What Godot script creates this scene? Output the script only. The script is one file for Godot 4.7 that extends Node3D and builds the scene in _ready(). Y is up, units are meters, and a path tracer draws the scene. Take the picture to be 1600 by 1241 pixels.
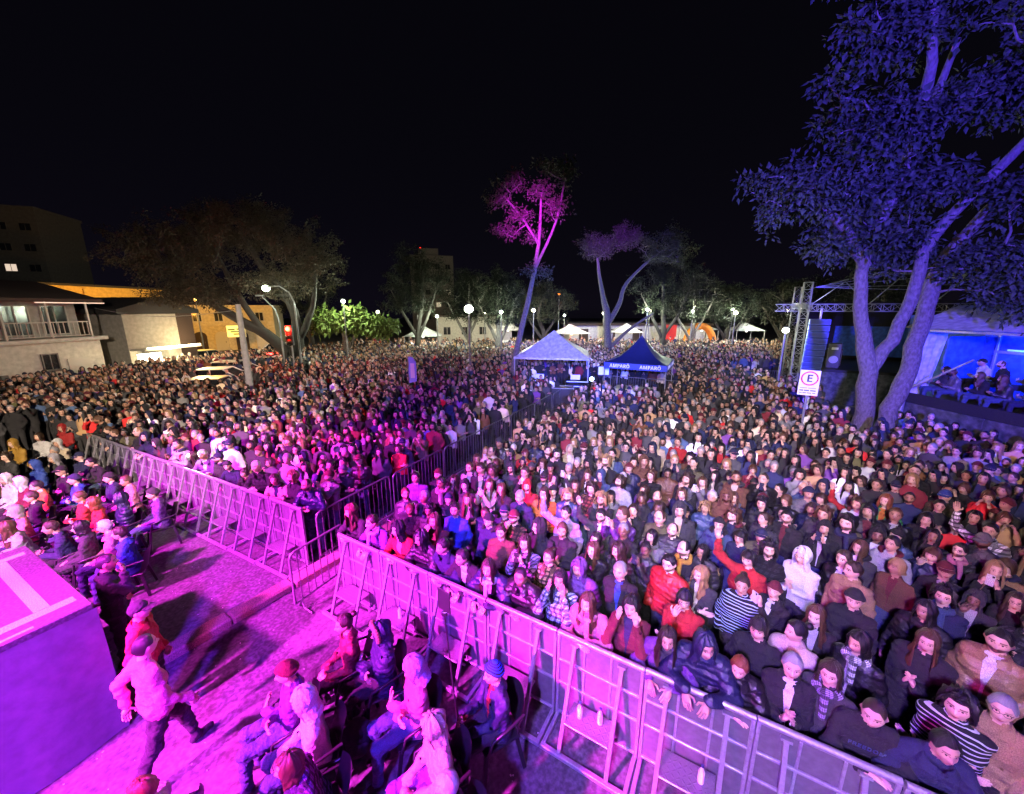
extends Node3D
# A night open-air concert seen from the wing of the stage. Metres; the camera stands at x 0, z 0 and looks along -z.
const AXU := Vector3(0.8848, 0.0, 0.4659)   # along the stage front
const AXV := Vector3(0.4659, 0.0, -0.8848)  # from the stage towards the audience
var rng := RandomNumberGenerator.new()
var M := {}          # shared materials
var used_names := {}
var used_labels := {}
var cache := {}
var taken: Array[Vector2] = []   # places already filled by people
var nz := FastNoiseLite.new()

func _ready():
	rng.seed = 77
	nz.seed = 5
	nz.noise_type = FastNoiseLite.TYPE_SIMPLEX_SMOOTH
	nz.frequency = 1.0
	# ---- camera
	var cam := Camera3D.new()
	cam.name = "camera"
	cam.position = Vector3(0, 4.95, 0)
	cam.rotation_degrees = Vector3(-12.788, 0, 0)
	cam.fov = 91.166
	cam.near = 0.05
	cam.far = 600.0
	add_child(cam)
	cam.current = true
	# ---- sky: a town's night sky
	var env := Environment.new()
	env.background_mode = Environment.BG_SKY
	var sky := Sky.new()
	var sm := ProceduralSkyMaterial.new()
	sm.sky_top_color = Color(0.022, 0.02, 0.04)
	sm.sky_horizon_color = Color(0.05, 0.04, 0.075)
	sm.sky_curve = 0.12
	sm.ground_bottom_color = Color(0.02, 0.02, 0.03)
	sm.ground_horizon_color = Color(0.05, 0.04, 0.075)
	sky.sky_material = sm
	env.sky = sky
	env.background_energy_multiplier = 1.0
	env.tonemap_mode = Environment.TONE_MAPPER_LINEAR
	env.tonemap_exposure = 1.0
	env.sdfgi_enabled = true
	env.ssao_enabled = true
	env.ssil_enabled = true
	var we := WorldEnvironment.new()
	we.name = "world_environment"
	we.environment = env
	add_child(we)
	# ---- moon: nearly nothing
	var moon := DirectionalLight3D.new()
	moon.name = "moonlight"
	moon.light_energy = 0.006
	moon.light_color = Color(0.75, 0.8, 1.0)
	moon.light_angular_distance = 0.5
	moon.shadow_enabled = true
	moon.rotation_degrees = Vector3(-50, 35, 0)
	add_child(moon)
	make_materials()
	# ---- the stage's own lamps, hung on the rig over and behind the camera
	stage_light(Vector3(-12.2, 10.6, 1.6), Vector3(-7.4, 0.0, -5.2), Color(1, 0.2, 0.98), 1800.0, 24.0, 0.5, "magenta wash lamp at the far end of the stage rig")
	stage_light(Vector3(-9.8, 8.6, 5.0), Vector3(-2.6, 0.0, -3.5), Color(1, 0.2, 0.98), 2700.0, 16.0, 0.5, "magenta wash lamp over the thrust platform")
	stage_light(Vector3(-9.5, 7.6, 5.8), Vector3(-6.0, 1.0, -10.5), Color(0.72, 0.22, 1), 420.0, 22.0, 1.0, "violet wash lamp beside the magenta wash")
	stage_light(Vector3(-2.6, 7.6, 3.4), Vector3(1.4, 0.3, -3.4), Color(0.45, 0.2, 1), 420.0, 27.0, 0.9, "indigo wash lamp hung over the wing")
	stage_light(Vector3(-1.6, 7.2, 4.4), Vector3(-5.2, 0.6, -2.6), Color(0.5, 0.14, 1), 760.0, 16.0, 0.9, "indigo wash lamp aimed back at the platform skirt")
	stage_light(Vector3(-2.6, 7.6, 3.6), Vector3(6.4, 1.0, -7.6), Color(1.0, 0.89, 0.86), 225.0, 29.0, 0.8, "white audience lamp hung over the wing")
	stage_light(Vector3(-4.6, 8.2, 4.2), Vector3(-15.0, 0.5, -20.0), Color(1.0, 0.9, 0.8), 640.0, 25.0, 0.9, "white audience lamp aimed at the street")
	stage_light(Vector3(-1.0, 8.4, 4.0), Vector3(6.5, 0.0, -19.0), Color(0.97, 0.91, 0.98), 430.0, 24.0, 0.9, "white audience lamp aimed at the mixing tents")
	stage_light(Vector3(1.6, 6.2, 4.6), Vector3(13.0, 10.0, -9.0), Color(0.33, 0.24, 1), 1900.0, 33.0, 0.5, "deep blue lamp aimed up at the big tree")
	stage_light(Vector3(-1.4, 6.4, 4.4), Vector3(1.0, 9.2, -21.0), Color(0.85, 0.16, 1), 8000.0, 5.2, 1.0, "narrow magenta beam lamp aimed at the slender tree")
	stage_light(Vector3(0.4, 6.3, 4.5), Vector3(4.4, 4.6, -22.0), Color(0.36, 0.4, 1), 3000.0, 13.0, 0.9, "blue beam lamp aimed at the tents")
	stage_light(Vector3(-9.0, 6.2, 2.6), Vector3(3.4, 1.3, -4.6), Color(1.0, 0.2, 0.85), 170.0, 14.0, 1.0, "pink side lamp low on the stage rig")
	stage_light(Vector3(-1.0, 6.6, 4.3), Vector3(8.2, 10.2, -34.0), Color(0.62, 0.22, 1), 5200.0, 4.6, 1.0, "violet beam lamp aimed at the forked tree")
	stage_light(Vector3(-3.4, 7.8, 4.2), Vector3(-0.4, 1.0, -11.0), Color(0.45, 0.26, 1), 380.0, 17.0, 1.0, "violet wash lamp aimed along the gangway")
	stage_light(Vector3(-4.4, 9.4, 2.8), Vector3(-5.6, 0.0, -4.8), Color(1, 0.26, 0.98), 260.0, 17.0, 1.0, "small magenta fill lamp over the pit")
	print("lights ", Time.get_ticks_msec())
	build_setting()
	print("setting ", Time.get_ticks_msec())
	build_objects()
	print("objects ", Time.get_ticks_msec())
	build_people()
	print("people ", Time.get_ticks_msec())
	build_crowd()
	print("crowd ", Time.get_ticks_msec())

# ------------------------------------------------------------------ bookkeeping
func numbered(called: String) -> String:
	var n: int = used_names.get(called, -1) + 1
	used_names[called] = n
	return called if n == 0 else "%s_%03d" % [called, n]

func tag(o: Node3D, label := "", category := "", group := "", kind := ""):
	if label: o.set_meta("label", label)
	if category: o.set_meta("category", category)
	if group: o.set_meta("group", group)
	if kind: o.set_meta("kind", kind)

func thing(called: String, label: String, category: String, at := Vector3.ZERO, turn := 0.0, group := "") -> Node3D:
	var o := Node3D.new()
	o.name = numbered(called)
	add_child(o)
	o.position = at
	o.rotation.y = turn
	tag(o, label, category, group)
	return o

func copy_of(o: Node3D, called: String, label: String, at: Vector3, turn: float) -> Node3D:
	var c: Node3D = o.duplicate()
	c.name = numbered(called)
	add_child(c)
	c.position = at
	c.rotation.y = turn
	c.set_meta("label", label)
	return c

func put(m: Mesh, called: String, mat: Material, parent: Node3D, t := Transform3D.IDENTITY) -> MeshInstance3D:
	var o := MeshInstance3D.new()
	o.name = called if parent != self else numbered(called)
	o.mesh = m
	if mat: o.material_override = mat
	o.transform = t
	parent.add_child(o, true)
	return o

func face_turn(d: Vector3) -> float:   # turn that points local +z along d
	return atan2(d.x, d.z)

func along_turn(d: Vector3) -> float:  # turn that points local +x along d
	return -atan2(d.z, d.x)

func uvp(u: float, v: float, y := 0.0) -> Vector3:
	return AXU * u + AXV * v + Vector3(0, y, 0)

# ------------------------------------------------------------------ materials
func lin(r: float, g: float, b: float) -> Color:
	return Color(r, g, b).linear_to_srgb()

func mat(c: Color, rough := 0.8, metal := 0.0, called := "") -> StandardMaterial3D:
	var m := StandardMaterial3D.new()
	m.albedo_color = c
	m.roughness = rough
	m.metallic = metal
	m.resource_name = called
	return m

func glow(c: Color, e: float) -> StandardMaterial3D:
	var m := mat(Color(0.8, 0.8, 0.8), 0.5)
	m.emission_enabled = true
	m.emission = c
	m.emission_energy_multiplier = e
	return m

func noise_tex(freq: float, lo: Color, hi: Color, size := 512, oct := 4, sd := 3, kind := FastNoiseLite.TYPE_SIMPLEX_SMOOTH) -> NoiseTexture2D:
	var n := FastNoiseLite.new()
	n.noise_type = kind
	n.seed = sd
	n.frequency = freq
	n.fractal_octaves = oct
	var g := Gradient.new()
	g.set_color(0, lo)
	g.set_color(1, hi)
	var t := NoiseTexture2D.new()
	t.width = size
	t.height = size
	t.seamless = true
	t.noise = n
	t.color_ramp = g
	return t

func tex_mat(t: Texture2D, c: Color, scale: float, rough := 0.85, metal := 0.0, bump: Texture2D = null, depth := 0.3) -> StandardMaterial3D:
	var m := mat(c, rough, metal)
	m.albedo_texture = t
	m.uv1_triplanar = true
	m.uv1_scale = Vector3.ONE * scale
	if bump:
		m.heightmap_enabled = true
		m.heightmap_texture = bump
		m.heightmap_scale = depth
	return m

func make_materials():
	var fine := noise_tex(0.06, Color(0.5, 0.5, 0.5), Color(1, 1, 1), 512, 5, 9)
	var grit := noise_tex(0.22, Color(0, 0, 0), Color(1, 1, 1), 512, 3, 12)
	var blot := noise_tex(0.012, Color(0.62, 0.62, 0.62), Color(1, 1, 1), 512, 5, 21)
	var soft := noise_tex(0.02, Color(0.84, 0.84, 0.84), Color(1, 1, 1), 512, 5, 27)
	M.fine = fine
	M.soft = soft
	M.wrinkle = noise_tex(0.011, Color(0, 0, 0), Color(1, 1, 1), 512, 4, 61)
	M.grit = grit
	M.blot = blot
	M.asphalt = tex_mat(fine, lin(0.21, 0.21, 0.215), 0.45, 0.75, 0.0, grit, 0.12)
	M.asphalt.uv1_world_triplanar = true
	M.asphalt.detail_enabled = true
	M.asphalt.detail_albedo = noise_tex(0.02, Color(0.72, 0.7, 0.68), Color(1, 1, 1), 512, 5, 33)
	M.asphalt.detail_blend_mode = BaseMaterial3D.BLEND_MODE_MUL
	M.asphalt.detail_uv_layer = BaseMaterial3D.DETAIL_UV_1
	M.kerb = tex_mat(fine, lin(0.34, 0.26, 0.18), 1.3, 0.85, 0.0, grit, 0.3)
	M.panel = tex_mat(soft, lin(0.15, 0.15, 0.16), 0.9, 0.45, 0.3)
	M.alu = tex_mat(soft, lin(0.36, 0.36, 0.38), 2.0, 0.4, 0.5)
	M.tread = tex_mat(fine, lin(0.55, 0.55, 0.57), 2.0, 0.4, 0.75, diamond_tex(), 0.4)
	M.tread.uv1_scale = Vector3.ONE * 5.0
	M.steel = tex_mat(fine, lin(0.4, 0.41, 0.43), 2.0, 0.45, 0.7)
	M.black_plastic = mat(lin(0.012, 0.012, 0.013), 0.45)
	M.black_metal = mat(lin(0.015, 0.015, 0.016), 0.5, 0.3)
	M.black_cloth = tex_mat(fine, lin(0.02, 0.02, 0.022), 1.4, 0.95, 0.0, blot, 2.0)
	M.skirt = tex_mat(soft, lin(0.11, 0.1, 0.12), 0.5, 0.9, 0.0, fine, 0.6)
	M.deck = tex_mat(fine, lin(0.11, 0.1, 0.1), 0.8, 0.7)
	M.white_tape = tex_mat(fine, lin(0.8, 0.8, 0.8), 2.0, 0.6)
	M.ply = tex_mat(noise_tex(0.02, Color(0.35, 0.38, 0.4), Color(1, 1, 1), 512, 6, 41), lin(0.12, 0.125, 0.14), 0.35, 0.5)
	M.white_pvc = tex_mat(blot, lin(0.72, 0.73, 0.72), 0.6, 0.55)
	M.white_pvc.backlight_enabled = true
	M.white_pvc.backlight = Color(0.35, 0.35, 0.35)
	M.blue_pvc = tex_mat(soft, lin(0.008, 0.014, 0.075), 0.6, 0.55)
	M.blue_valance = tex_mat(soft, lin(0.02, 0.045, 0.34), 0.6, 0.55)
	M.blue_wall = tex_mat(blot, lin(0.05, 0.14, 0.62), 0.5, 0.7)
	M.print_white = mat(lin(0.75, 0.75, 0.75), 0.6)
	M.bark_pale = tex_mat(noise_tex(0.025, Color(0.55, 0.53, 0.5), Color(1, 1, 1), 512, 6, 51), lin(0.22, 0.2, 0.185), 0.7, 0.9, 0.0, noise_tex(0.05, Color(0, 0, 0), Color(1, 1, 1), 512, 5, 52), 2.0)
	M.bark_pale.uv1_scale = Vector3(1.0, 0.45, 1.0)
	M.bark_dark = tex_mat(fine, lin(0.06, 0.05, 0.042), 1.2, 0.95, 0.0, fine, 3.0)
	M.leaf_blue = leaf_mat(lin(0.045, 0.06, 0.04))
	M.leaf_dark = leaf_mat(lin(0.016, 0.019, 0.012))
	M.leaf_brown = leaf_mat(lin(0.06, 0.048, 0.034))
	M.leaf_light = leaf_mat(lin(0.09, 0.125, 0.03))
	M.leaf_thin = leaf_mat(lin(0.06, 0.065, 0.04))
	M.plaster = tex_mat(soft, lin(0.55, 0.53, 0.48), 0.3, 0.9)
	M.plaster_grey = tex_mat(soft, lin(0.34, 0.33, 0.3), 0.3, 0.9)
	M.plaster_yellow = tex_mat(soft, lin(0.62, 0.42, 0.12), 0.25, 0.9)
	M.plaster_pale = tex_mat(soft, lin(0.6, 0.5, 0.32), 0.25, 0.9)
	M.concrete = tex_mat(soft, lin(0.38, 0.37, 0.35), 0.5, 0.9)
	M.tower_wall = tex_mat(soft, lin(0.2, 0.17, 0.16), 0.2, 0.9)
	M.roof_tile = tex_mat(fine, lin(0.1, 0.06, 0.05), 0.8, 0.9)
	M.roof_dark = tex_mat(fine, lin(0.04, 0.04, 0.045), 0.6, 0.8)
	M.glass = mat(lin(0.02, 0.022, 0.026), 0.08)
	M.glass.metallic_specular = 0.7
	M.frame_pale = mat(lin(0.45, 0.42, 0.38), 0.6)
	M.rail_iron = mat(lin(0.12, 0.11, 0.11), 0.5, 0.5)
	M.wood_dark = tex_mat(fine, lin(0.07, 0.04, 0.03), 1.0, 0.8)
	M.tyre = mat(lin(0.012, 0.012, 0.012), 0.9)
	M.red_paint = mat(lin(0.5, 0.02, 0.02), 0.5)
	M.orange_pvc = mat(lin(0.75, 0.22, 0.02), 0.55)
	M.grass = tex_mat(fine, lin(0.07, 0.12, 0.03), 0.6, 0.95)
	M.lamp_white = glow(Color(0.95, 1.0, 0.9), 14.0)
	M.lamp_warm = glow(Color(1.0, 0.75, 0.4), 9.0)
	M.lens_magenta = glow(Color(1, 0.2, 1), 6.0)

func diamond_tex() -> ImageTexture:
	var im := Image.create(64, 64, false, Image.FORMAT_RGB8)
	for y in 64:
		for x in 64:
			var a := ((x / 16) + (y / 16)) % 2
			var lx := float(x % 16) - 7.5
			var ly := float(y % 16) - 7.5
			var p := (lx + ly) * 0.7071
			var q := (lx - ly) * 0.7071
			if a == 1: q = -q; var w := p; p = q; q = w
			var h := clampf(1.4 - (p * p / 40.0 + q * q / 5.0), 0.0, 1.0)
			im.set_pixel(x, y, Color(h, h, h))
	return ImageTexture.create_from_image(im)

func leaf_mat(c: Color) -> StandardMaterial3D:
	var m := mat(c, 0.6)
	m.metallic_specular = 0.25
	m.vertex_color_use_as_albedo = true
	m.backlight_enabled = true
	m.backlight = Color(0.3, 0.34, 0.2)
	return m
# ------------------------------------------------------------------ shapes
func stool() -> SurfaceTool:
	var st := SurfaceTool.new()
	st.begin(Mesh.PRIMITIVE_TRIANGLES)
	return st

func tri(st: SurfaceTool, a: Vector3, b: Vector3, c: Vector3, na: Vector3, nb: Vector3, nc: Vector3, ua := Vector2.ZERO, ub := Vector2.ZERO, uc := Vector2.ZERO):
	if (b - a).cross(c - a).dot(na + nb + nc) > 0.0:
		var s := b; b = c; c = s
		s = nb; nb = nc; nc = s
		var w := ub; ub = uc; uc = w
	st.set_normal(na); st.set_uv(ua); st.add_vertex(a)
	st.set_normal(nb); st.set_uv(ub); st.add_vertex(b)
	st.set_normal(nc); st.set_uv(uc); st.add_vertex(c)

func quad(st: SurfaceTool, a: Vector3, b: Vector3, c: Vector3, d: Vector3, n: Vector3):
	tri(st, a, b, c, n, n, n, Vector2(0, 0), Vector2(1, 0), Vector2(1, 1))
	tri(st, a, c, d, n, n, n, Vector2(0, 0), Vector2(1, 1), Vector2(0, 1))

# a box with chamfered edges; t places its middle
func bx(st: SurfaceTool, t: Transform3D, size: Vector3, ch := 0.0):
	var h := size * 0.5
	ch = minf(ch, minf(h.x, minf(h.y, h.z)) * 0.6)
	var ax := [Vector3.RIGHT, Vector3.UP, Vector3.BACK]
	for i in 3:
		var j := (i + 1) % 3
		var k := (i + 2) % 3
		for s in [-1.0, 1.0]:
			var n: Vector3 = ax[i] * s
			var o: Vector3 = n * h[i]
			var p: Vector3 = ax[j] * (h[j] - ch)
			var q: Vector3 = ax[k] * (h[k] - ch)
			quad(st, t * (o - p - q), t * (o + p - q), t * (o + p + q), t * (o - p + q), (t.basis * n).normalized())
	if ch <= 0.0: return
	for i in 3:
		var j := (i + 1) % 3
		var k := (i + 2) % 3
		for s in [-1.0, 1.0]:
			for r in [-1.0, 1.0]:
				var a: Vector3 = ax[j] * s * h[j] + ax[k] * r * (h[k] - ch)
				var b: Vector3 = ax[j] * s * (h[j] - ch) + ax[k] * r * h[k]
				var e: Vector3 = ax[i] * (h[i] - ch)
				var n: Vector3 = (t.basis * (ax[j] * s + ax[k] * r)).normalized()
				quad(st, t * (a - e), t * (a + e), t * (b + e), t * (b - e), n)
	for sx in [-1.0, 1.0]:
		for sy in [-1.0, 1.0]:
			for sz in [-1.0, 1.0]:
				var c := Vector3(sx, sy, sz)
				var g := h - Vector3.ONE * ch
				var n: Vector3 = (t.basis * c).normalized()
				tri(st, t * Vector3(sx * h.x, sy * g.y, sz * g.z), t * Vector3(sx * g.x, sy * h.y, sz * g.z), t * Vector3(sx * g.x, sy * g.y, sz * h.z), n, n, n)

func at(x: float, y: float, z: float) -> Transform3D:
	return Transform3D(Basis.IDENTITY, Vector3(x, y, z))

# a square or round bar from a to b
func bar(st: SurfaceTool, a: Vector3, b: Vector3, w: float, d: float = -1.0, ch := 0.003):
	var dir := b - a
	var l := dir.length()
	var y := dir / l
	var ref := Vector3.BACK if absf(y.z) < 0.9 else Vector3.RIGHT
	var x := ref.cross(y).normalized()
	var z := x.cross(y)
	bx(st, Transform3D(Basis(x, y, z), (a + b) * 0.5), Vector3(w, l, d if d > 0.0 else w), ch)

func tube(st: SurfaceTool, pts: Array, radii: Array, sides := 8, caps := true):
	var n := pts.size()
	var rings := []
	var norms := []
	var up := Vector3.ZERO
	for i in n:
		var p: Vector3 = pts[i]
		var d: Vector3 = (pts[mini(i + 1, n - 1)] - pts[maxi(i - 1, 0)]).normalized()
		if i == 0:
			up = (Vector3.BACK if absf(d.z) < 0.9 else Vector3.RIGHT)
		up = (up - d * up.dot(d)).normalized()
		var sd := d.cross(up)
		var ring := PackedVector3Array()
		var nr := PackedVector3Array()
		for k in sides + 1:
			var a := TAU * k / sides
			var o := up * cos(a) + sd * sin(a)
			ring.append(p + o * radii[mini(i, radii.size() - 1)])
			nr.append(o)
		rings.append(ring)
		norms.append(nr)
	var v := 0.0
	for i in n - 1:
		var v2: float = v + (pts[i + 1] - pts[i]).length()
		for k in sides:
			var u0 := float(k) / sides
			var u1 := float(k + 1) / sides
			tri(st, rings[i][k], rings[i][k + 1], rings[i + 1][k + 1], norms[i][k], norms[i][k + 1], norms[i + 1][k + 1], Vector2(u0, v), Vector2(u1, v), Vector2(u1, v2))
			tri(st, rings[i][k], rings[i + 1][k + 1], rings[i + 1][k], norms[i][k], norms[i + 1][k + 1], norms[i + 1][k], Vector2(u0, v), Vector2(u1, v2), Vector2(u0, v2))
		v = v2
	if caps:
		for e in [0, n - 1]:
			var nn: Vector3 = (pts[0] - pts[1]).normalized() if e == 0 else (pts[n - 1] - pts[n - 2]).normalized()
			for k in sides:
				tri(st, pts[e], rings[e][k], rings[e][k + 1], nn, nn, nn)

# a shape turned round the y axis; prof is [radius, height] from top to bottom or back
func lathe(st: SurfaceTool, prof: Array, sides := 16, o := Vector3.ZERO, b := Basis.IDENTITY):
	for i in prof.size() - 1:
		var r0: float = prof[i][0]
		var y0: float = prof[i][1]
		var r1: float = prof[i + 1][0]
		var y1: float = prof[i + 1][1]
		var sl := Vector2(y1 - y0, r0 - r1).normalized()
		if sl.x < 0.0 and absf(sl.x) > 0.001: sl = -sl
		if absf(sl.x) <= 0.001: sl = Vector2(0, 1 if i == 0 and y0 >= y1 or y0 > 0 else -1)
		for k in sides:
			var a0 := TAU * k / sides
			var a1 := TAU * (k + 1) / sides
			var d0 := Vector3(cos(a0), 0, sin(a0))
			var d1 := Vector3(cos(a1), 0, sin(a1))
			var n0 := b * (d0 * sl.x + Vector3.UP * sl.y)
			var n1 := b * (d1 * sl.x + Vector3.UP * sl.y)
			var p00 := o + b * (d0 * r0 + Vector3.UP * y0)
			var p01 := o + b * (d1 * r0 + Vector3.UP * y0)
			var p10 := o + b * (d0 * r1 + Vector3.UP * y1)
			var p11 := o + b * (d1 * r1 + Vector3.UP * y1)
			if r0 > 0.0: tri(st, p00, p01, p11, n0, n1, n1)
			if r1 > 0.0: tri(st, p00, p11, p10, n0, n1, n0)

func ball(st: SurfaceTool, c: Vector3, r: Vector3, ns := 12, nr := 8):
	for i in nr:
		for k in ns:
			var q := []
			for w in [[i, k], [i, k + 1], [i + 1, k + 1], [i + 1, k]]:
				var la: float = PI * w[0] / nr - PI / 2
				var lo: float = TAU * w[1] / ns
				q.append(Vector3(cos(la) * cos(lo), sin(la), cos(la) * sin(lo)))
			if i > 0: tri(st, c + q[0] * r, c + q[1] * r, c + q[2] * r, q[0], q[1], q[2])
			if i < nr - 1 or true: tri(st, c + q[0] * r, c + q[2] * r, c + q[3] * r, q[0], q[2], q[3])

# a flat outline (xy) pushed out in z
func slab(st: SurfaceTool, poly: PackedVector2Array, z0: float, z1: float, t := Transform3D.IDENTITY):
	var idx := Geometry2D.triangulate_polygon(poly)
	for i in range(0, idx.size(), 3):
		for s in [[z0, -1.0], [z1, 1.0]]:
			var n: Vector3 = t.basis * Vector3(0, 0, s[1])
			tri(st, t * Vector3(poly[idx[i]].x, poly[idx[i]].y, s[0]), t * Vector3(poly[idx[i + 1]].x, poly[idx[i + 1]].y, s[0]), t * Vector3(poly[idx[i + 2]].x, poly[idx[i + 2]].y, s[0]), n, n, n)
	var area := 0.0
	for i in poly.size():
		var a := poly[i]
		var b := poly[(i + 1) % poly.size()]
		area += a.x * b.y - b.x * a.y
	for i in poly.size():
		var a := poly[i]
		var b := poly[(i + 1) % poly.size()]
		var e := (b - a).normalized() * signf(area)
		var n: Vector3 = t.basis * Vector3(e.y, -e.x, 0)
		quad(st, t * Vector3(a.x, a.y, z0), t * Vector3(b.x, b.y, z0), t * Vector3(b.x, b.y, z1), t * Vector3(a.x, a.y, z1), n)

func box_mesh(size: Vector3, ch := 0.0) -> ArrayMesh:
	var st := stool()
	bx(st, Transform3D.IDENTITY, size, ch)
	return st.commit()

func box_part(called: String, mid: Vector3, size: Vector3, m: Material, parent: Node3D, ch := 0.01) -> MeshInstance3D:
	return put(box_mesh(size, ch), called, m, parent, Transform3D(Basis.IDENTITY, mid))

func tube_part(called: String, pts: Array, radii: Array, m: Material, parent: Node3D, sides := 8) -> MeshInstance3D:
	var st := stool()
	tube(st, pts, radii, sides)
	return put(st.commit(), called, m, parent)

func letters(text: String, size: float, depth: float, bold := true) -> TextMesh:
	var tm := TextMesh.new()
	var f := SystemFont.new()
	f.font_names = PackedStringArray(["Droid Sans"])
	f.font_weight = 700 if bold else 400
	tm.font = f
	tm.text = text
	tm.font_size = 64
	tm.pixel_size = size / 46.0
	tm.depth = depth
	return tm

# ------------------------------------------------------------------ lamps
func stage_light(p: Vector3, aim: Vector3, c: Color, energy: float, cone: float, soft: float, label: String):
	var o := thing("stage_light", label, "stage light", p, 0.0, "lamps on the stage rig")
	var dir := (aim - p).normalized()
	o.basis = Basis.looking_at(dir, Vector3.UP)
	var st := stool()
	tube(st, [Vector3(0, 0, 0.34), Vector3(0, 0, 0.3), Vector3(0, 0, 0.05), Vector3(0, 0, -0.06)], [0.08, 0.11, 0.12, 0.15], 16)
	put(st.commit(), "housing", M.black_metal, o)
	st = stool()
	tube(st, [Vector3(0, 0, -0.062), Vector3(0, 0, -0.07)], [0.13, 0.13], 16)
	put(st.commit(), "lens", glow(c, 5.0), o)
	st = stool()
	for s in [-1.0, 1.0]: bar(st, Vector3(0.17 * s, 0, 0.12), Vector3(0.17 * s, 0.26, 0.12), 0.02)
	bar(st, Vector3(-0.18, 0.27, 0.12), Vector3(0.18, 0.27, 0.12), 0.02)
	put(st.commit(), "yoke", M.black_metal, o)
	var l := SpotLight3D.new()
	l.name = "stage_beam"
	l.position = Vector3(0, 0, -0.12)
	l.light_color = c
	l.light_energy = energy
	l.spot_angle = cone
	l.spot_angle_attenuation = soft
	l.spot_range = 90.0
	l.spot_attenuation = 2.0
	l.light_size = 0.3
	l.shadow_enabled = true
	o.add_child(l)

func omni(parent: Node3D, p: Vector3, c: Color, energy: float, size := 0.12):
	var l := OmniLight3D.new()
	l.name = "lamp_glow"
	l.position = p
	l.light_color = c
	l.light_energy = energy
	l.light_size = size
	l.omni_range = 60.0
	l.omni_attenuation = 2.0
	l.shadow_enabled = true
	parent.add_child(l)
# ------------------------------------------------------------------ the setting
func build_setting():
	var g := PlaneMesh.new()
	g.size = Vector2(420, 420)
	var ground := put(g, "ground", M.asphalt, self)
	tag(ground, "dark asphalt street and square", "", "", "structure")
	kerb()
	var st := stool()
	bx(st, at(0, 0.35, 0), Vector3(26, 0.7, 5), 0.3)
	var lawn := put(st.commit(), "grass_bank", M.grass, self, at(9, 0, -50.5))
	tag(lawn, "grassy bank behind the square", "", "", "structure")
	buildings()
	trees()

func kerb():
	var root := Node3D.new()
	root.name = "kerb"
	add_child(root)
	tag(root, "worn tan kerb between two roadways", "", "", "structure")
	var along := (Vector3(-3.73, 0, -6.63) - Vector3(-4.85, 0, -4.93)).normalized()
	var start := Vector3(-4.85, 0, -4.93) - along * 4.0
	var m := [box_mesh(Vector3(0.27, 0.15, 0.985), 0.02), box_mesh(Vector3(0.265, 0.145, 0.98), 0.028)]
	for i in 14:
		var o := put(m[i % 2], "kerbstone", M.kerb, root)
		o.transform = Transform3D(Basis(Vector3.UP, face_turn(along) + rng.randf_range(-0.012, 0.012)), start + along * float(i) + Vector3(0, 0.055 + rng.randf_range(-0.006, 0.006), 0))

func window_part(parent: Node3D, mid: Vector3, w: float, h: float, turn: float, frame: Material, pane: Material, bars := 1, sill := true):
	var f := stool()
	bx(f, at(0, h / 2 - 0.03, 0), Vector3(w, 0.06, 0.1), 0.005)
	bx(f, at(0, -h / 2 + 0.03, 0), Vector3(w, 0.06, 0.1), 0.005)
	for s in [-1.0, 1.0]: bx(f, at(s * (w / 2 - 0.03), 0, 0), Vector3(0.06, h - 0.12, 0.1), 0.005)
	for k in bars: bx(f, at(-w / 2 + w * (k + 1) / (bars + 1), 0, 0), Vector3(0.045, h - 0.12, 0.08), 0.005)
	var o := put(f.commit(), "window", frame, parent, Transform3D(Basis(Vector3.UP, turn), mid))
	put(box_mesh(Vector3(w - 0.12, h - 0.12, 0.02)), "pane", pane, o, at(0, 0, -0.02))
	if sill: put(box_mesh(Vector3(w + 0.12, 0.06, 0.16), 0.01), "sill", frame, o, at(0, -h / 2 - 0.035, 0.03))

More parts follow.
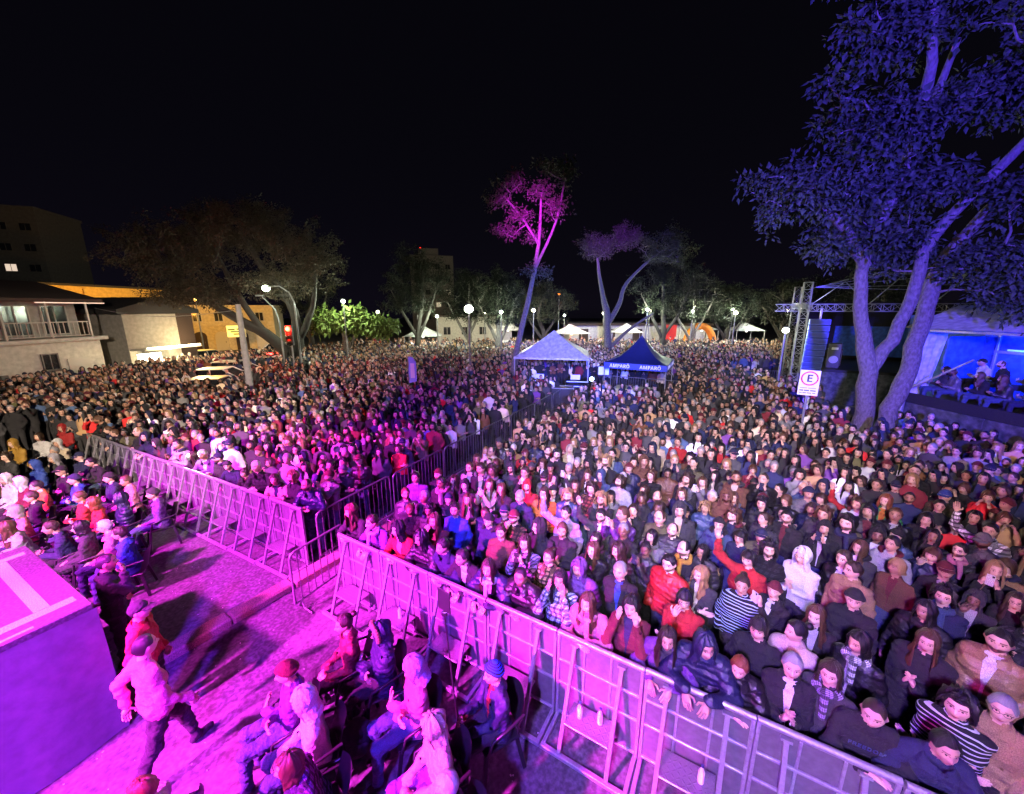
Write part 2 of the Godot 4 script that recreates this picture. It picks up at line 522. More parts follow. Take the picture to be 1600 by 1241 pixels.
func buildings():
	# --- the two-storey house on the street; local x runs along the facade away from the camera, local z faces the street
	var h := thing("corner_house", "pale two-storey house with dark glazed balcony along the street", "house", Vector3(-26.6, 0, -19.4), along_turn(Vector3(0.16, 0, -1.0)))
	box_part("wall", Vector3(-1.0, 1.55, -3.5), Vector3(12.4, 3.1, 7), M.plaster, h, 0.03)
	box_part("upper_wall", Vector3(-1.0, 4.3, -4.1), Vector3(12.2, 2.3, 5.8), M.plaster_grey, h, 0.03)
	box_part("ledge", Vector3(-1.0, 3.2, -3.2), Vector3(12.8, 0.22, 7.2), M.plaster, h, 0.03)
	var rt := stool()
	slab(rt, PackedVector2Array([Vector2(0.7, 5.35), Vector2(0.7, 5.5), Vector2(-4.0, 6.6), Vector2(-8, 5.5), Vector2(-8, 5.35)]), -7.6, 5.3, Transform3D(Basis(Vector3(0, 0, 1), Vector3.UP, Vector3(1, 0, 0)), Vector3.ZERO))
	put(rt.commit(), "roof", M.roof_tile, h)
	window_part(h, Vector3(2.6, 2.0, 0.04), 0.75, 0.95, 0, M.rail_iron, M.glass, 1)
	var d := box_part("door", Vector3(-1.4, 1.05, 0.02), Vector3(1.0, 2.1, 0.08), M.plaster_grey, h)
	put(box_mesh(Vector3(0.04, 0.12, 0.06), 0.01), "handle", M.rail_iron, d, at(0.36, 0, 0.07))
	box_part("meter_box", Vector3(0.6, 1.35, 0.06), Vector3(0.28, 0.4, 0.14), M.rail_iron, h)
	box_part("side_door", Vector3(3.9, 1.05, 0.02), Vector3(1.1, 2.1, 0.06), M.frame_pale, h)
	for a in [[-5.4, 1.4], [-3.4, 1.4], [-1.3, 1.4], [0.6, 1.3], [2.3, 1.2], [4.0, 1.2]]:
		window_part(h, Vector3(a[0], 4.3, -1.16), a[1], 1.7, 0, M.frame_pale, M.glass, 1, false)
	for k in 7:
		box_part("balcony_post", Vector3(-6.4 + k * 1.85, 4.35, 0.22), Vector3(0.09, 2.1, 0.09), M.frame_pale, h)
	for s in [[-4.6, 3.5], [-0.9, 3.5], [2.9, 3.6]]:
		var rail := stool()
		bar(rail, Vector3(s[0] - s[1] / 2, 4.2, 0.2), Vector3(s[0] + s[1] / 2, 4.2, 0.2), 0.06)
		bar(rail, Vector3(s[0] - s[1] / 2, 3.42, 0.2), Vector3(s[0] + s[1] / 2, 3.42, 0.2), 0.04)
		var r := put(rail.commit(), "balcony_rail", M.frame_pale, h)
		var bm := box_mesh(Vector3(0.03, 0.74, 0.03))
		for k in 16: put(bm, "baluster", M.frame_pale, r, at(s[0] - s[1] / 2 + s[1] * (k + 0.5) / 16.0, 3.81, 0.2))
	var aw := box_part("gutter_light", Vector3(3.9, 5.28, 0.5), Vector3(3.2, 0.05, 0.07), glow(Color(1.0, 0.82, 0.7), 1.1), h)
	# --- the shop with the lit front
	var s := thing("lit_shop", "grey shop with dark gable and brightly lit shop front", "shop", Vector3(-25.2, 0, -25.75), along_turn(Vector3(0.2, 0, -1.0)))
	box_part("wall", Vector3(1.6, 3.4, -3.0), Vector3(3.4, 2.4, 6.0), M.plaster_grey, s)
	box_part("pier", Vector3(0.12, 1.1, -3.0), Vector3(0.4, 2.2, 5.98), M.plaster_grey, s)
	box_part("pier", Vector3(2.85, 1.1, -3.0), Vector3(0.9, 2.2, 5.98), M.plaster_grey, s)
	box_part("back_wall", Vector3(1.4, 1.1, -2.6), Vector3(2.2, 2.2, 0.2), M.plaster, s)
	box_part("side_bay", Vector3(3.95, 2.6, -2.6), Vector3(1.25, 5.2, 5.0), M.wood_dark, s)
	var gt := stool()
	slab(gt, PackedVector2Array([Vector2(-0.5, 4.62), Vector2(-0.5, 4.9), Vector2(2.3, 5.75), Vector2(4.9, 4.9), Vector2(4.9, 4.62)]), -6.3, 0.25)
	put(gt.commit(), "gable_roof", M.roof_dark, s)
	var can := box_part("canopy", Vector3(1.9, 2.28, 0.6), Vector3(3.9, 0.1, 1.3), M.plaster, s)
	put(box_mesh(Vector3(3.6, 0.06, 0.1)), "tube_light", glow(Color(1, 0.93, 0.72), 12.0), s, at(1.9, 2.4, 1.28))
	put(box_mesh(Vector3(1.5, 1.8, 0.05)), "lit_window", glow(Color(1, 0.95, 0.8), 7.0), s, at(1.15, 1.05, -0.1))
	omni(s, Vector3(1.5, 1.9, 1.5), Color(1, 0.9, 0.68), 16.0, 0.3)
	omni(s, Vector3(3.2, 2.7, 1.5), Color(1, 0.85, 0.6), 9.0, 0.2)
	# --- the long yellow hall beyond
	var y := thing("yellow_hall", "long ochre hall washed by warm lamps", "building", Vector3(-41.0, 0, -34.6), along_turn(Vector3(0.12, 0, -1.0)))
	box_part("wall", Vector3(5.4, 3.5, -5), Vector3(11.6, 7.0, 10), M.plaster_yellow, y)
	box_part("gable_end", Vector3(-0.9, 3.5, -5), Vector3(1.0, 7.3, 10.4), M.plaster_grey, y)
	box_part("roof_edge", Vector3(5.4, 7.1, -4.9), Vector3(11.9, 0.2, 10.4), M.roof_dark, y)
	for k in 3: window_part(y, Vector3(2.0 + k * 3.2, 2.4, 0.04), 1.3, 1.6, 0, M.frame_pale, M.glass, 1)
	box_part("pilaster", Vector3(3.6, 3.4, 0.08), Vector3(0.25, 6.8, 0.16), M.plaster_yellow, y)
	box_part("pilaster", Vector3(10.6, 3.4, 0.08), Vector3(0.25, 6.8, 0.16), M.plaster_yellow, y)
	var f := thing("arched_house", "old pale facade with arched doorways and cornice", "building", Vector3(-40.2, 0, -45.4), along_turn(Vector3(1.0, 0, -0.42)))
	box_part("wall", Vector3(5.5, 2.6, -4), Vector3(11.4, 5.2, 8), M.plaster_pale, f)
	box_part("cornice", Vector3(5.5, 5.25, -3.9), Vector3(11.8, 0.26, 8.4), M.plaster_pale, f, 0.05)
	box_part("string_course", Vector3(5.5, 3.0, 0.06), Vector3(11.3, 0.18, 0.14), M.plaster_pale, f, 0.03)
	for k in 5:
		var ar := stool()
		var pl := PackedVector2Array([Vector2(-0.65, 0), Vector2(0.65, 0)])
		for a in 9: pl.append(Vector2(cos(PI * a / 8) * 0.65, 1.7 + sin(PI * a / 8) * 0.55))
		slab(ar, pl, -0.02, 0.07)
		var dr := put(ar.commit(), "arched_door", M.wood_dark if k % 2 else M.frame_pale, f, at(1.3 + k * 2.1, 0.02, 0.02))
		put(box_mesh(Vector3(0.05, 0.2, 0.05), 0.01), "handle", M.rail_iron, dr, at(0.4, 1.0, 0.1))
		window_part(f, Vector3(1.3 + k * 2.1, 4.0, 0.04), 0.9, 1.1, 0, M.frame_pale, M.glass, 1)
	var sg := thing("shop_sign", "small yellow lit sign box on the arched facade", "sign", Vector3(-32.6, 2.35, -46.6), along_turn(Vector3(1.0, 0, -0.42)))
	box_part("case", Vector3(0, 0, 0), Vector3(1.9, 1.4, 0.25), M.frame_pale, sg)
	put(box_mesh(Vector3(1.8, 1.3, 0.02)), "sign_face", glow(Color(0.95, 0.85, 0.3), 1.6), sg, at(0, 0, 0.14))
	var stars := stool()
	for q in [[-0.45, 0.2, 0.7], [0.3, 0.25, 0.5], [0.0, -0.05, 1.1], [0.1, -0.32, 0.8]]: bx(stars, at(q[0], q[1], 0.16), Vector3(q[2], 0.16, 0.01))
	put(stars.commit(), "lettering", mat(lin(0.05, 0.12, 0.04), 0.6), sg)
	# --- distant blocks
	var t := thing("tower_block", "tall brown apartment tower with a few lit windows", "building", Vector3(-75.5, 0, -60.0), along_turn(Vector3(1, 0, -0.35)))
	box_part("wall", Vector3(0, 9.6, -5), Vector3(11, 19.2, 10), M.tower_wall, t)
	box_part("parapet", Vector3(0, 19.35, -5), Vector3(11.3, 0.4, 10.3), M.tower_wall, t)
	for r in 6:
		for c in 4:
			var lit: bool = (r == 3 and c == 2) or (r == 1 and c == 1) or (r == 1 and c == 3)
			window_part(t, Vector3(-4 + c * 2.7, 2.2 + r * 2.9, 0.03), 1.4, 1.1, 0, M.tower_wall, glow(Color(1, 0.9, 0.8), 0.8) if lit else M.glass, 1)
	var b := thing("far_block", "distant dark apartment block beyond the park trees", "building", Vector3(-18.8, 0, -96.0), along_turn(Vector3(1, 0, -0.25)))
	box_part("wall", Vector3(0, 8.6, -5), Vector3(10, 17.2, 9), M.tower_wall, b)
	box_part("penthouse", Vector3(-0.6, 18.1, -5), Vector3(4.6, 1.8, 5), M.tower_wall, b)
	put(box_mesh(Vector3(0.3, 0.3, 0.3), 0.1), "beacon_light", glow(Color(1, 0.1, 0.05), 4.0), b, at(-2.4, 19.2, -4))
	for r in 5:
		for c in 4:
			window_part(b, Vector3(-3.6 + c * 2.4, 3 + r * 2.9, 0.03), 1.2, 1.2, 0, M.tower_wall, glow(Color(1, 0.9, 0.75), 0.5) if (r == 2 and c == 3) or (r == 1 and c == 2) else M.glass, 1)
	# low white pavilion and stalls behind the square
	var w := thing("white_pavilion", "long white pavilion lit beyond the far crowd", "building", Vector3(17.5, 0, -55.0), 0.0)
	box_part("wall", Vector3(0, 1.35, -2.5), Vector3(19, 2.7, 5), M.plaster, w)
	box_part("roof", Vector3(0, 2.85, -2.2), Vector3(20, 0.3, 6.6), M.roof_tile, w)
	for k in 6: box_part("pillar", Vector3(-9.4 + k * 3.76, 1.35, 0.8), Vector3(0.25, 2.7, 0.25), M.plaster, w)
	for k in 5: box_part("doorway", Vector3(-7.5 + k * 3.76, 1.1, 0.03), Vector3(1.3, 2.2, 0.08), M.wood_dark, w)
	var wh := thing("white_house", "white rendered house behind the slender trees", "building", Vector3(-5.5, 0, -58.0), 0.12)
	box_part("wall", Vector3(0, 1.9, -3), Vector3(11, 3.8, 6), M.plaster, wh)
	box_part("roof", Vector3(0, 3.95, -3), Vector3(11.8, 0.3, 7), M.roof_tile, wh)
	for k in 4: window_part(wh, Vector3(-4 + k * 2.6, 1.8, 0.04), 1.1, 1.2, 0, M.frame_pale, M.glass, 1)
	var rs := thing("red_kiosk", "small red kiosk board among the far stalls", "kiosk", Vector3(19.6, 0, -49.0), 0.0)
	box_part("case", Vector3(0, 1.5, 0), Vector3(1.3, 3.0, 1.0), M.red_paint, rs)
	box_part("counter", Vector3(0, 1.05, 0.6), Vector3(1.3, 0.08, 0.4), M.white_pvc, rs)
	var ar2 := thing("inflatable_arch", "orange inflatable arch among the far stalls", "arch", Vector3(23.2, 0, -48.5), 0.1)
	var ap := []
	for k in 15: ap.append(Vector3(-cos(PI * k / 14.0) * 1.9, sin(PI * k / 14.0) * 2.9, 0))
	tube_part("tube_ring", ap, [0.42], M.orange_pvc, ar2, 12)
	box_part("base_mat", Vector3(0, 0.06, 0), Vector3(4.8, 0.12, 1.6), M.orange_pvc, ar2)

# ------------------------------------------------------------------ trees
func leaf_sprig(size: float, count: int, spread: float, droop: float, sd: int) -> ArrayMesh:
	var r := RandomNumberGenerator.new()
	r.seed = sd
	var v := PackedVector3Array()
	var n := PackedVector3Array()
	var c := PackedColorArray()
	for i in count:
		var d := Vector3(r.randf_range(-1, 1), r.randf_range(-0.7, 0.8), r.randf_range(-1, 1)).normalized()
		var base := d * spread * r.randf_range(0.15, 1.0)
		d = (d + Vector3(0, -droop, 0) + Vector3(r.randf() - 0.5, r.randf() - 0.5, r.randf() - 0.5)).normalized()
		var sd2 := d.cross(Vector3(r.randf() - 0.5, 1.0, r.randf() - 0.5)).normalized()
		var up := sd2.cross(d).normalized()
		var l := size * r.randf_range(0.7, 1.25)
		var w := l * r.randf_range(0.26, 0.36)
		var p0 := base
		var p1 := base + d * l * 0.35 + sd2 * w - up * l * 0.05
		var p2 := base + d * l * 0.45 + up * l * 0.06
		var p3 := base + d * l * 0.35 - sd2 * w - up * l * 0.05
		var p4 := base + d * l - up * l * 0.12
		var tone := r.randf_range(0.65, 1.15)
		var col := Color(tone * r.randf_range(0.85, 1.15), tone, tone * 0.95)
		for q in [[p0, p1, p2], [p1, p4, p2], [p4, p3, p2], [p3, p0, p2]]:
			var fn: Vector3 = (q[2] - q[0]).cross(q[1] - q[0]).normalized()
			for k in 3:
				v.append(q[k]); n.append(fn); c.append(col)
	var a := []
	a.resize(Mesh.ARRAY_MAX)
	a[Mesh.ARRAY_VERTEX] = v
	a[Mesh.ARRAY_NORMAL] = n
	a[Mesh.ARRAY_COLOR] = c
	var m := ArrayMesh.new()
	m.add_surface_from_arrays(Mesh.PRIMITIVE_TRIANGLES, a)
	return m

# limbs: polylines [ [points], [radii] ]; lobes: [centre, radii, how many twigs]
func tree(called: String, label: String, base: Vector3, limbs: Array, lobes: Array, bark: Material, leaf: Material, sprig: ArrayMesh, per_twig: int, sd: int, group := "trees of the square", hollow := 0.3) -> Node3D:
	var r := RandomNumberGenerator.new()
	r.seed = sd
	var o := thing(called, label, "tree", base, 0.0, group)
	var st := stool()
	var nodes: Array[Vector3] = []
	for l in limbs:
		var pts: Array = l[0]
		var fine := []
		var rad := []
		for i in pts.size() - 1:
			for k in 4:
				var f := k / 4.0
				var p0: Vector3 = pts[maxi(i - 1, 0)]
				var p3: Vector3 = pts[mini(i + 2, pts.size() - 1)]
				var p: Vector3 = pts[i].cubic_interpolate(pts[i + 1], p0, p3, f)
				var rr: float = lerpf(l[1][i], l[1][i + 1], f)
				p += Vector3(nz.get_noise_3d(p.x * 2, p.y * 2, sd), 0, nz.get_noise_3d(p.z * 2, p.y * 2, sd + 9)) * rr * 0.5
				fine.append(p)
				rad.append(rr * (1.0 + 0.12 * nz.get_noise_2d(p.y * 4.0, sd)))
		fine.append(pts[-1])
		rad.append(l[1][-1])
		tube(st, fine, rad, 12, true)
		for i in range(fine.size() / 3, fine.size()): nodes.append(fine[i])
	var spots: Array[Vector3] = []
	for lb in lobes:
		for k in lb[2]:
			var d := Vector3(r.randfn(), r.randfn(), r.randfn()).normalized()
			var q: float = pow(r.randf_range(hollow, 1.0), 0.6)
			var rd: Vector3 = lb[1]
			spots.append(lb[0] + d * rd * q * (0.8 + 0.35 * nz.get_noise_3d(d.x * 2.2 + sd, d.y * 2.2, d.z * 2.2) * 2.0))
	var mid: Vector3 = nodes[0]
	spots.sort_custom(func(a, b): return a.distance_squared_to(mid) < b.distance_squared_to(mid))
	var places: Array[Transform3D] = []
	for s in spots:
		var best := 1e9
		var near := mid
		for q in nodes:
			var dd: float = q.distance_squared_to(s) + (2.0 if q.y > s.y + 0.8 else 0.0)
			if dd < best:
				best = dd
				near = q
		var len := sqrt(best)
		var m1: Vector3 = near.lerp(s, 0.35) + Vector3(r.randf() - 0.5, r.randf_range(-0.1, 0.4), r.randf() - 0.5) * len * 0.25
		var m2: Vector3 = near.lerp(s, 0.7) + Vector3(r.randf() - 0.5, r.randf_range(-0.1, 0.4), r.randf() - 0.5) * len * 0.2
		var w := clampf(0.016 + len * 0.022, 0.014, 0.1)
		tube(st, [near, m1, m2, s], [w, w * 0.75, w * 0.5, w * 0.2], 5, false)
		nodes.append(m1); nodes.append(m2); nodes.append(s)
		for k in per_twig:
			var f := r.randf()
			var p: Vector3 = s.lerp(m2, f * f * 1.1) + Vector3(r.randfn(), r.randfn() * 0.7, r.randfn()) * 0.22
			places.append(Transform3D(Basis.from_euler(Vector3(r.randf_range(-0.6, 0.6), r.randf() * TAU, r.randf_range(-0.6, 0.6))).scaled(Vector3.ONE * r.randf_range(0.7, 1.3)), p))
	put(st.commit(), "trunk", bark, o)
	if per_twig > 0:
		var mm := MultiMesh.new()
		mm.transform_format = MultiMesh.TRANSFORM_3D
		mm.mesh = sprig
		mm.instance_count = places.size()
		for i in places.size(): mm.set_instance_transform(i, places[i])
		var mi := MultiMeshInstance3D.new()
		mi.name = "crown"
		mi.multimesh = mm
		mi.material_override = leaf
		mi.set_meta("kind", "stuff")
		o.add_child(mi)
	return o

func trees():
	var big := leaf_sprig(0.145, 13, 0.26, 0.3, 4)
	var small := leaf_sprig(0.12, 22, 0.4, 0.1, 6)
	var broad := leaf_sprig(0.34, 9, 0.4, 0.35, 8)
	# the three-stemmed tree by the second stage; its crown reaches over the crowd and past the frame
	var b := Vector3(11.7, 0, -12.3)
	tree("three_stemmed_tree", "huge tree with three pale forked stems rising from the crowd beside the black stage", b, [
		[[Vector3(0, -0.2, 0), Vector3(-0.12, 1.2, 0), Vector3(-0.45, 3.0, 0.1), Vector3(-0.85, 4.6, 0.0), Vector3(-1.25, 6.4, 0.1), Vector3(-1.0, 8.6, 0.6), Vector3(-0.6, 11.5, 0.9)], [0.38, 0.28, 0.24, 0.18, 0.155, 0.12, 0.06]],
		[[Vector3(-0.4, 2.9, 0.1), Vector3(0.0, 4.0, 0.2), Vector3(0.25, 5.2, 0.3), Vector3(0.4, 7.0, 0.4), Vector3(1.6, 9.4, 1.2), Vector3(2.4, 12.0, 2.0)], [0.2, 0.18, 0.17, 0.145, 0.1, 0.05]],
		[[Vector3(0.2, -0.1, 0.1), Vector3(0.5, 1.4, 0.1), Vector3(0.8, 3.0, 0.1), Vector3(0.95, 4.6, 0.1), Vector3(1.1, 6.2, 0.1), Vector3(1.7, 8.0, 0.8), Vector3(2.4, 9.8, 2.2)], [0.31, 0.25, 0.23, 0.21, 0.185, 0.13, 0.07]],
		[[Vector3(-1.2, 6.2, 0.1), Vector3(-2.4, 7.2, 0.6), Vector3(-4.2, 7.9, 1.2)], [0.17, 0.12, 0.05]],
		[[Vector3(1.1, 6.0, 0.1), Vector3(1.9, 6.6, 1.8), Vector3(3.0, 7.2, 3.8), Vector3(4.0, 7.8, 5.6)], [0.13, 0.1, 0.07, 0.03]],
		[[Vector3(-0.95, 8.8, 0.6), Vector3(-1.8, 10.6, 1.6), Vector3(-2.8, 12.2, 2.2)], [0.15, 0.1, 0.05]],
	], [
		[Vector3(-3.6, 8.0, 0.9), Vector3(2.2, 0.8, 1.6), 70],
		[Vector3(-2.2, 9.6, 1.2), Vector3(2.0, 0.7, 1.6), 60],
		[Vector3(-2.6, 11.4, 1.4), Vector3(1.8, 0.8, 1.6), 60],
		[Vector3(-1.0, 13.2, 1.6), Vector3(2.2, 0.9, 2.0), 70],
		[Vector3(-3.4, 12.9, 1.8), Vector3(1.7, 0.7, 1.6), 50],
		[Vector3(-2.4, 14.6, 2.4), Vector3(2.2, 0.9, 2.0), 60],
		[Vector3(-0.6, 8.2, 0.6), Vector3(1.6, 0.7, 1.4), 50],
		[Vector3(0.6, 10.2, 1.4), Vector3(2.0, 0.8, 1.8), 65],
		[Vector3(1.6, 12.0, 2.2), Vector3(2.2, 0.9, 2.0), 70],
		[Vector3(1.9, 7.9, 1.6), Vector3(1.8, 0.7, 1.6), 60],
		[Vector3(3.2, 9.2, 3.2), Vector3(2.0, 0.8, 1.8), 65],
		[Vector3(3.6, 11.2, 4.0), Vector3(2.0, 0.9, 2.0), 65],
		[Vector3(3.6, 6.9, 3.4), Vector3(2.0, 0.7, 1.8), 60],
		[Vector3(0.3, 6.7, -0.6), Vector3(2.2, 0.6, 1.3), 55],
		[Vector3(4.6, 8.2, 5.6), Vector3(1.8, 0.8, 1.8), 60],
		[Vector3(4.4, 13.0, 4.6), Vector3(2.2, 1.0, 2.0), 60],
		[Vector3(2.9, 5.0, 2.2), Vector3(1.3, 0.5, 1.1), 36],
		[Vector3(1.6, 6.3, 1.0), Vector3(1.6, 0.6, 1.2), 45],
		[Vector3(-1.9, 7.0, 0.4), Vector3(1.5, 0.6, 1.2), 40],
		[Vector3(3.0, 6.1, 1.4), Vector3(1.5, 0.5, 1.2), 40],
		[Vector3(4.6, 5.6, 4.4), Vector3(1.3, 0.5, 1.3), 36],
		[Vector3(3.6, 4.7, 3.4), Vector3(1.2, 0.6, 1.1), 36],
		[Vector3(1.9, 5.3, 1.5), Vector3(0.9, 0.5, 0.8), 24],
	], M.bark_pale, M.leaf_blue, big, 4, 11, "trees of the square", 0.1)
	# the slender tree that the magenta beam picks out
	tree("slender_tree", "slender leaning tree with an airy crown lit magenta", Vector3(-0.1, 0, -21.2), [
		[[Vector3(0, -0.1, 0), Vector3(0.2, 2.0, 0), Vector3(0.75, 4.6, 0), Vector3(1.25, 6.8, 0), Vector3(1.5, 8.6, 0.1), Vector3(1.55, 10.6, 0)], [0.2, 0.16, 0.13, 0.11, 0.08, 0.04]],
		[[Vector3(0.25, 2.3, 0), Vector3(0.95, 5.2, 0.2), Vector3(1.35, 7.0, 0.3), Vector3(2.3, 9.2, 0.3), Vector3(2.7, 11.2, 0.2)], [0.1, 0.09, 0.08, 0.06, 0.03]],
		[[Vector3(1.45, 8.2, 0), Vector3(0.6, 9.4, 0.2), Vector3(-0.3, 10.4, 0.2)], [0.07, 0.05, 0.03]],
	], [
		[Vector3(1.4, 10.7, 0.1), Vector3(0.8, 0.5, 0.8), 26],
		[Vector3(0.2, 11.0, 0.3), Vector3(0.9, 0.5, 0.8), 26],
		[Vector3(-0.6, 10.2, 0.1), Vector3(0.8, 0.5, 0.8), 22],
		[Vector3(0.6, 9.5, 0.4), Vector3(0.9, 0.4, 0.8), 24],
		[Vector3(2.2, 9.8, 0.3), Vector3(0.7, 0.6, 0.8), 24],
		[Vector3(2.7, 11.5, 0.1), Vector3(0.8, 0.7, 0.8), 28],
		[Vector3(1.9, 11.9, -0.2), Vector3(0.8, 0.4, 0.8), 20],
		[Vector3(-0.2, 8.7, 0.2), Vector3(0.9, 0.4, 0.8), 22],
		[Vector3(1.2, 8.6, -0.2), Vector3(0.7, 0.4, 0.7), 16],
		[Vector3(1.5, 6.9, 0.1), Vector3(0.9, 0.5, 0.8), 22],
	], M.bark_pale, M.leaf_thin, leaf_sprig(0.13, 9, 0.26, 0.2, 14), 2, 12, "trees of the square", 0.1)
	tree("forked_tree", "grey forked tree with a violet tinged crown behind the dark blue tent", Vector3(8.4, 0, -34.0), [
		[[Vector3(0, -0.1, 0), Vector3(-0.1, 2.2, 0), Vector3(-0.3, 4.4, 0.1), Vector3(-0.9, 6.6, 0.2), Vector3(-1.4, 9.0, 0.3)], [0.42, 0.34, 0.3, 0.18, 0.08]],
		[[Vector3(-0.2, 3.6, 0), Vector3(0.7, 5.4, 0.1), Vector3(1.2, 7.0, 0), Vector3(3.2, 9.0, -0.2), Vector3(5.0, 10.2, 0)], [0.24, 0.2, 0.15, 0.1, 0.05]],
		[[Vector3(0.1, 1.6, 0.1), Vector3(1.6, 3.2, 0.3), Vector3(3.6, 4.6, 0.3)], [0.2, 0.14, 0.06]],
	], [
		[Vector3(-1.3, 10.0, 0.3), Vector3(2.0, 1.2, 1.6), 90],
		[Vector3(1.0, 10.8, 0.2), Vector3(1.6, 1.0, 1.4), 60],
		[Vector3(4.4, 10.0, 0), Vector3(2.6, 1.6, 2.2), 110],
	], M.bark_pale, M.leaf_thin, small, 3, 13)
	# the big spreading tree over the street
	tree("spreading_tree", "wide spreading tree with a feathery crown over the street lamps", Vector3(-15.6, 0, -28.0), [
		[[Vector3(0, -0.1, 0), Vector3(-0.4, 1.6, 0), Vector3(-1.8, 3.2, 0.2), Vector3(-4.0, 4.6, 0.5), Vector3(-6.2, 6.4, 0.8), Vector3(-8.2, 8.6, 1.0)], [0.5, 0.42, 0.36, 0.28, 0.2, 0.08]],
		[[Vector3(-0.2, 1.0, 0), Vector3(0.4, 3.0, 0.1), Vector3(0.2, 5.4, 0.3), Vector3(-1.4, 8.0, 0.5), Vector3(-2.4, 10.4, 0.4)], [0.4, 0.34, 0.26, 0.18, 0.06]],
		[[Vector3(0.3, 2.6, 0.1), Vector3(1.6, 5.0, 0), Vector3(2.2, 7.6, 0.2)], [0.26, 0.18, 0.08]],
		[[Vector3(-1.8, 3.2, 0.2), Vector3(-3.4, 6.0, 0.2), Vector3(-4.4, 9.0, 0.3)], [0.26, 0.18, 0.07]],
	], [
		[Vector3(-7.0, 8.6, 0.8), Vector3(4.2, 2.6, 3.4), 230],
		[Vector3(-2.6, 10.2, 0.3), Vector3(4.2, 2.0, 3.4), 230],
		[Vector3(1.6, 8.2, 0.2), Vector3(2.6, 2.6, 2.6), 130],
		[Vector3(-6.0, 5.9, 0.8), Vector3(3.6, 1.1, 2.6), 110],
		[Vector3(-0.8, 6.6, 0.3), Vector3(2.8, 1.4, 2.4), 80],
	], M.bark_dark, M.leaf_brown, small, 4, 15)
	# broad-leaved low tree under a lamp
	tree("broad_leaved_tree", "low broad-leaved tree glowing yellow green under a park lamp", Vector3(-13.6, 0, -31.5), [
		[[Vector3(0, -0.1, 0), Vector3(0.2, 1.6, 0), Vector3(0.1, 3.2, 0), Vector3(-0.3, 4.6, 0)], [0.32, 0.24, 0.16, 0.06]],
		[[Vector3(0.15, 1.4, 0), Vector3(1.2, 3.0, 0.2), Vector3(2.2, 4.4, 0.2)], [0.18, 0.13, 0.05]],
	], [
		[Vector3(-1.2, 3.9, 0.1), Vector3(1.5, 0.9, 1.3), 50],
		[Vector3(0.9, 4.1, 0.1), Vector3(1.8, 1.0, 1.4), 60],
		[Vector3(3.2, 3.6, 0.1), Vector3(1.7, 0.9, 1.3), 50],
	], M.bark_pale, M.leaf_light, broad, 3, 16)
	# darker trees round the park: [x, z, height, crown width, label]
	var kinds := [
		[-8.8, -37, 10.5, 3.4, "dark round tree between the yellow green tree and the park lamp"],
		[-4.6, -41, 9.0, 3.0, "dark narrow tree in front of the white house"],
		[3.4, -44, 8.0, 3.6, "dark tree behind the white mixing tent"],
		[14.6, -38, 10.2, 3.8, "broad dark tree standing beside the forked tree"],
		[19.0, -42, 8.6, 3.6, "dark tree above the red kiosk"],
		[24.0, -44, 7.6, 3.8, "dark tree above the orange arch"],
		[29.0, -42, 8.2, 4.2, "dark tree over the white pavilion"],
		[24.5, -33, 7.4, 3.6, "low dark tree behind the blue speaker column"],
		[33.0, -36, 9.0, 4.4, "dark tree behind the second stage"],
		[-20.5, -40, 9.8, 3.8, "dark tree behind the spreading tree"],
		[-1.2, -36, 8.4, 2.6, "thin dark tree beside the slender tree"],
	]
	for i in kinds.size():
		var k: Array = kinds[i]
		var hh: float = k[2]
		var w: float = k[3]
		tree("park_tree", k[4], Vector3(k[0], 0, k[1]), [
			[[Vector3(0, -0.1, 0), Vector3(rng.randf_range(-0.3, 0.3), hh * 0.25, 0), Vector3(rng.randf_range(-0.6, 0.6), hh * 0.55, 0.1), Vector3(rng.randf_range(-0.8, 0.8), hh * 0.85, 0)], [0.3, 0.25, 0.16, 0.06]],
			[[Vector3(0, hh * 0.22, 0), Vector3(w * 0.3, hh * 0.42, 0.1), Vector3(w * 0.6, hh * 0.7, 0)], [0.18, 0.13, 0.05]],
			[[Vector3(0, hh * 0.2, 0), Vector3(-w * 0.35, hh * 0.42, 0.2), Vector3(-w * 0.65, hh * 0.62, 0.2)], [0.18, 0.13, 0.05]],
		], [
			[Vector3(-w * 0.35, hh * 0.68, 0), Vector3(w * 0.75, hh * 0.2, w * 0.7), 60],
			[Vector3(w * 0.4, hh * 0.74, 0.3), Vector3(w * 0.7, hh * 0.22, w * 0.7), 60],
			[Vector3(0, hh * 0.88, 0), Vector3(w * 0.6, hh * 0.14, w * 0.6), 40],
			[Vector3(0, hh * 0.5, 0.6), Vector3(w * 0.95, hh * 0.09, w * 0.6), 40],
		], M.bark_pale if i % 3 == 1 else M.bark_dark, M.leaf_dark, small, 4, 30 + i, "dark trees round the park")
	# leafless shrubs standing in the crowd
	for k in [[-6.3, -20.5, 2.6, "leafless reddish shrub standing in the crowd beside the banner"], [-3.5, -17.5, 3.1, "leafless grey sapling standing in the crowd near the park lamp"]]:
		tree("bare_shrub", k[3], Vector3(k[0], 0, k[1]), [
			[[Vector3(0, -0.05, 0), Vector3(0.05, k[2] * 0.4, 0), Vector3(-0.1, k[2] * 0.75, 0)], [0.08, 0.06, 0.03]],
		], [[Vector3(0, k[2] * 0.85, 0), Vector3(1.1, 0.6, 1.0), 70]], M.wood_dark if k[2] < 3 else M.bark_dark, M.leaf_dark, small, 0, int(k[2] * 10), "leafless shrubs in the crowd")
# ------------------------------------------------------------------ things
func build_objects():
	barriers()
	fences()
	platform()
	mixing_tents()
	second_stage()
	bleacher()
	street()
	cars()

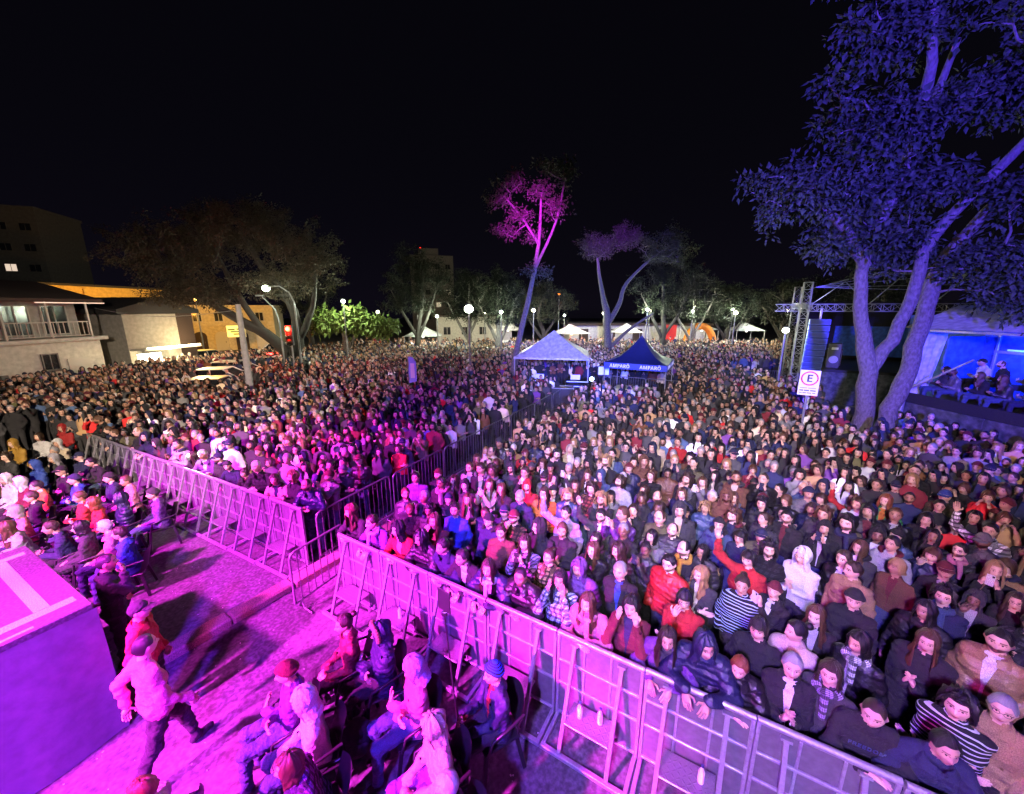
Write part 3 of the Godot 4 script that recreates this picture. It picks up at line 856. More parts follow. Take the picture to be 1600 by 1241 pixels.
func barrier_unit() -> Node3D:
	var o := Node3D.new()
	box_part("sheet", Vector3(0, 0.66, 0), Vector3(0.93, 1.12, 0.006), M.panel, o, 0.0)
	for s in [-1.0, 1.0]: box_part("post", Vector3(0.48 * s, 0.62, 0), Vector3(0.035, 1.18, 0.045), M.alu, o, 0.004)
	var st := stool()
	tube(st, [Vector3(-0.495, 1.235, 0), Vector3(0.495, 1.235, 0)], [0.032], 12)
	put(st.commit(), "top_rail", M.alu, o)
	var hr := box_mesh(Vector3(0.924, 0.028, 0.026), 0.003)
	for y in [0.11, 0.56, 0.88]: put(hr, "rib", M.alu, o, at(0, y, 0.018))
	var vr := box_mesh(Vector3(0.024, 1.08, 0.016), 0.003)
	for x in [-0.16, 0.15]: put(vr, "stiffener", M.alu, o, at(x, 0.66, 0.012))
	for s in [-1.0, 1.0]:
		st = stool()
		bar(st, Vector3(0.27 * s, 1.17, 0.045), Vector3(0.27 * s, 0.06, 0.42), 0.042)
		bx(st, Transform3D(Basis(Vector3.RIGHT, -0.3), Vector3(0.27 * s, 1.185, 0.04)), Vector3(0.09, 0.02, 0.06), 0.002)
		put(st.commit(), "strut", M.alu, o)
	box_part("step", Vector3(0, 0.42, 0.21), Vector3(0.495, 0.02, 0.3), M.tread, o, 0.004)
	for s in [-1.0, 1.0]:
		st = stool()
		bar(st, Vector3(0.2 * s, 0.41, 0.33), Vector3(0.14 * s, 0.05, 0.05), 0.03)
		put(st.commit(), "brace", M.alu, o)
	st = stool()
	bar(st, Vector3(-0.495, 0.035, 0.43), Vector3(0.495, 0.035, 0.43), 0.05)
	for s in [-1.0, 1.0]: bar(st, Vector3(0.47 * s, 0.035, 0.0), Vector3(0.47 * s, 0.035, 0.405), 0.045)
	put(st.commit(), "base_frame", M.alu, o)
	return o

func barriers():
	var proto := barrier_unit()
	var d1 := Vector3(0.864, 0, 0.504)
	var a1 := Vector3(-2.93, 0, -5.9)
	var marks := ["at the end beside the gangway", "second from the gangway", "third from the gangway", "fourth from the gangway", "fifth from the gangway", "sixth from the gangway", "seventh from the gangway", "eighth from the gangway"]
	for i in 8:
		var c: Node3D = proto.duplicate()
		c.name = numbered("crowd_barrier")
		add_child(c)
		c.position = a1 + d1 * (0.5 + i * 1.005) + Vector3(0, 0, rng.randf_range(-0.012, 0.012))
		c.rotation.y = along_turn(d1) + rng.randf_range(-0.012, 0.012)
		tag(c, "aluminium panel barrier before the parka group, " + marks[i], "barrier", "panel barriers along the pit")
	var d2 := Vector3(-0.8898, 0, -0.4563)
	var a2 := Vector3(-3.98, 0, -6.72)
	var words := ["end", "second", "third", "fourth", "fifth", "sixth", "seventh", "eighth", "ninth", "tenth"]
	for i in 10:
		var c: Node3D = proto.duplicate()
		c.name = numbered("crowd_barrier")
		add_child(c)
		c.position = a2 + d2 * (0.5 + i * 1.005)
		c.rotation.y = along_turn(-d2) + rng.randf_range(-0.015, 0.015)
		tag(c, "aluminium panel barrier behind the rows of seats, %s from the kerb" % words[i] if i > 0 else "aluminium panel barrier behind the seats, next to the kerb", "barrier", "panel barriers along the pit")
	proto.free()
	# bottles left on the treads
	var spots := [[1, 0.05, 0.02], [4, -0.12, 0.05], [4, 0.1, 0.0], [5, 0.12, 0.04], [6, 0.0, 0.03]]
	var nth := ["clear bottle standing on the barrier tread near the gangway", "clear bottle with dark cap beside another on a barrier tread", "second clear bottle sharing a barrier tread", "bottle alone on the tread below the navy hooded person", "bottle alone on the tread below the grey haired man"]
	for i in spots.size():
		var s: Array = spots[i]
		var p: Vector3 = a1 + d1 * (0.5 + s[0] * 1.005 + s[1]) + Vector3(-d1.z, 0, d1.x) * (0.16 + s[2]) + Vector3(0, 0.431, 0)
		var o := thing("bottle", nth[i], "bottle", p, 0.0, "bottles on the barrier treads")
		var st := stool()
		tube(st, [Vector3(0, 0, 0), Vector3(0, 0.01, 0), Vector3(0, 0.13, 0), Vector3(0, 0.165, 0), Vector3(0, 0.19, 0)], [0.028, 0.032, 0.032, 0.014, 0.013], 10)
		put(st.commit(), "flask", mat(lin(0.75, 0.76, 0.78), 0.25), o)
		st = stool()
		tube(st, [Vector3(0, 0.191, 0), Vector3(0, 0.21, 0)], [0.015, 0.015], 10)
		put(st.commit(), "cap", mat(lin(0.03, 0.05, 0.12), 0.4), o)
	litter()

func litter():
	var st := stool()
	var r := RandomNumberGenerator.new()
	r.seed = 9
	for i in 260:
		var u := r.randf_range(-9.0, 2.0)
		var v := r.randf_range(0.2, 3.4)
		var p := uvp(u, v, 0.006)
		var a := r.randf() * TAU
		var s := r.randf_range(0.004, 0.016)
		bx(st, Transform3D(Basis(Vector3.UP, a), p), Vector3(s, 0.003, s * r.randf_range(0.5, 1.6)))
	var o := put(st.commit(), "litter", mat(lin(0.6, 0.6, 0.58), 0.8), self)
	tag(o, "specks of confetti and paper scattered on the pit floor", "litter", "", "stuff")

func fence_unit(l: float) -> Node3D:
	var o := Node3D.new()
	var pts := []
	var x := l / 2 - 0.02
	for q in [[-x, 0.18], [-x, 1.0], [-x + 0.03, 1.07], [-x + 0.1, 1.1], [x - 0.1, 1.1], [x - 0.03, 1.07], [x, 1.0], [x, 0.18]]: pts.append(Vector3(q[0], q[1], 0))
	var st := stool()
	tube(st, pts, [0.02], 8)
	tube(st, [Vector3(-x, 0.18, 0), Vector3(x, 0.18, 0)], [0.018], 8)
	put(st.commit(), "frame", M.steel, o)
	st = stool()
	tube(st, [Vector3(0, 0.18, 0), Vector3(0, 1.1, 0)], [0.008], 6)
	var m := st.commit()
	var n := int(l / 0.13)
	for i in n - 1: put(m, "upright", M.steel, o, at(-x + 2 * x * (i + 1) / n, 0, 0))
	for s in [-1.0, 1.0]:
		st = stool()
		tube(st, [Vector3(s * x * 0.8, 0.2, 0), Vector3(s * x * 0.8, 0.05, 0.06), Vector3(s * x * 0.8, 0.02, 0.25)], [0.015], 6)
		tube(st, [Vector3(s * x * 0.8, 0.2, 0), Vector3(s * x * 0.8, 0.05, -0.06), Vector3(s * x * 0.8, 0.02, -0.25)], [0.015], 6)
		put(st.commit(), "foot", M.steel, o)
	return o

func fences():
	var proto := fence_unit(2.0)
	var ord := ["first", "second", "third", "fourth", "fifth", "sixth", "seventh"]
	for i in 7:
		for s in 2:
			var c: Node3D = proto.duplicate()
			c.name = numbered("steel_fence")
			add_child(c)
			c.position = uvp([-6.55, -5.2][s], 5.25 + i * 2.04)
			c.rotation.y = along_turn(AXV) + rng.randf_range(-0.03, 0.03)
			tag(c, "steel bar fence on the %s side of the gangway, %s from the pit" % [["street", "tree"][s], ord[i]], "fence", "steel fences of the gangway")
	var g := fence_unit(1.1)
	g.name = numbered("steel_fence")
	add_child(g)
	g.position = Vector3(-3.35, 0, -6.0)
	g.rotation.y = along_turn(Vector3(0.45, 0, -0.9))
	tag(g, "short steel bar gate standing open at the mouth of the gangway", "fence", "steel fences of the gangway")
	for i in 4:
		var c: Node3D = proto.duplicate()
		c.name = numbered("steel_fence")
		add_child(c)
		c.position = Vector3(10.6 + i * 2.05, 0, -25.2 + i * 0.25)
		c.rotation.y = along_turn(Vector3(1, 0, 0.12))
		tag(c, "steel bar fence crossing the crowd behind the dark blue tent, %s from it" % ord[i], "fence", "steel fences behind the tents")
	for i in 3:
		var c: Node3D = proto.duplicate()
		c.name = numbered("steel_fence")
		add_child(c)
		c.position = uvp(-4.4 + i * 2.0, 22.7)
		c.rotation.y = along_turn(AXU)
		tag(c, "steel bar fence behind the dark blue tent, %s along" % ord[i], "fence", "steel fences behind the tents")
	proto.free()

func platform():
	var o := thing("stage_platform", "raised thrust platform with white taped top and cloth skirt", "stage", uvp(-7.07, -0.9), along_turn(AXU))
	# local x along the stage front, local z towards the stage; platform spans x -1.15..1.15, z -2..2
	box_part("deck", Vector3(0, 1.69, 0), Vector3(2.34, 0.1, 4.04), M.deck, o, 0.012)
	var tp := stool()
	for q in [[0.9, -0.1, 0.13, 3.7], [-0.9, -0.1, 0.1, 3.7]]: bx(tp, at(q[0], 1.742, q[1]), Vector3(q[2], 0.003, q[3]))
	put(tp.commit(), "tape_line", M.white_tape, o)
	tp = stool()
	bx(tp, at(0, 1.7445, -1.72), Vector3(1.66, 0.003, 0.12))
	put(tp.commit(), "tape_line", M.white_tape, o)
	tp = stool()
	bx(tp, at(1.11, 1.742, -0.4), Vector3(0.04, 0.003, 2.4))
	put(tp.commit(), "tape_line", M.white_tape, o)
	# skirt cloth with hanging folds
	for side in 4:
		var st := stool()
		var l: float = [2.34, 4.04, 2.34, 4.04][side]
		var w: float = [2.02, 1.17, 2.02, 1.17][side]
		var b := Basis(Vector3.UP, side * PI / 2)
		var n := int(l * 22)
		var grid := []
		for i in n + 1:
			var col := []
			for j in 9:
				var x := -l / 2 - 0.02 + (l + 0.04) * i / n
				var y := 1.67 - 1.66 * j / 8.0
				var open := float(j) / 8.0
				var z := w + 0.012 + 0.05 * open + open * (0.032 * sin(x * 5.2 + 0.8 * sin(x * 3.1 + side) + open * 0.5) + 0.02 * nz.get_noise_3d(x * 1.7, y * 0.9, side * 7.0))
				col.append(b * Vector3(x, y, z))
			grid.append(col)
		grid_faces(st, grid)
		put(st.commit(), "skirt", M.skirt, o)
	for x in [-1.1, 1.1]:
		for z in [-1.9, 0.0, 1.9]: box_part("leg", Vector3(x, 0.82, z), Vector3(0.06, 1.64, 0.06), M.steel, o)

func grid_faces(st: SurfaceTool, g: Array):
	var n := g.size()
	var m: int = g[0].size()
	var nm := []
	for i in n:
		var row := []
		for j in m:
			var a: Vector3 = g[mini(i + 1, n - 1)][j] - g[maxi(i - 1, 0)][j]
			var b: Vector3 = g[i][mini(j + 1, m - 1)] - g[i][maxi(j - 1, 0)]
			row.append(b.cross(a).normalized())
		nm.append(row)
	for i in n - 1:
		for j in m - 1:
			tri(st, g[i][j], g[i + 1][j], g[i + 1][j + 1], nm[i][j], nm[i + 1][j], nm[i + 1][j + 1], Vector2(i, j), Vector2(i + 1, j), Vector2(i + 1, j + 1))
			tri(st, g[i][j], g[i + 1][j + 1], g[i][j + 1], nm[i][j], nm[i + 1][j + 1], nm[i][j + 1], Vector2(i, j), Vector2(i + 1, j + 1), Vector2(i, j + 1))

func canopy(w: float, d: float, eave: float, top: float, sag: float) -> ArrayMesh:
	var st := stool()
	for s in 4:
		var b := Basis(Vector3.UP, s * PI / 2)
		var hw: float = [w, d, w, d][s] / 2
		var hd: float = [d, w, d, w][s] / 2
		var g := []
		for i in 13:
			var col := []
			for j in 11:
				var t := j / 10.0
				var x := lerpf(-1.0, 1.0, i / 12.0) * hw * (1.0 - t)
				var y := lerpf(eave, top, t) - sag * sin(PI * t) * (0.6 + 0.4 * absf(i / 6.0 - 1.0)) - 0.04 * sin(PI * i / 12.0) * (1.0 - t)
				col.append(b * Vector3(x, y, hd * (1.0 - t)))
			g.append(col)
		grid_faces(st, g)
	return st.commit()

func mixing_tents():
	# dark blue tent with printed valance
	var o := thing("blue_tent", "dark blue pop-up tent with white AMPARÔ print on its valance", "tent", uvp(-3.5, 21.0), along_turn(AXU), "mixing tents")
	put(canopy(3.0, 3.0, 2.32, 3.62, 0.28), "canopy", M.blue_pvc, o)
	for s in 4:
		var v := box_mesh(Vector3(3.0, 0.3, 0.012))
		var p := put(v, "valance", M.blue_valance, o, Transform3D(Basis(Vector3.UP, s * PI / 2), Basis(Vector3.UP, s * PI / 2) * Vector3(0, 2.17, 1.5)))
		if s == 0 or s == 1:
			for x in [-0.72, 0.74]:
				put(letters("AMPARÔ", 0.17, 0.006), "lettering", M.print_white, p, at(x, 0.0, 0.011))
	for x in [-1.46, 1.46]:
		for z in [-1.46, 1.46]: box_part("leg", Vector3(x, 1.1, z), Vector3(0.045, 2.2, 0.045), M.alu, o)
	var w := thing("white_tent", "pale pyramid tent over the mixing desks", "tent", Vector3(2.4, 0, -22.5), along_turn(Vector3(0.985, 0, 0.17)), "mixing tents")
	put(canopy(4.0, 4.0, 2.42, 3.75, 0.08), "canopy", M.white_pvc, w)
	for s in 4: put(box_mesh(Vector3(4.0, 0.1, 0.012)), "valance", M.white_pvc, w, Transform3D(Basis(Vector3.UP, s * PI / 2), Basis(Vector3.UP, s * PI / 2) * Vector3(0, 2.36, 2.0)))
	for x in [-1.96, 1.96]:
		for z in [-1.96, 1.96]: box_part("leg", Vector3(x, 1.2, z), Vector3(0.06, 2.4, 0.06), M.alu, w)
	# the desks and boxes under it
	var blue_led := glow(Color(0.15, 0.3, 1.0), 3.0)
	for q in [[1.55, -20.6, 1.5, "mixing desk with a blue lit edge under the pale tent"], [3.45, -20.3, 1.2, "second mixing desk with blue screens beside the tent post"]]:
		var c := thing("mixing_desk", q[3], "mixing desk", Vector3(q[0], 0, q[1]), along_turn(Vector3(0.98, 0, 0.15)), "mixing desks")
		box_part("case", Vector3(0, 0.5, 0), Vector3(q[2], 1.0, 0.75), M.black_plastic, c, 0.02)
		var st := stool()
		bx(st, Transform3D(Basis(Vector3.RIGHT, 0.25), Vector3(0, 1.12, 0)), Vector3(q[2], 0.14, 0.8), 0.02)
		put(st.commit(), "console", M.black_metal, c)
		put(box_mesh(Vector3(q[2] - 0.1, 0.04, 0.02)), "led_strip", blue_led, c, at(0, 1.0, 0.42))
		put(box_mesh(Vector3(q[2] - 0.1, 0.04, 0.02)), "led_strip", blue_led, c, at(0, 1.25, 0.43))
		put(box_mesh(Vector3(0.5, 0.26, 0.02)), "screen", glow(Color(0.2, 0.35, 1.0), 1.2), c, Transform3D(Basis(Vector3.RIGHT, -0.4), Vector3(-0.1, 1.38, -0.2)))
		for x in [-0.45, 0.45]: box_part("leg", Vector3(x * q[2], 0.35, 0.2), Vector3(0.05, 0.7, 0.05), M.steel, c)
	var ms := thing("monitor_screen", "small blue monitor on a stand beside the tent post", "monitor", Vector3(4.9, 0, -20.6), along_turn(Vector3(0.98, 0, 0.1)))
	box_part("case", Vector3(0, 1.72, 0), Vector3(0.62, 0.5, 0.06), M.black_plastic, ms)
	put(box_mesh(Vector3(0.56, 0.44, 0.01)), "screen", glow(Color(0.12, 0.3, 1.0), 2.2), ms, at(0, 1.72, 0.037))
	box_part("stand", Vector3(0, 0.74, -0.05), Vector3(0.05, 1.48, 0.05), M.steel, ms)
	box_part("foot", Vector3(0, 0.02, -0.05), Vector3(0.5, 0.04, 0.4), M.steel, ms)
	var fs := thing("follow_spot", "lit follow spot shining from under the pale tent", "spotlight", Vector3(4.05, 1.3, -19.35), 0.0)
	fs.rotation.y = face_turn(Vector3(-6.5, 0, 19.0))
	var ft := stool()
	tube(ft, [Vector3(0, 0.22, -0.4), Vector3(0, 0.22, -0.3), Vector3(0, 0.22, 0.12), Vector3(0, 0.22, 0.18)], [0.06, 0.1, 0.1, 0.12], 14)
	put(ft.commit(), "housing", M.black_metal, fs)
	ft = stool()
	ball(ft, Vector3(0, 0.22, 0.16), Vector3(0.11, 0.11, 0.05))
	put(ft.commit(), "lens_light", glow(Color(0.75, 0.9, 1.0), 30.0), fs)
	box_part("stand", Vector3(0, -0.6, -0.1), Vector3(0.05, 1.4, 0.05), M.steel, fs)
	var fl := SpotLight3D.new()
	fl.name = "follow_beam"
	fl.position = Vector3(0, 0.22, 0.26)
	fl.rotation.y = PI
	fl.rotation.x = 0.0
	fl.light_color = Color(0.6, 0.8, 1.0)
	fl.light_energy = 60.0
	fl.spot_angle = 5.0
	fl.spot_range = 60.0
	fl.light_size = 0.08
	fl.shadow_enabled = true
	fs.add_child(fl)
	for q in [[0.55, -19.8, 1.1, "black flight case standing before the mixing desk"], [2.4, -18.9, 1.3, "wide black flight case below the follow spot"]]:
		var k := thing("flight_case", q[3], "flight case", Vector3(q[0], 0, q[1]), along_turn(Vector3(0.98, 0, 0.15)), "flight cases at the mixing desks")
		box_part("case", Vector3(0, 0.62, 0), Vector3(q[2], 1.1, 0.7), M.black_plastic, k, 0.015)
		var eb := stool()
		for sx in [-1.0, 1.0]:
			for sz in [-1.0, 1.0]: bar(eb, Vector3(sx * q[2] / 2, 0.07, sz * 0.35), Vector3(sx * q[2] / 2, 1.17, sz * 0.35), 0.03)
			bar(eb, Vector3(-q[2] / 2, 1.17, sx * 0.35), Vector3(q[2] / 2, 1.17, sx * 0.35), 0.03)
		put(eb.commit(), "edge_trim", M.alu, k)
		for sx in [-0.4, 0.4]:
			for sz in [-0.25, 0.25]: box_part("caster", Vector3(sx * q[2], 0.035, sz), Vector3(0.05, 0.07, 0.07), M.tyre, k)
	var tb := thing("camera_riser", "pale cloth covered riser under the dark blue tent", "riser", uvp(-3.6, 20.4), along_turn(AXU))
	box_part("top", Vector3(0, 0.92, 0), Vector3(2.0, 0.05, 1.1), M.white_pvc, tb)
	box_part("cloth", Vector3(0, 0.46, 0), Vector3(1.96, 0.9, 1.06), M.white_pvc, tb, 0.02)

func truss(parent: Node3D, called: String, a: Vector3, b: Vector3, w: float, m: Material):
	var st := stool()
	var d := (b - a)
	var l := d.length()
	d /= l
	var ref := Vector3.BACK if absf(d.z) < 0.8 else Vector3.UP
	var x := ref.cross(d).normalized()
	var y := d.cross(x)
	var cs := []
	for s in [[-1, -1], [1, -1], [1, 1], [-1, 1]]: cs.append(x * w / 2 * s[0] + y * w / 2 * s[1])
	for c in cs: tube(st, [a + c, b + c], [0.025], 6)
	var n := maxi(2, int(l / w))
	for i in n:
		for k in 4:
			var p: Vector3 = a + d * l * i / n
			var q: Vector3 = a + d * l * (i + 1) / n
			var c0: Vector3 = cs[k]
			var c1: Vector3 = cs[(k + 1) % 4]
			if i % 2: tube(st, [p + c0, q + c1], [0.014], 5, false)
			else: tube(st, [p + c1, q + c0], [0.014], 5, false)
			tube(st, [q + c0, q + c1], [0.014], 5, false)
	put(st.commit(), called, m, parent)

func second_stage():
	var o := thing("second_stage", "black second stage with truss towers and a blue sheeted roof", "stage", Vector3(19.0, 0, -19.4), along_turn(Vector3(0.88, 0, 0.47)))
	box_part("deck", Vector3(1.2, 1.78, -2.6), Vector3(9.6, 0.14, 6.0), M.black_metal, o)
	for k in 5: box_part("skirt_panel", Vector3(-2.65 + k * 1.925, 0.86, 0.42), Vector3(1.91, 1.7, 0.03), M.ply, o, 0.004)
	box_part("back_cloth", Vector3(1.2, 3.6, -5.55), Vector3(9.4, 3.5, 0.06), M.black_cloth, o, 0.0)
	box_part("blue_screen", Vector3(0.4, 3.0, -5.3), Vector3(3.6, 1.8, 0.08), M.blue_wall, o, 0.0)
	truss(o, "truss_tower", Vector3(-3.9, 0, 0.1), Vector3(-3.9, 6.3, 0.1), 0.36, M.alu)
	truss(o, "truss_tower", Vector3(5.9, 0, 0.1), Vector3(5.9, 6.3, 0.1), 0.36, M.alu)
	truss(o, "truss_tower", Vector3(-3.6, 0, -5.4), Vector3(-3.6, 6.3, -5.4), 0.36, M.alu)
	truss(o, "truss_beam", Vector3(-5.2, 5.0, 0.1), Vector3(6.2, 5.0, 0.1), 0.36, M.alu)
	truss(o, "truss_beam", Vector3(-3.7, 5.1, 0.1), Vector3(-3.7, 5.1, -5.4), 0.3, M.alu)
	var st := stool()
	var g := []
	for i in 11:
		var col := []
		for j in 9:
			var f := i / 10.0
			col.append(Vector3(-3.7 + 9.6 * f, 6.0 + 0.9 * sin(PI * f) - 0.05 * sin(i * 2.0), 0.9 - 6.6 * j / 8.0 + 0.02 * sin(i * 3.0)))
		g.append(col)
	grid_faces(st, g)
	put(st.commit(), "roof_sheet", M.white_pvc, o)
	st = stool()
	for i in 5: bar(st, Vector3(-3.7, 6.0, 0.9), Vector3(-3.7, 6.0, 0.9) + Vector3(2.4 * (i + 1), 0.9 * sin(PI * 0.25 * (i + 1)) , 0) * 0.99, 0.03)
	for k in 5:
		bar(st, Vector3(-3.6 + k * 2.3, 5.2, 0.1), Vector3(-2.5 + k * 2.3, 6.0 + 0.9 * sin(PI * (1.2 + k * 2.3) / 9.6) - 0.08, 0.6), 0.04)
		bar(st, Vector3(-1.4 + k * 1.9, 5.2, 0.1), Vector3(-2.5 + k * 2.3, 6.0 + 0.9 * sin(PI * (1.2 + k * 2.3) / 9.6) - 0.08, 0.6), 0.04)
	put(st.commit(), "roof_strut", M.alu, o)
	box_part("corner_post", Vector3(3.2, 3.4, 0.3), Vector3(0.7, 3.2, 0.08), M.white_pvc, o)
	# hung line array, cabinet by cabinet, lit blue
	var la := thing("line_array", "hanging column of loudspeakers beside the truss tower", "loudspeaker", Vector3(14.3, 0, -18.4), face_turn(Vector3(-12, 0, 18)))
	for k in 9:
		var a := 0.03 * k
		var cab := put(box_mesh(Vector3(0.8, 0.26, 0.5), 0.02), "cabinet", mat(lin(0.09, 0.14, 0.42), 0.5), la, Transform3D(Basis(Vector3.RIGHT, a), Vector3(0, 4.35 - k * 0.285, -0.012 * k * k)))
		put(box_mesh(Vector3(0.7, 0.18, 0.01), 0.002), "grille", mat(lin(0.04, 0.07, 0.25), 0.6), cab, at(0, 0, 0.256))
	box_part("hanging_bar", Vector3(0, 4.72, 0), Vector3(0.08, 0.5, 0.3), M.steel, la)
	# gear on the deck
	var base := Vector3(19.0, 1.85, -19.4)
	var b := Basis(Vector3.UP, along_turn(Vector3(0.88, 0, 0.47)))
	for q in [[-2.2, -0.5, 0.55, 1.3, "tall black stage loudspeaker on the second stage"], [-1.9, -1.9, 0.7, 0.9, "squat black amplifier behind the tall loudspeaker"], [2.0, -1.0, 0.6, 0.7, "floor monitor at the middle of the second stage"]]:
		var s := thing("stage_speaker", q[4], "loudspeaker", base + b * Vector3(q[0], 0, q[1]), along_turn(Vector3(0.88, 0, 0.47)) - 0.2)
		box_part("cabinet", Vector3(0, q[3] / 2, 0), Vector3(q[2], q[3], 0.5), M.black_plastic, s, 0.02)
		var cn := stool()
		tube(cn, [Vector3(0, q[3] * 0.35, 0.255), Vector3(0, q[3] * 0.35, 0.24)], [q[2] * 0.36, q[2] * 0.15], 16)
		put(cn.commit(), "cone", M.steel, s)
		put(box_mesh(Vector3(q[2] * 0.5, 0.12, 0.01)), "horn", M.frame_pale, s, at(0, q[3] * 0.8, 0.258))
	var dk := thing("drum_kit", "drum kit with shiny rims on the second stage", "drum kit", base + b * Vector3(-2.9, 0, -1.7), 0.4)
	for q in [[0, 0.35, 0, 0.32, true], [-0.4, 0.62, 0.15, 0.17, false], [0.4, 0.58, 0.1, 0.2, false], [0.0, 0.78, -0.1, 0.15, false]]:
		var ds := stool()
		var ax := Vector3(0, 0, 0.2) if q[4] else Vector3(0, 0.12, 0)
		var c := Vector3(q[0], q[1], q[2])
		tube(ds, [c - ax, c + ax], [q[3]], 16)
		put(ds.commit(), "drum", M.red_paint if not q[4] else M.print_white, dk)
	for q in [[-0.55, 1.1, -0.1], [0.6, 1.05, -0.15]]:
		var ds := stool()
		tube(ds, [Vector3(q[0], 0, q[2]), Vector3(q[0], q[1], q[2])], [0.012], 6)
		tube(ds, [Vector3(q[0], q[1], q[2]), Vector3(q[0], q[1] + 0.01, q[2])], [0.22, 0.05], 16)
		put(ds.commit(), "cymbal", mat(lin(0.6, 0.45, 0.15), 0.3, 0.9), dk)

func bleacher():
	# local x runs from the tree end towards the camera, local z faces the crowd
	var d := Vector3(0.08, 0, 1.0).normalized()
	var o := thing("grandstand_tent", "white roofed grandstand tent with blue lit back wall and black fascia", "grandstand", Vector3(13.75, 0, -13.3), along_turn(d))
	var L := 9.0
	for k in 4: box_part("fascia_panel", Vector3(1.13 + k * 2.26, 0.9, -0.02), Vector3(2.245, 1.74, 0.03), M.ply, o, 0.004)
	box_part("front_cloth", Vector3(L / 2, 1.96, 0.03), Vector3(L, 0.34, 0.04), M.black_cloth, o, 0.01)
	box_part("floor", Vector3(L / 2, 1.72, -1.6), Vector3(L, 0.08, 3.1), M.black_metal, o)
	box_part("step", Vector3(L / 2, 1.93, -1.7), Vector3(L, 0.3, 0.9), M.black_metal, o)
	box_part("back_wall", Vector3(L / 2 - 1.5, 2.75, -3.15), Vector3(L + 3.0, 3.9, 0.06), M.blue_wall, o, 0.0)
	for x in [0.05, 4.5, 8.9]:
		box_part("pole", Vector3(x, 2.12, 0.08), Vector3(0.1, 4.24, 0.1), M.alu, o)
		box_part("pole", Vector3(x, 2.1, -3.05), Vector3(0.08, 4.2, 0.08), M.alu, o)
	for x in [0.05, 4.5]:
		var st := stool()
		bar(st, Vector3(x, 2.2, 0.0), Vector3(x + 1.6, 3.45, -0.02), 0.05)
		bar(st, Vector3(x, 4.15, -0.1), Vector3(x, 4.15, -3.0), 0.05)
		put(st.commit(), "roof_brace", M.alu, o)
	var st2 := stool()
	bar(st2, Vector3(0, 4.25, 0.06), Vector3(L, 4.25, 0.06), 0.07)
	bar(st2, Vector3(0, 3.5, -3.05), Vector3(L, 3.5, -3.05), 0.09)
	put(st2.commit(), "roof_beam", M.alu, o)
	var g := []
	for i in 15:
		var col := []
		for j in 9:
			var f := j / 8.0
			col.append(Vector3(-0.25 + (L + 0.5) * i / 14.0, 4.32 + 0.75 * (1.0 - absf(f * 2.0 - 1.0)) - 0.05 * sin(PI * f * 2.0) * sin(i * 0.9), 0.3 - 3.8 * f))
		g.append(col)
	var rs := stool()
	grid_faces(rs, g)
	put(rs.commit(), "roof_sheet", M.white_pvc, o)
	# side curtain at the tree end
	g = []
	for i in 21:
		var col := []
		for j in 7:
			var f := i / 20.0
			var q := j / 6.0
			col.append(Vector3(-0.1 - 0.05 * sin(i * 1.7) * (0.4 + q), 4.25 - 3.2 * q, 0.2 - 1.5 * f + 0.5 * q * f))
		g.append(col)
	rs = stool()
	grid_faces(rs, g)
	put(rs.commit(), "side_curtain", M.white_pvc, o)
	# a blue lamp strip under the roof lights the back wall
	put(box_mesh(Vector3(L - 1.0, 0.05, 0.06)), "strip_light", glow(Color(0.1, 0.3, 1.0), 4.0), o, at(L / 2, 3.6, -2.8))
	box_part("end_wall", Vector3(-0.4, 2.4, -2.4), Vector3(0.06, 3.2, 1.4), M.blue_wall, o, 0.0)
	for x in [1.0, 4.5, 7.5]: omni(o, Vector3(x, 3.5, -2.3), Color(0.08, 0.25, 1.0), 7.0, 0.1)

func lamp_post(called: String, label: String, p: Vector3, h: float, arm: Vector3, c: Color, energy: float, r := 0.17, group := "park lamps"):
	var o := thing(called, label, "street lamp", p, 0.0, group)
	var top := Vector3(0, h, 0) + arm
	var pts := [Vector3(0, 0, 0), Vector3(0, h * 0.5, 0), Vector3(0, h * 0.86, 0)]
	if arm.length() > 0.2:
		pts.append(Vector3(0, h * 0.96, 0) + arm * 0.15)
		pts.append(Vector3(0, h * 1.02, 0) + arm * 0.5)
		pts.append(top + Vector3(0, 0.08, 0))
	else: pts.append(Vector3(0, h - 0.1, 0))
	tube_part("pole", pts, [0.075, 0.06, 0.05, 0.04, 0.035, 0.03], M.steel, o, 8)
	var st := stool()
	if arm.length() > 0.2: bx(st, Transform3D(Basis(Vector3.UP, along_turn(arm)), top + Vector3(0, 0.06, 0)), Vector3(0.55, 0.09, 0.24), 0.03)
	else: bx(st, at(0, h + r * 0.9, 0), Vector3(r * 1.2, 0.05, r * 1.2), 0.01)
	put(st.commit(), "lamp_head", M.steel, o)
	st = stool()
	ball(st, top + Vector3(0, -0.02, 0), Vector3(r, r * 0.85, r), 14, 10)
	put(st.commit(), "lamp_globe", glow(c, 12.0), o)
	omni(o, top + Vector3(0, -0.02, 0), c, energy, r * 0.9)

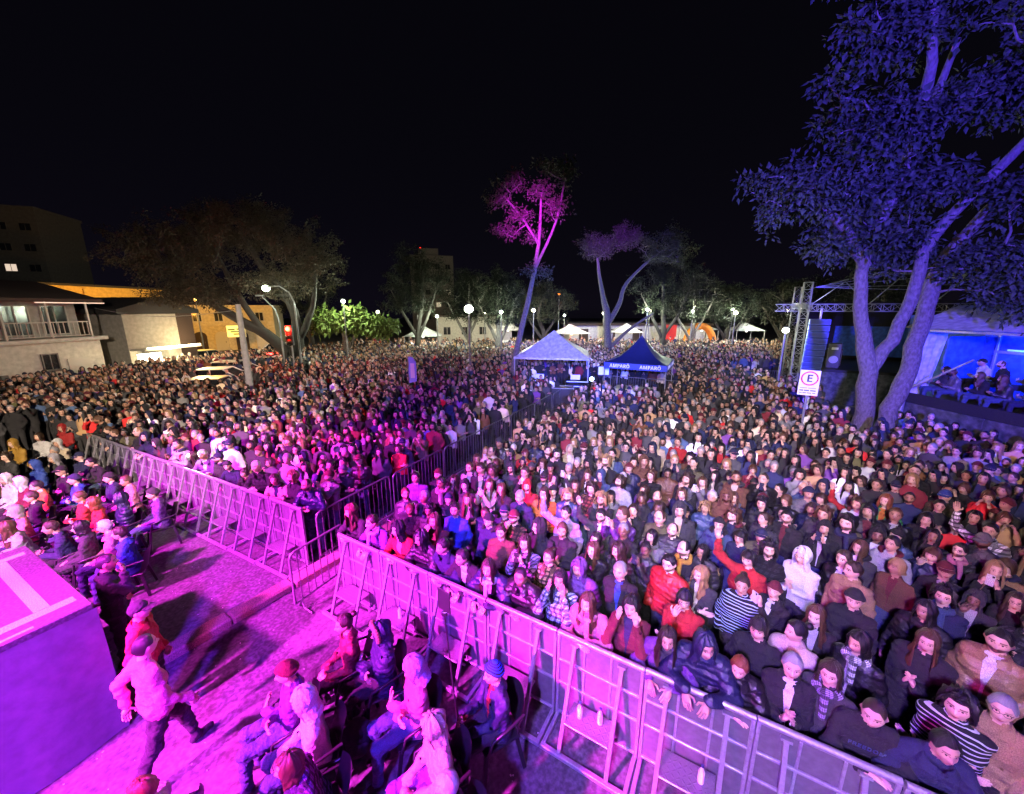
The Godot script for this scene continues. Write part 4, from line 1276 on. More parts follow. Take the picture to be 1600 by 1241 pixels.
func street():
	var white := Color(0.93, 1.0, 0.88)
	lamp_post("street_lamp", "tall street lamp with a curved arm beside the traffic light", Vector3(-13.6, 0, -25.0), 6.2, Vector3(-1.65, 0.0, 0.0), white, 20.0, 0.22, "street lamps")
	lamp_post("park_lamp", "brightest park lamp standing between the bare sapling and slender tree", Vector3(-2.6, 0, -24.0), 4.95, Vector3(0, 0, 0), white, 75.0, 0.27)
	var far := [
		[13.2, -19.0, 3.95, 8.0, "park lamp by the blue column of loudspeakers"],
		[12.4, -36.5, 4.9, 57.0, "park lamp beside the forked tree"],
		[18.6, -41.0, 4.7, 57.0, "park lamp between the red kiosk and the arch"],
		[23.8, -43.0, 4.9, 64.6, "park lamp near the white pavilion"],
		[31.5, -46.0, 4.6, 45.599999999999994, "park lamp at the far end of the pavilion"],
		[-0.9, -33.0, 4.7, 49.4, "park lamp behind the slender tree"],
		[-6.8, -36.0, 4.3, 38.0, "park lamp behind the banner"],
		[-12.4, -29.4, 5.5, 42.0, "park lamp over the yellow green tree"],
		[6.2, -47.0, 4.2, 49.4, "park lamp by the grassy bank"],
	]
	for f in far: lamp_post("park_lamp", f[4], Vector3(f[0], 0, f[1]), f[2], Vector3.ZERO, white, f[3], 0.15)
	var more := [
		[-15.5, -46.0, 4.6, "park lamp behind the far end of the spreading tree"], [-3.2, -46.5, 4.4, "park lamp before the white house"], [2.2, -40.5, 4.8, "park lamp between the slender and forked trees"],
		[9.6, -41.5, 4.5, "park lamp just behind the forked tree"], [15.4, -44.5, 4.7, "park lamp behind the broad dark tree"], [20.8, -37.0, 4.6, "park lamp above the kiosk side of the crowd"],
		[27.4, -39.5, 4.8, "park lamp over the pavilion side of the crowd"], [34.5, -41.0, 4.6, "park lamp behind the second stage"],
	]
	for f in more: lamp_post("park_lamp", f[3], Vector3(f[0], 0, f[1]), f[2], Vector3.ZERO, Color(1.0, 0.97, 0.82), 40.0, 0.19)
	lamp_post("orange_lamp", "lone orange lamp above the dark trees", Vector3(5.4, 0, -46.0), 6.6, Vector3.ZERO, Color(1.0, 0.5, 0.12), 6.0, 0.12, "warm lamps")
	lamp_post("wall_lamp", "warm lamp on a pole before the ochre hall", Vector3(-31.85, 0, -38.0), 5.07, Vector3.ZERO, Color(1.0, 0.72, 0.3), 55.0, 0.16, "warm lamps")
	lamp_post("wall_lamp", "warm lamp on a pole before the arched facade", Vector3(-30.5, 0, -38.6), 5.8, Vector3.ZERO, Color(1.0, 0.76, 0.36), 48.0, 0.15, "warm lamps")
	lamp_post("wall_lamp", "warm lamp low at the foot of the ochre hall", Vector3(-35.8, 0, -34.6), 4.4, Vector3.ZERO, Color(1.0, 0.68, 0.26), 26.0, 0.1, "warm lamps")
	# utility pole and its wire
	var u := thing("utility_pole", "plain concrete utility pole rising from the crowd before the cars", "utility pole", Vector3(-11.8, 0, -17.2))
	tube_part("shaft", [Vector3(0, 0, 0), Vector3(0, 2.5, 0), Vector3(0, 5.1, 0)], [0.16, 0.14, 0.11], M.concrete, u, 10)
	tube_part("cap", [Vector3(0, 5.1, 0), Vector3(0, 5.14, 0)], [0.12, 0.1], M.concrete, u, 10)
	var wp := []
	for k in 13:
		var f := k / 12.0
		wp.append(Vector3(-11.8, 4.9, -17.2).lerp(Vector3(-26.4, 5.0, -25.2), f) - Vector3(0, 0.4 * sin(PI * f), 0))
	var wi := tube_part("overhead_wire", wp, [0.014], mat(lin(0.3, 0.3, 0.3), 0.6), self, 5)
	tag(wi, "overhead wire from the utility pole to the lit shop", "wire")
	# second bent pole and traffic light
	var t := thing("traffic_light", "traffic light showing red on a thin pole under the street lamp", "traffic light", Vector3(-13.3, 0, -23.6))
	tube_part("pole", [Vector3(0, 0, 0), Vector3(0, 3.9, 0)], [0.06, 0.05], M.steel, t, 8)
	box_part("signal_box", Vector3(0.0, 3.4, 0.12), Vector3(0.42, 1.2, 0.2), M.black_plastic, t, 0.03)
	for k in 3:
		var st := stool()
		ball(st, Vector3(0, 3.78 - 0.38 * k, 0.22), Vector3(0.17, 0.17, 0.07), 12, 8)
		put(st.commit(), "signal_lens", glow(Color(1.0, 0.12, 0.03), 30.0) if k == 0 else mat(lin(0.02, 0.02, 0.01), 0.3), t)
	omni(t, Vector3(0, 3.78, 0.36), Color(1.0, 0.06, 0.03), 22.0, 0.1)
	var bp := thing("bent_pole", "unlit bent lamp pole behind the street lamp", "street lamp", Vector3(-15.4, 0, -26.2))
	tube_part("pole", [Vector3(0, 0, 0), Vector3(0, 4.0, 0), Vector3(-0.15, 4.9, 0), Vector3(-0.9, 5.7, 0)], [0.06, 0.05, 0.045, 0.03], M.steel, bp, 8)
	box_part("lamp_head", Vector3(-1.05, 5.78, 0), Vector3(0.5, 0.09, 0.22), M.steel, bp)
	# standing banner in the crowd
	var b := thing("feather_banner", "narrow blue and white banner standing in the crowd", "banner", Vector3(-4.9, 0, -18.2), -0.2)
	tube_part("pole", [Vector3(0, 0, 0), Vector3(0, 2.75, 0)], [0.02], M.steel, b, 6)
	var st3 := stool()
	slab(st3, PackedVector2Array([Vector2(0.03, 1.5), Vector2(0.4, 1.6), Vector2(0.42, 2.5), Vector2(0.25, 2.74), Vector2(0.03, 2.76)]), -0.006, 0.006)
	put(st3.commit(), "flag", mat(lin(0.3, 0.38, 0.75), 0.7), b)
	put(box_mesh(Vector3(0.2, 0.7, 0.016)), "print", M.print_white, b, at(0.22, 2.1, 0))
	# the parking sign with its ring and letter
	var s := thing("parking_sign", "white parking sign with a red ring round the letter E", "sign", Vector3(9.35, 0, -12.05), face_turn(Vector3(-0.62, 0, 1.0)))
	tube_part("pole", [Vector3(0, 0, 0), Vector3(0, 3.0, 0)], [0.035], M.alu, s, 10)
	var pl := box_part("plate", Vector3(0, 2.68, 0.05), Vector3(0.52, 0.8, 0.012), mat(lin(0.78, 0.78, 0.76), 0.5), s, 0.003)
	var ring := stool()
	for k in 40:
		var a0 := TAU * k / 40.0
		var a1 := TAU * (k + 1) / 40.0
		quad(ring, Vector3(cos(a0) * 0.185, sin(a0) * 0.185, 0), Vector3(cos(a1) * 0.185, sin(a1) * 0.185, 0), Vector3(cos(a1) * 0.225, sin(a1) * 0.225, 0), Vector3(cos(a0) * 0.225, sin(a0) * 0.225, 0), Vector3.BACK)
	put(ring.commit(), "ring", mat(lin(0.55, 0.02, 0.03), 0.5), pl, at(0, 0.14, 0.0095))
	put(letters("E", 0.23, 0.003), "lettering", mat(lin(0.01, 0.01, 0.012), 0.5), pl, at(0, 0.14, 0.0095))
	var pr := stool()
	for q in [[-0.165, 0.1], [-0.03, 0.13], [0.13, 0.14]]: bx(pr, at(q[0], -0.245, 0.0075), Vector3(q[1], 0.035, 0.002))
	put(pr.commit(), "print_line", mat(lin(0.03, 0.06, 0.35), 0.5), pl)
	pr = stool()
	for q in [[-0.18, 0.07], [-0.08, 0.09], [0.04, 0.11], [0.16, 0.08]]: bx(pr, at(q[0], -0.32, 0.0075), Vector3(q[1], 0.022, 0.002))
	for q in [[-0.12, 0.18], [0.1, 0.2]]: bx(pr, at(q[0], -0.165, 0.0075), Vector3(q[1], 0.016, 0.002))
	put(pr.commit(), "print_line", mat(lin(0.08, 0.08, 0.09), 0.5), pl)
	# far stalls
	var stall := Node3D.new()
	put(canopy(3.6, 3.0, 2.3, 3.3, 0.05), "canopy", M.white_pvc, stall)
	for x in [-1.7, 1.7]:
		for z in [-1.4, 1.4]: box_part("leg", Vector3(x, 1.15, z), Vector3(0.05, 2.3, 0.05), M.alu, stall)
	box_part("counter", Vector3(0, 0.5, 1.3), Vector3(3.3, 1.0, 0.5), M.white_pvc, stall)
	var names := ["white food stall by the white house", "white food stall with a warm lamp near the grassy bank", "white food stall behind the forked tree", "white food stall at the end of the pavilion", "white food stall under the broad dark tree", "white food stall behind the leafless shrub"]
	var where := [[-0.5, -51.0], [6.6, -44.2], [13.5, -46.5], [29.5, -50.0], [24.5, -51.5], [-9.0, -40.0]]
	for i in 6:
		var c: Node3D = stall.duplicate()
		c.name = numbered("food_stall")
		add_child(c)
		c.position = Vector3(where[i][0], 0, where[i][1])
		c.rotation.y = rng.randf_range(-0.3, 0.3)
		tag(c, names[i], "stall", "food stalls behind the square")
		var st := stool()
		ball(st, Vector3(0, 2.2, 0.4), Vector3(0.09, 0.09, 0.09), 10, 8)
		put(st.commit(), "bulb", glow(Color(1, 0.8, 0.5) if i == 1 else Color(1, 0.97, 0.9), 14.0), c)
		omni(c, Vector3(0, 2.2, 0.4), Color(1.0, 0.62, 0.25) if i == 1 else Color(1, 0.97, 0.88), 14.0, 0.08)
	stall.free()

# ------------------------------------------------------------------ parked cars
func car_proto(paint: Material) -> Node3D:
	var o := Node3D.new()
	# side outline in xy (x forward), pushed out across z
	var st := stool()
	slab(st, PackedVector2Array([Vector2(-2.05, 0.3), Vector2(2.05, 0.3), Vector2(2.1, 0.55), Vector2(2.0, 0.78), Vector2(0.95, 0.92), Vector2(-1.9, 0.95), Vector2(-2.1, 0.75)]), -0.84, 0.84)
	put(st.commit(), "body", paint, o)
	st = stool()
	var low := [Vector3(1.0, 0.92, 0.78), Vector3(-1.75, 0.95, 0.78)]
	var top := [Vector3(0.15, 1.42, 0.62), Vector3(-1.25, 1.43, 0.62)]
	for s in [-1.0, 1.0]:
		var f := Vector3(1, 1, s)
		quad(st, low[0] * f, low[1] * f, top[1] * f, top[0] * f, Vector3(0, 0.3, s).normalized())
	var b := Vector3(1, 1, -1)
	quad(st, low[0], low[0] * b, top[0] * b, top[0], Vector3(0.5, 0.86, 0).normalized())
	quad(st, low[1], low[1] * b, top[1] * b, top[1], Vector3(-0.7, 0.7, 0).normalized())
	put(st.commit(), "window_band", M.glass, o)
	st = stool()
	bx(st, at(-0.55, 1.445, 0), Vector3(1.46, 0.05, 1.28), 0.02)
	for s in [-1.0, 1.0]:
		bar(st, Vector3(1.0, 0.92, 0.785 * s), Vector3(0.15, 1.43, 0.63 * s), 0.06)
		bar(st, Vector3(-0.5, 0.94, 0.785 * s), Vector3(-0.55, 1.43, 0.63 * s), 0.06)
		bar(st, Vector3(-1.75, 0.95, 0.785 * s), Vector3(-1.25, 1.43, 0.63 * s), 0.08)
	put(st.commit(), "roof", paint, o)
	for x in [-1.3, 1.32]:
		for z in [-0.78, 0.78]:
			st = stool()
			tube(st, [Vector3(x, 0.32, z - 0.1), Vector3(x, 0.32, z + 0.1)], [0.32], 18)
			var w := put(st.commit(), "wheel", M.tyre, o)
			st = stool()
			tube(st, [Vector3(x, 0.32, z + 0.105 * signf(z)), Vector3(x, 0.32, z + 0.112 * signf(z))], [0.2], 14)
			put(st.commit(), "rim", M.alu, w)
	for z in [-0.62, 0.62]:
		box_part("headlight", Vector3(2.06, 0.66, z), Vector3(0.08, 0.14, 0.3), M.print_white, o)
		box_part("tail_lamp", Vector3(-2.06, 0.78, z), Vector3(0.06, 0.14, 0.26), M.red_paint, o)
	return o

func cars():
	var paints := {"white": mat(lin(0.7, 0.7, 0.7), 0.3), "silver": mat(lin(0.42, 0.43, 0.45), 0.3, 0.5), "grey": mat(lin(0.2, 0.2, 0.21), 0.3, 0.4)}
	for p in paints.values():
		p.clearcoat_enabled = true
		p.clearcoat = 0.8
	var list := [
		["silver", -15.3, -20.1, 0.25, "silver car in the crowd closest to the utility pole"],
		["white", -17.4, -23.4, 0.2, "white car in the crowd behind the silver one"],
		["white", -18.9, -26.6, 0.15, "white car in the crowd beside the police car"],
		["silver", -25.6, -30.2, 1.1, "silver car by the lit shop"],
		["grey", -26.4, -34.2, 1.0, "grey car before the ochre hall"],
		["white", -24.0, -41.0, 0.4, "white car before the arched facade"],
	]
	for q in list:
		var c := car_proto(paints[q[0]])
		c.name = numbered("parked_car")
		add_child(c)
		c.position = Vector3(q[1], 0, q[2])
		c.rotation.y = q[3]
		tag(c, q[4], "car", "cars standing in the crowd")
		taken.append(Vector2(q[1], q[2]))
	var pc := car_proto(paints["white"])
	pc.name = numbered("police_car")
	add_child(pc)
	pc.position = Vector3(-17.6, 0, -29.4)
	pc.rotation.y = 0.1
	tag(pc, "white police car with red lamps on its roof bar", "car", "cars standing in the crowd")
	put(box_mesh(Vector3(0.25, 0.12, 1.1), 0.03), "light_bar", M.black_plastic, pc, at(-0.5, 1.54, 0))
	put(box_mesh(Vector3(0.26, 0.1, 0.4), 0.03), "bar_lamp", glow(Color(1, 0.05, 0.05), 9.0), pc, at(-0.5, 1.65, 0.3))
	omni(pc, Vector3(-0.5, 1.78, 0.3), Color(1, 0.05, 0.05), 2.0, 0.05)
# ------------------------------------------------------------------ bodies
# A body is a field of tapered limbs joined by a smooth minimum and meshed as surface nets: one continuous skin.
# Surfaces: 0 skin, 1 top garment, 2 trousers, 3 shoes, 4 shirt front, 5 head.
func elbow(s: Vector3, w: Vector3, pole: Vector3) -> Vector3:
	var d := w - s
	var l := minf(d.length(), 0.535)
	var n := d.normalized()
	var x := (0.285 * 0.285 - 0.255 * 0.255 + l * l) / (2.0 * l)
	var h := sqrt(maxf(0.0, 0.285 * 0.285 - x * x))
	var p := (pole - n * pole.dot(n)).normalized()
	return s + n * x + p * h

func skeleton(pose: String, bulk: int) -> Dictionary:
	var b: float = [0.0, 0.012, 0.026][bulk]
	var bones := []
	var hands := []
	var seated := pose.begins_with("seat")
	var lean := 0.0
	match pose:
		"rail": lean = 0.2
		"rail2": lean = 0.28
		"phone": lean = -0.03
		"seat_fold": lean = -0.05
		"seat_bow": lean = 0.22
		"seat_lap": lean = 0.05
		"seat_stick": lean = 0.02
	var hip := Vector3(0, 0.5, -0.02) if seated else Vector3(0, 0.92, 0)
	var drop := 0.4 if seated else 0.0
	var up := Transform3D(Basis(Vector3.RIGHT, lean), hip) * at(0, -0.92, 0)
	var add := func(a: Vector3, ra: float, c: Vector3, rc: float, k: float, t: int, flat: float): bones.append([a, ra, c, rc, k, t, flat])
	# trunk
	add.call(up * Vector3(-0.085, 1.22, 0.005), 0.116 + b, up * Vector3(0.085, 1.22, 0.005), 0.116 + b, 0.06, 1, 1.22)
	add.call(up * Vector3(-0.105, 1.36, -0.01), 0.07 + b * 0.8, up * Vector3(0.105, 1.36, -0.01), 0.07 + b * 0.8, 0.06, 1, 1.1)
	add.call(up * Vector3(-0.07, 1.06, 0.0), 0.112 + b, up * Vector3(0.07, 1.06, 0.0), 0.112 + b, 0.08, 1, 1.22)
	add.call(up * Vector3(-0.085, 0.93, -0.005), 0.12 + b, up * Vector3(0.085, 0.93, -0.005), 0.12 + b, 0.08, 1, 1.18)
	add.call(up * Vector3(-0.02, 1.435, -0.015), 0.06 + b * 0.4, up * Vector3(0.02, 1.435, -0.015), 0.06 + b * 0.4, 0.035, 1, 1.0)
	add.call(up * Vector3(0, 1.44, -0.01), 0.056, up * Vector3(0, 1.57, 0.012), 0.052, 0.012, 0, 1.0)
	# legs
	for s in [-1.0, 1.0]:
		var h := Vector3(s * 0.085, 0.9, 0)
		var k := Vector3(s * 0.095, 0.5, 0.02)
		var a := Vector3(s * 0.1, 0.1, -0.02)
		var f := Vector3(0, 0, 1)
		if seated:
			h = Vector3(s * 0.09, 0.53, 0.0)
			k = Vector3(s * (0.11 if pose != "seat_bow" else 0.16), 0.52, 0.42)
			a = Vector3(s * 0.12, 0.1, 0.4 + (0.05 if s > 0 else -0.06))
		elif pose == "walk":
			k = Vector3(s * 0.09, 0.5, 0.16 * s + 0.05)
			a = Vector3(s * 0.09, 0.1 if s > 0 else 0.16, 0.3 * s - 0.02)
		add.call(h, 0.098, k, 0.068, 0.05, 2, 1.0)
		add.call(k, 0.066, a, 0.05, 0.03, 2, 1.0)
		add.call(a + Vector3(0, -0.045, -0.03), 0.046, a + Vector3(s * 0.02, -0.055, 0.15), 0.038, 0.02, 3, 1.0)
	add.call(Vector3(-0.07, hip.y - 0.03, 0), 0.112, Vector3(0.07, hip.y - 0.03, 0), 0.112, 0.05, 2, 1.05)
	# arms: wrist targets in the standing frame, then [finger direction, palm normal, hand kind]
	var W := {}
	match pose:
		"side": W = {-1: [Vector3(-0.27, 0.86, 0.06), Vector3(0, -1, 0.1), Vector3(1, 0, 0), 0], 1: [Vector3(0.27, 0.86, 0.06), Vector3(0, -1, 0.1), Vector3(-1, 0, 0), 0]}
		"pocket": W = {-1: [Vector3(-0.19, 0.93, 0.12), Vector3(0.3, -1, 0), Vector3(0, 0, -1), -1], 1: [Vector3(0.19, 0.93, 0.12), Vector3(-0.3, -1, 0), Vector3(0, 0, -1), -1]}
		"fold", "seat_fold": W = {-1: [Vector3(0.09, 1.17, 0.2), Vector3(1, 0.1, -0.1), Vector3(0, 0, -1), 3], 1: [Vector3(-0.1, 1.12, 0.22), Vector3(-1, 0.2, -0.2), Vector3(0, 0, -1), 3]}
		"rail": W = {-1: [Vector3(-0.05, 1.19, 0.36), Vector3(0.9, 0.0, 0.35), Vector3(0, -1, 0), 3], 1: [Vector3(0.07, 1.2, 0.33), Vector3(-0.9, 0.05, 0.3), Vector3(0, -1, 0), 0]}
		"rail2": W = {-1: [Vector3(-0.12, 1.17, 0.38), Vector3(0.35, -0.5, 0.8), Vector3(0.4, -1, 0), 0], 1: [Vector3(0.1, 1.17, 0.4), Vector3(-0.35, -0.5, 0.8), Vector3(-0.4, -1, 0), 0]}
		"wave": W = {-1: [Vector3(-0.36, 1.78, 0.16), Vector3(-0.15, 1, 0.05), Vector3(0.1, 0, 1), 1], 1: [Vector3(0.24, 0.92, 0.12), Vector3(0, -1, 0.1), Vector3(-1, 0, 0), 0]}
		"phone": W = {-1: [Vector3(-0.075, 1.5, 0.34), Vector3(0.3, 1, 0.0), Vector3(0.9, 0, -0.2), 2], 1: [Vector3(0.075, 1.5, 0.34), Vector3(-0.3, 1, 0.0), Vector3(-0.9, 0, -0.2), 2]}
		"clasp": W = {-1: [Vector3(-0.055, 1.17, 0.25), Vector3(0.4, 0.9, 0.25), Vector3(1, -0.3, 0), 3], 1: [Vector3(0.055, 1.17, 0.26), Vector3(-0.4, 0.9, 0.25), Vector3(-1, -0.3, 0), 3]}
		"chin": W = {-1: [Vector3(-0.09, 1.42, 0.17), Vector3(0.35, 0.9, 0.0), Vector3(0.3, 0, -1), 0], 1: [Vector3(-0.08, 1.13, 0.23), Vector3(-1, 0.1, -0.1), Vector3(0, 0, -1), 3]}
		"face": W = {-1: [Vector3(-0.12, 1.46, 0.16), Vector3(0.25, 1, -0.05), Vector3(0.7, 0, -0.6), 1], 1: [Vector3(0.12, 1.46, 0.16), Vector3(-0.25, 1, -0.05), Vector3(-0.7, 0, -0.6), 1]}
		"seat_lap": W = {-1: [Vector3(-0.08, 0.98, 0.3), Vector3(0.8, -0.2, 0.5), Vector3(0, -1, 0), 0], 1: [Vector3(0.1, 0.99, 0.28), Vector3(-0.8, -0.2, 0.5), Vector3(0, -1, 0), 0]}
		"seat_bow": W = {-1: [Vector3(-0.05, 1.1, 0.33), Vector3(0.5, 0.4, 0.3), Vector3(1, -0.3, 0), 2], 1: [Vector3(0.05, 1.1, 0.33), Vector3(-0.5, 0.4, 0.3), Vector3(-1, -0.3, 0), 2]}
		"seat_stick": W = {-1: [Vector3(-0.06, 1.17, 0.36), Vector3(0.5, 0.1, 0.6), Vector3(1, 0, -0.3), 2], 1: [Vector3(0.05, 1.03, 0.34), Vector3(-0.5, 0.1, 0.6), Vector3(-1, 0, -0.3), 2]}
		"walk": W = {-1: [Vector3(-0.25, 0.92, 0.2), Vector3(0, -0.9, 0.4), Vector3(1, 0, 0), 0], 1: [Vector3(0.25, 0.9, -0.15), Vector3(0, -1, -0.2), Vector3(-1, 0, 0), 0]}
	for s in [-1, 1]:
		var q: Array = W[s]
		var sh := up * Vector3(s * 0.158, 1.355, -0.01)
		var w: Vector3 = q[0] - Vector3(0, drop, 0)
		var pole := Vector3(s * 0.35, -1.0, -0.5)
		if q[0].y > 1.6: pole = Vector3(s * 1.0, -0.4, 0.1)
		if pose == "rail" or pose == "rail2": pole = Vector3(s * 0.8, -0.6, -0.2)
		if (w - sh).length() > 0.53: w = sh + (w - sh).normalized() * 0.53
		var e := elbow(sh, w, pole)
		add.call(sh, 0.06 + b * 0.8, e, 0.05 + b * 0.7, 0.018, 1, 1.0)
		add.call(e, 0.05 + b * 0.7, w, 0.039 + b * 0.4, 0.012, 1, 1.0)
		if q[3] >= 0: hands.append([w, q[1].normalized(), q[2], q[3], s])
	var nod := -0.06
	if pose.begins_with("rail"): nod = -0.02
	return {"bones": bones, "hands": hands, "head": up * Vector3(0, 1.605, 0.025), "up": up, "nod": nod}

func field_mesh(bones: Array, cell: float, up: Transform3D, bulk: int) -> Array:
	var lo := Vector3.ONE * 9.0
	var hi := Vector3.ONE * -9.0
	for q in bones:
		for e in [[q[0], q[1]], [q[2], q[3]]]:
			lo = lo.min(e[0] - Vector3.ONE * (e[1] + cell * 3.0))
			hi = hi.max(e[0] + Vector3.ONE * (e[1] + cell * 3.0))
	var nx := int((hi.x - lo.x) / cell) + 2
	var ny := int((hi.y - lo.y) / cell) + 2
	var nzz := int((hi.z - lo.z) / cell) + 2
	var sy := nx
	var sz := nx * ny
	var f := PackedFloat32Array()
	f.resize(nx * ny * nzz)
	f.fill(9.0)
	var best := f.duplicate()
	var tg := PackedByteArray()
	tg.resize(f.size())
	var reach := 0.05 + cell * 1.5
	for q in bones:
		var a: Vector3 = q[0]
		var ra: float = q[1]
		var c: Vector3 = q[2]
		var rc: float = q[3]
		var k: float = q[4]
		var t: int = q[5]
		var flat: float = q[6]
		var ba := c - a
		ba.z *= flat
		var inv := 1.0 / maxf(ba.dot(ba), 1e-6)
		var m := maxf(ra, rc) + reach
		var l0 := a.min(c) - Vector3.ONE * m
		var h0 := a.max(c) + Vector3.ONE * m
		var i0 := maxi(0, int((l0.x - lo.x) / cell))
		var i1 := mini(nx - 1, int((h0.x - lo.x) / cell) + 1)
		var j0 := maxi(0, int((l0.y - lo.y) / cell))
		var j1 := mini(ny - 1, int((h0.y - lo.y) / cell) + 1)
		var k0 := maxi(0, int((l0.z - lo.z) / cell))
		var k1 := mini(nzz - 1, int((h0.z - lo.z) / cell) + 1)
		for kz in range(k0, k1 + 1):
			var pz := (lo.z + kz * cell - a.z) * flat
			for jy in range(j0, j1 + 1):
				var py := lo.y + jy * cell - a.y
				var row := kz * sz + jy * sy
				for ix in range(i0, i1 + 1):
					var p := Vector3(lo.x + ix * cell - a.x, py, pz)
					var h := clampf(p.dot(ba) * inv, 0.0, 1.0)
					var d := (p - ba * h).length() - lerpf(ra, rc, h)
					if d > reach: continue
					var n := row + ix
					if d < best[n]:
						best[n] = d
						tg[n] = t
					var o := f[n]
					var w := clampf(0.5 + 0.5 * (o - d) / k, 0.0, 1.0)
					f[n] = lerpf(o, d, w) - k * w * (1.0 - w)
	# folds in the cloth
	if cell < 0.045:
		var amp: float = [0.012, 0.018, 0.009][bulk]
		for kz in nzz:
			for jy in ny:
				var row := kz * sz + jy * sy
				var y := lo.y + jy * cell
				for ix in nx:
					var n := row + ix
					var v := f[n]
					if v > 0.05 or v < -0.06: continue
					var t := tg[n]
					if t == 1 or t == 2:
						var x := lo.x + ix * cell
						var z := lo.z + kz * cell
						f[n] = v + amp * 1.6 * nz.get_noise_3d(x * 5.0, y * 10.0 + x * 4.0, z * 5.0)
						if cell < 0.025: f[n] += 0.009 * nz.get_noise_3d(x * 11.0 + 5.0, y * 20.0 - x * 9.0, z * 11.0)
						if bulk == 2 and t == 1: f[n] -= 0.013 * absf(sin(y * 44.0 + x * 3.0))
	var vid := PackedInt32Array()
	vid.resize(f.size())
	vid.fill(-1)
	var vs := PackedVector3Array()
	var ns := PackedVector3Array()
	var ts := PackedByteArray()
	var gap := PackedFloat32Array()
	var inv_up := up.affine_inverse()
	var lim := cell * 2.2
	for kz in nzz - 1:
		for jy in ny - 1:
			var row := kz * sz + jy * sy
			for ix in nx - 1:
				var n := row + ix
				var a := f[n]
				if a > lim or a < -lim: continue
				var b := f[n + 1]
				var c := f[n + sy]
				var d := f[n + sy + 1]
				var e := f[n + sz]
				var g := f[n + sz + 1]
				var h := f[n + sz + sy]
				var i := f[n + sz + sy + 1]
				var cnt := int(a < 0) + int(b < 0) + int(c < 0) + int(d < 0) + int(e < 0) + int(g < 0) + int(h < 0) + int(i < 0)
				if cnt == 0 or cnt == 8: continue
				var s := Vector3.ZERO
				var q := 0
				if (a < 0) != (b < 0): s += Vector3(a / (a - b), 0, 0); q += 1
				if (c < 0) != (d < 0): s += Vector3(c / (c - d), 1, 0); q += 1
				if (e < 0) != (g < 0): s += Vector3(e / (e - g), 0, 1); q += 1
				if (h < 0) != (i < 0): s += Vector3(h / (h - i), 1, 1); q += 1
				if (a < 0) != (c < 0): s += Vector3(0, a / (a - c), 0); q += 1
				if (b < 0) != (d < 0): s += Vector3(1, b / (b - d), 0); q += 1
				if (e < 0) != (h < 0): s += Vector3(0, e / (e - h), 1); q += 1
				if (g < 0) != (i < 0): s += Vector3(1, g / (g - i), 1); q += 1
				if (a < 0) != (e < 0): s += Vector3(0, 0, a / (a - e)); q += 1
				if (b < 0) != (g < 0): s += Vector3(1, 0, b / (b - g)); q += 1
				if (c < 0) != (h < 0): s += Vector3(0, 1, c / (c - h)); q += 1
				if (d < 0) != (i < 0): s += Vector3(1, 1, d / (d - i)); q += 1
				vid[n] = vs.size()
				var p := lo + (Vector3(ix, jy, kz) + s / q) * cell
				vs.append(p)
				ns.append(Vector3(b + d + g + i - a - c - e - h, c + d + h + i - a - b - e - g, e + g + h + i - a - b - c - d).normalized())
				var t := tg[n]
				ts.append(t)
				var l := inv_up * p
				gap.append(absf(l.x) - 0.012 - 0.13 * maxf(0.0, l.y - 1.1) if t == 1 and l.z > 0.03 and l.y > 0.88 and l.y < 1.47 else 1.0)
	var out := []
	var maps := []
	for t in 5:
		out.append([PackedVector3Array(), PackedVector3Array(), PackedVector2Array(), PackedInt32Array()])
		maps.append({})
	for kz in range(1, nzz - 1):
		for jy in range(1, ny - 1):
			var row := kz * sz + jy * sy
			for ix in range(1, nx - 1):
				var n := row + ix
				var a := f[n]
				if a > lim or a < -lim: continue
				for ax in 3:
					var st: int = [1, sy, sz][ax]
					var b := f[n + st]
					if (a < 0) == (b < 0): continue
					var u: int = [sy, sz, 1][ax]
					var w: int = [sz, 1, sy][ax]
					var q := [vid[n], vid[n - u], vid[n - u - w], vid[n - w]]
					if q[0] < 0 or q[1] < 0 or q[2] < 0 or q[3] < 0: continue
					var t := ts[q[0]]
					if t == 1 and (gap[q[0]] < 0.0 or gap[q[1]] < 0.0 or gap[q[2]] < 0.0 or gap[q[3]] < 0.0):
						for w3 in [[q[0], q[1], q[2]], [q[0], q[2], q[3]]]:
							if a >= 0: w3 = [w3[0], w3[2], w3[1]]
							for side in [[4, -1.0], [1, 1.0]]:
								var pv := []
								var pn := []
								for z3 in 3:
									var i0: int = w3[z3]
									var i1: int = w3[(z3 + 1) % 3]
									var g0 := gap[i0] * float(side[1])
									var g1 := gap[i1] * float(side[1])
									if g0 >= 0.0:
										pv.append(vs[i0])
										pn.append(ns[i0])
									if (g0 < 0.0) != (g1 < 0.0):
										var fr := g0 / (g0 - g1)
										pv.append(vs[i0].lerp(vs[i1], fr))
										pn.append(ns[i0].lerp(ns[i1], fr))
								var so: Array = out[side[0]]
								for z3 in range(1, pv.size() - 1):
									for z4 in [0, z3, z3 + 1]:
										so[3].append(so[0].size())
										so[0].append(pv[z4])
										so[1].append(pn[z4])
										so[2].append(Vector2(pv[z4].x + pv[z4].z, pv[z4].y))
						continue
					var mp: Dictionary = maps[t]
					var o: Array = out[t]
					var ids := []
					for v in q:
						if not mp.has(v):
							mp[v] = o[0].size()
							o[0].append(vs[v])
							o[1].append(ns[v])
							o[2].append(Vector2(vs[v].x + vs[v].z, vs[v].y))
						ids.append(mp[v])
					if a < 0: o[3].append_array([ids[0], ids[1], ids[2], ids[0], ids[2], ids[3]])
					else: o[3].append_array([ids[0], ids[2], ids[1], ids[0], ids[3], ids[2]])
	var big: Array = out[1]
	var vote := 0.0
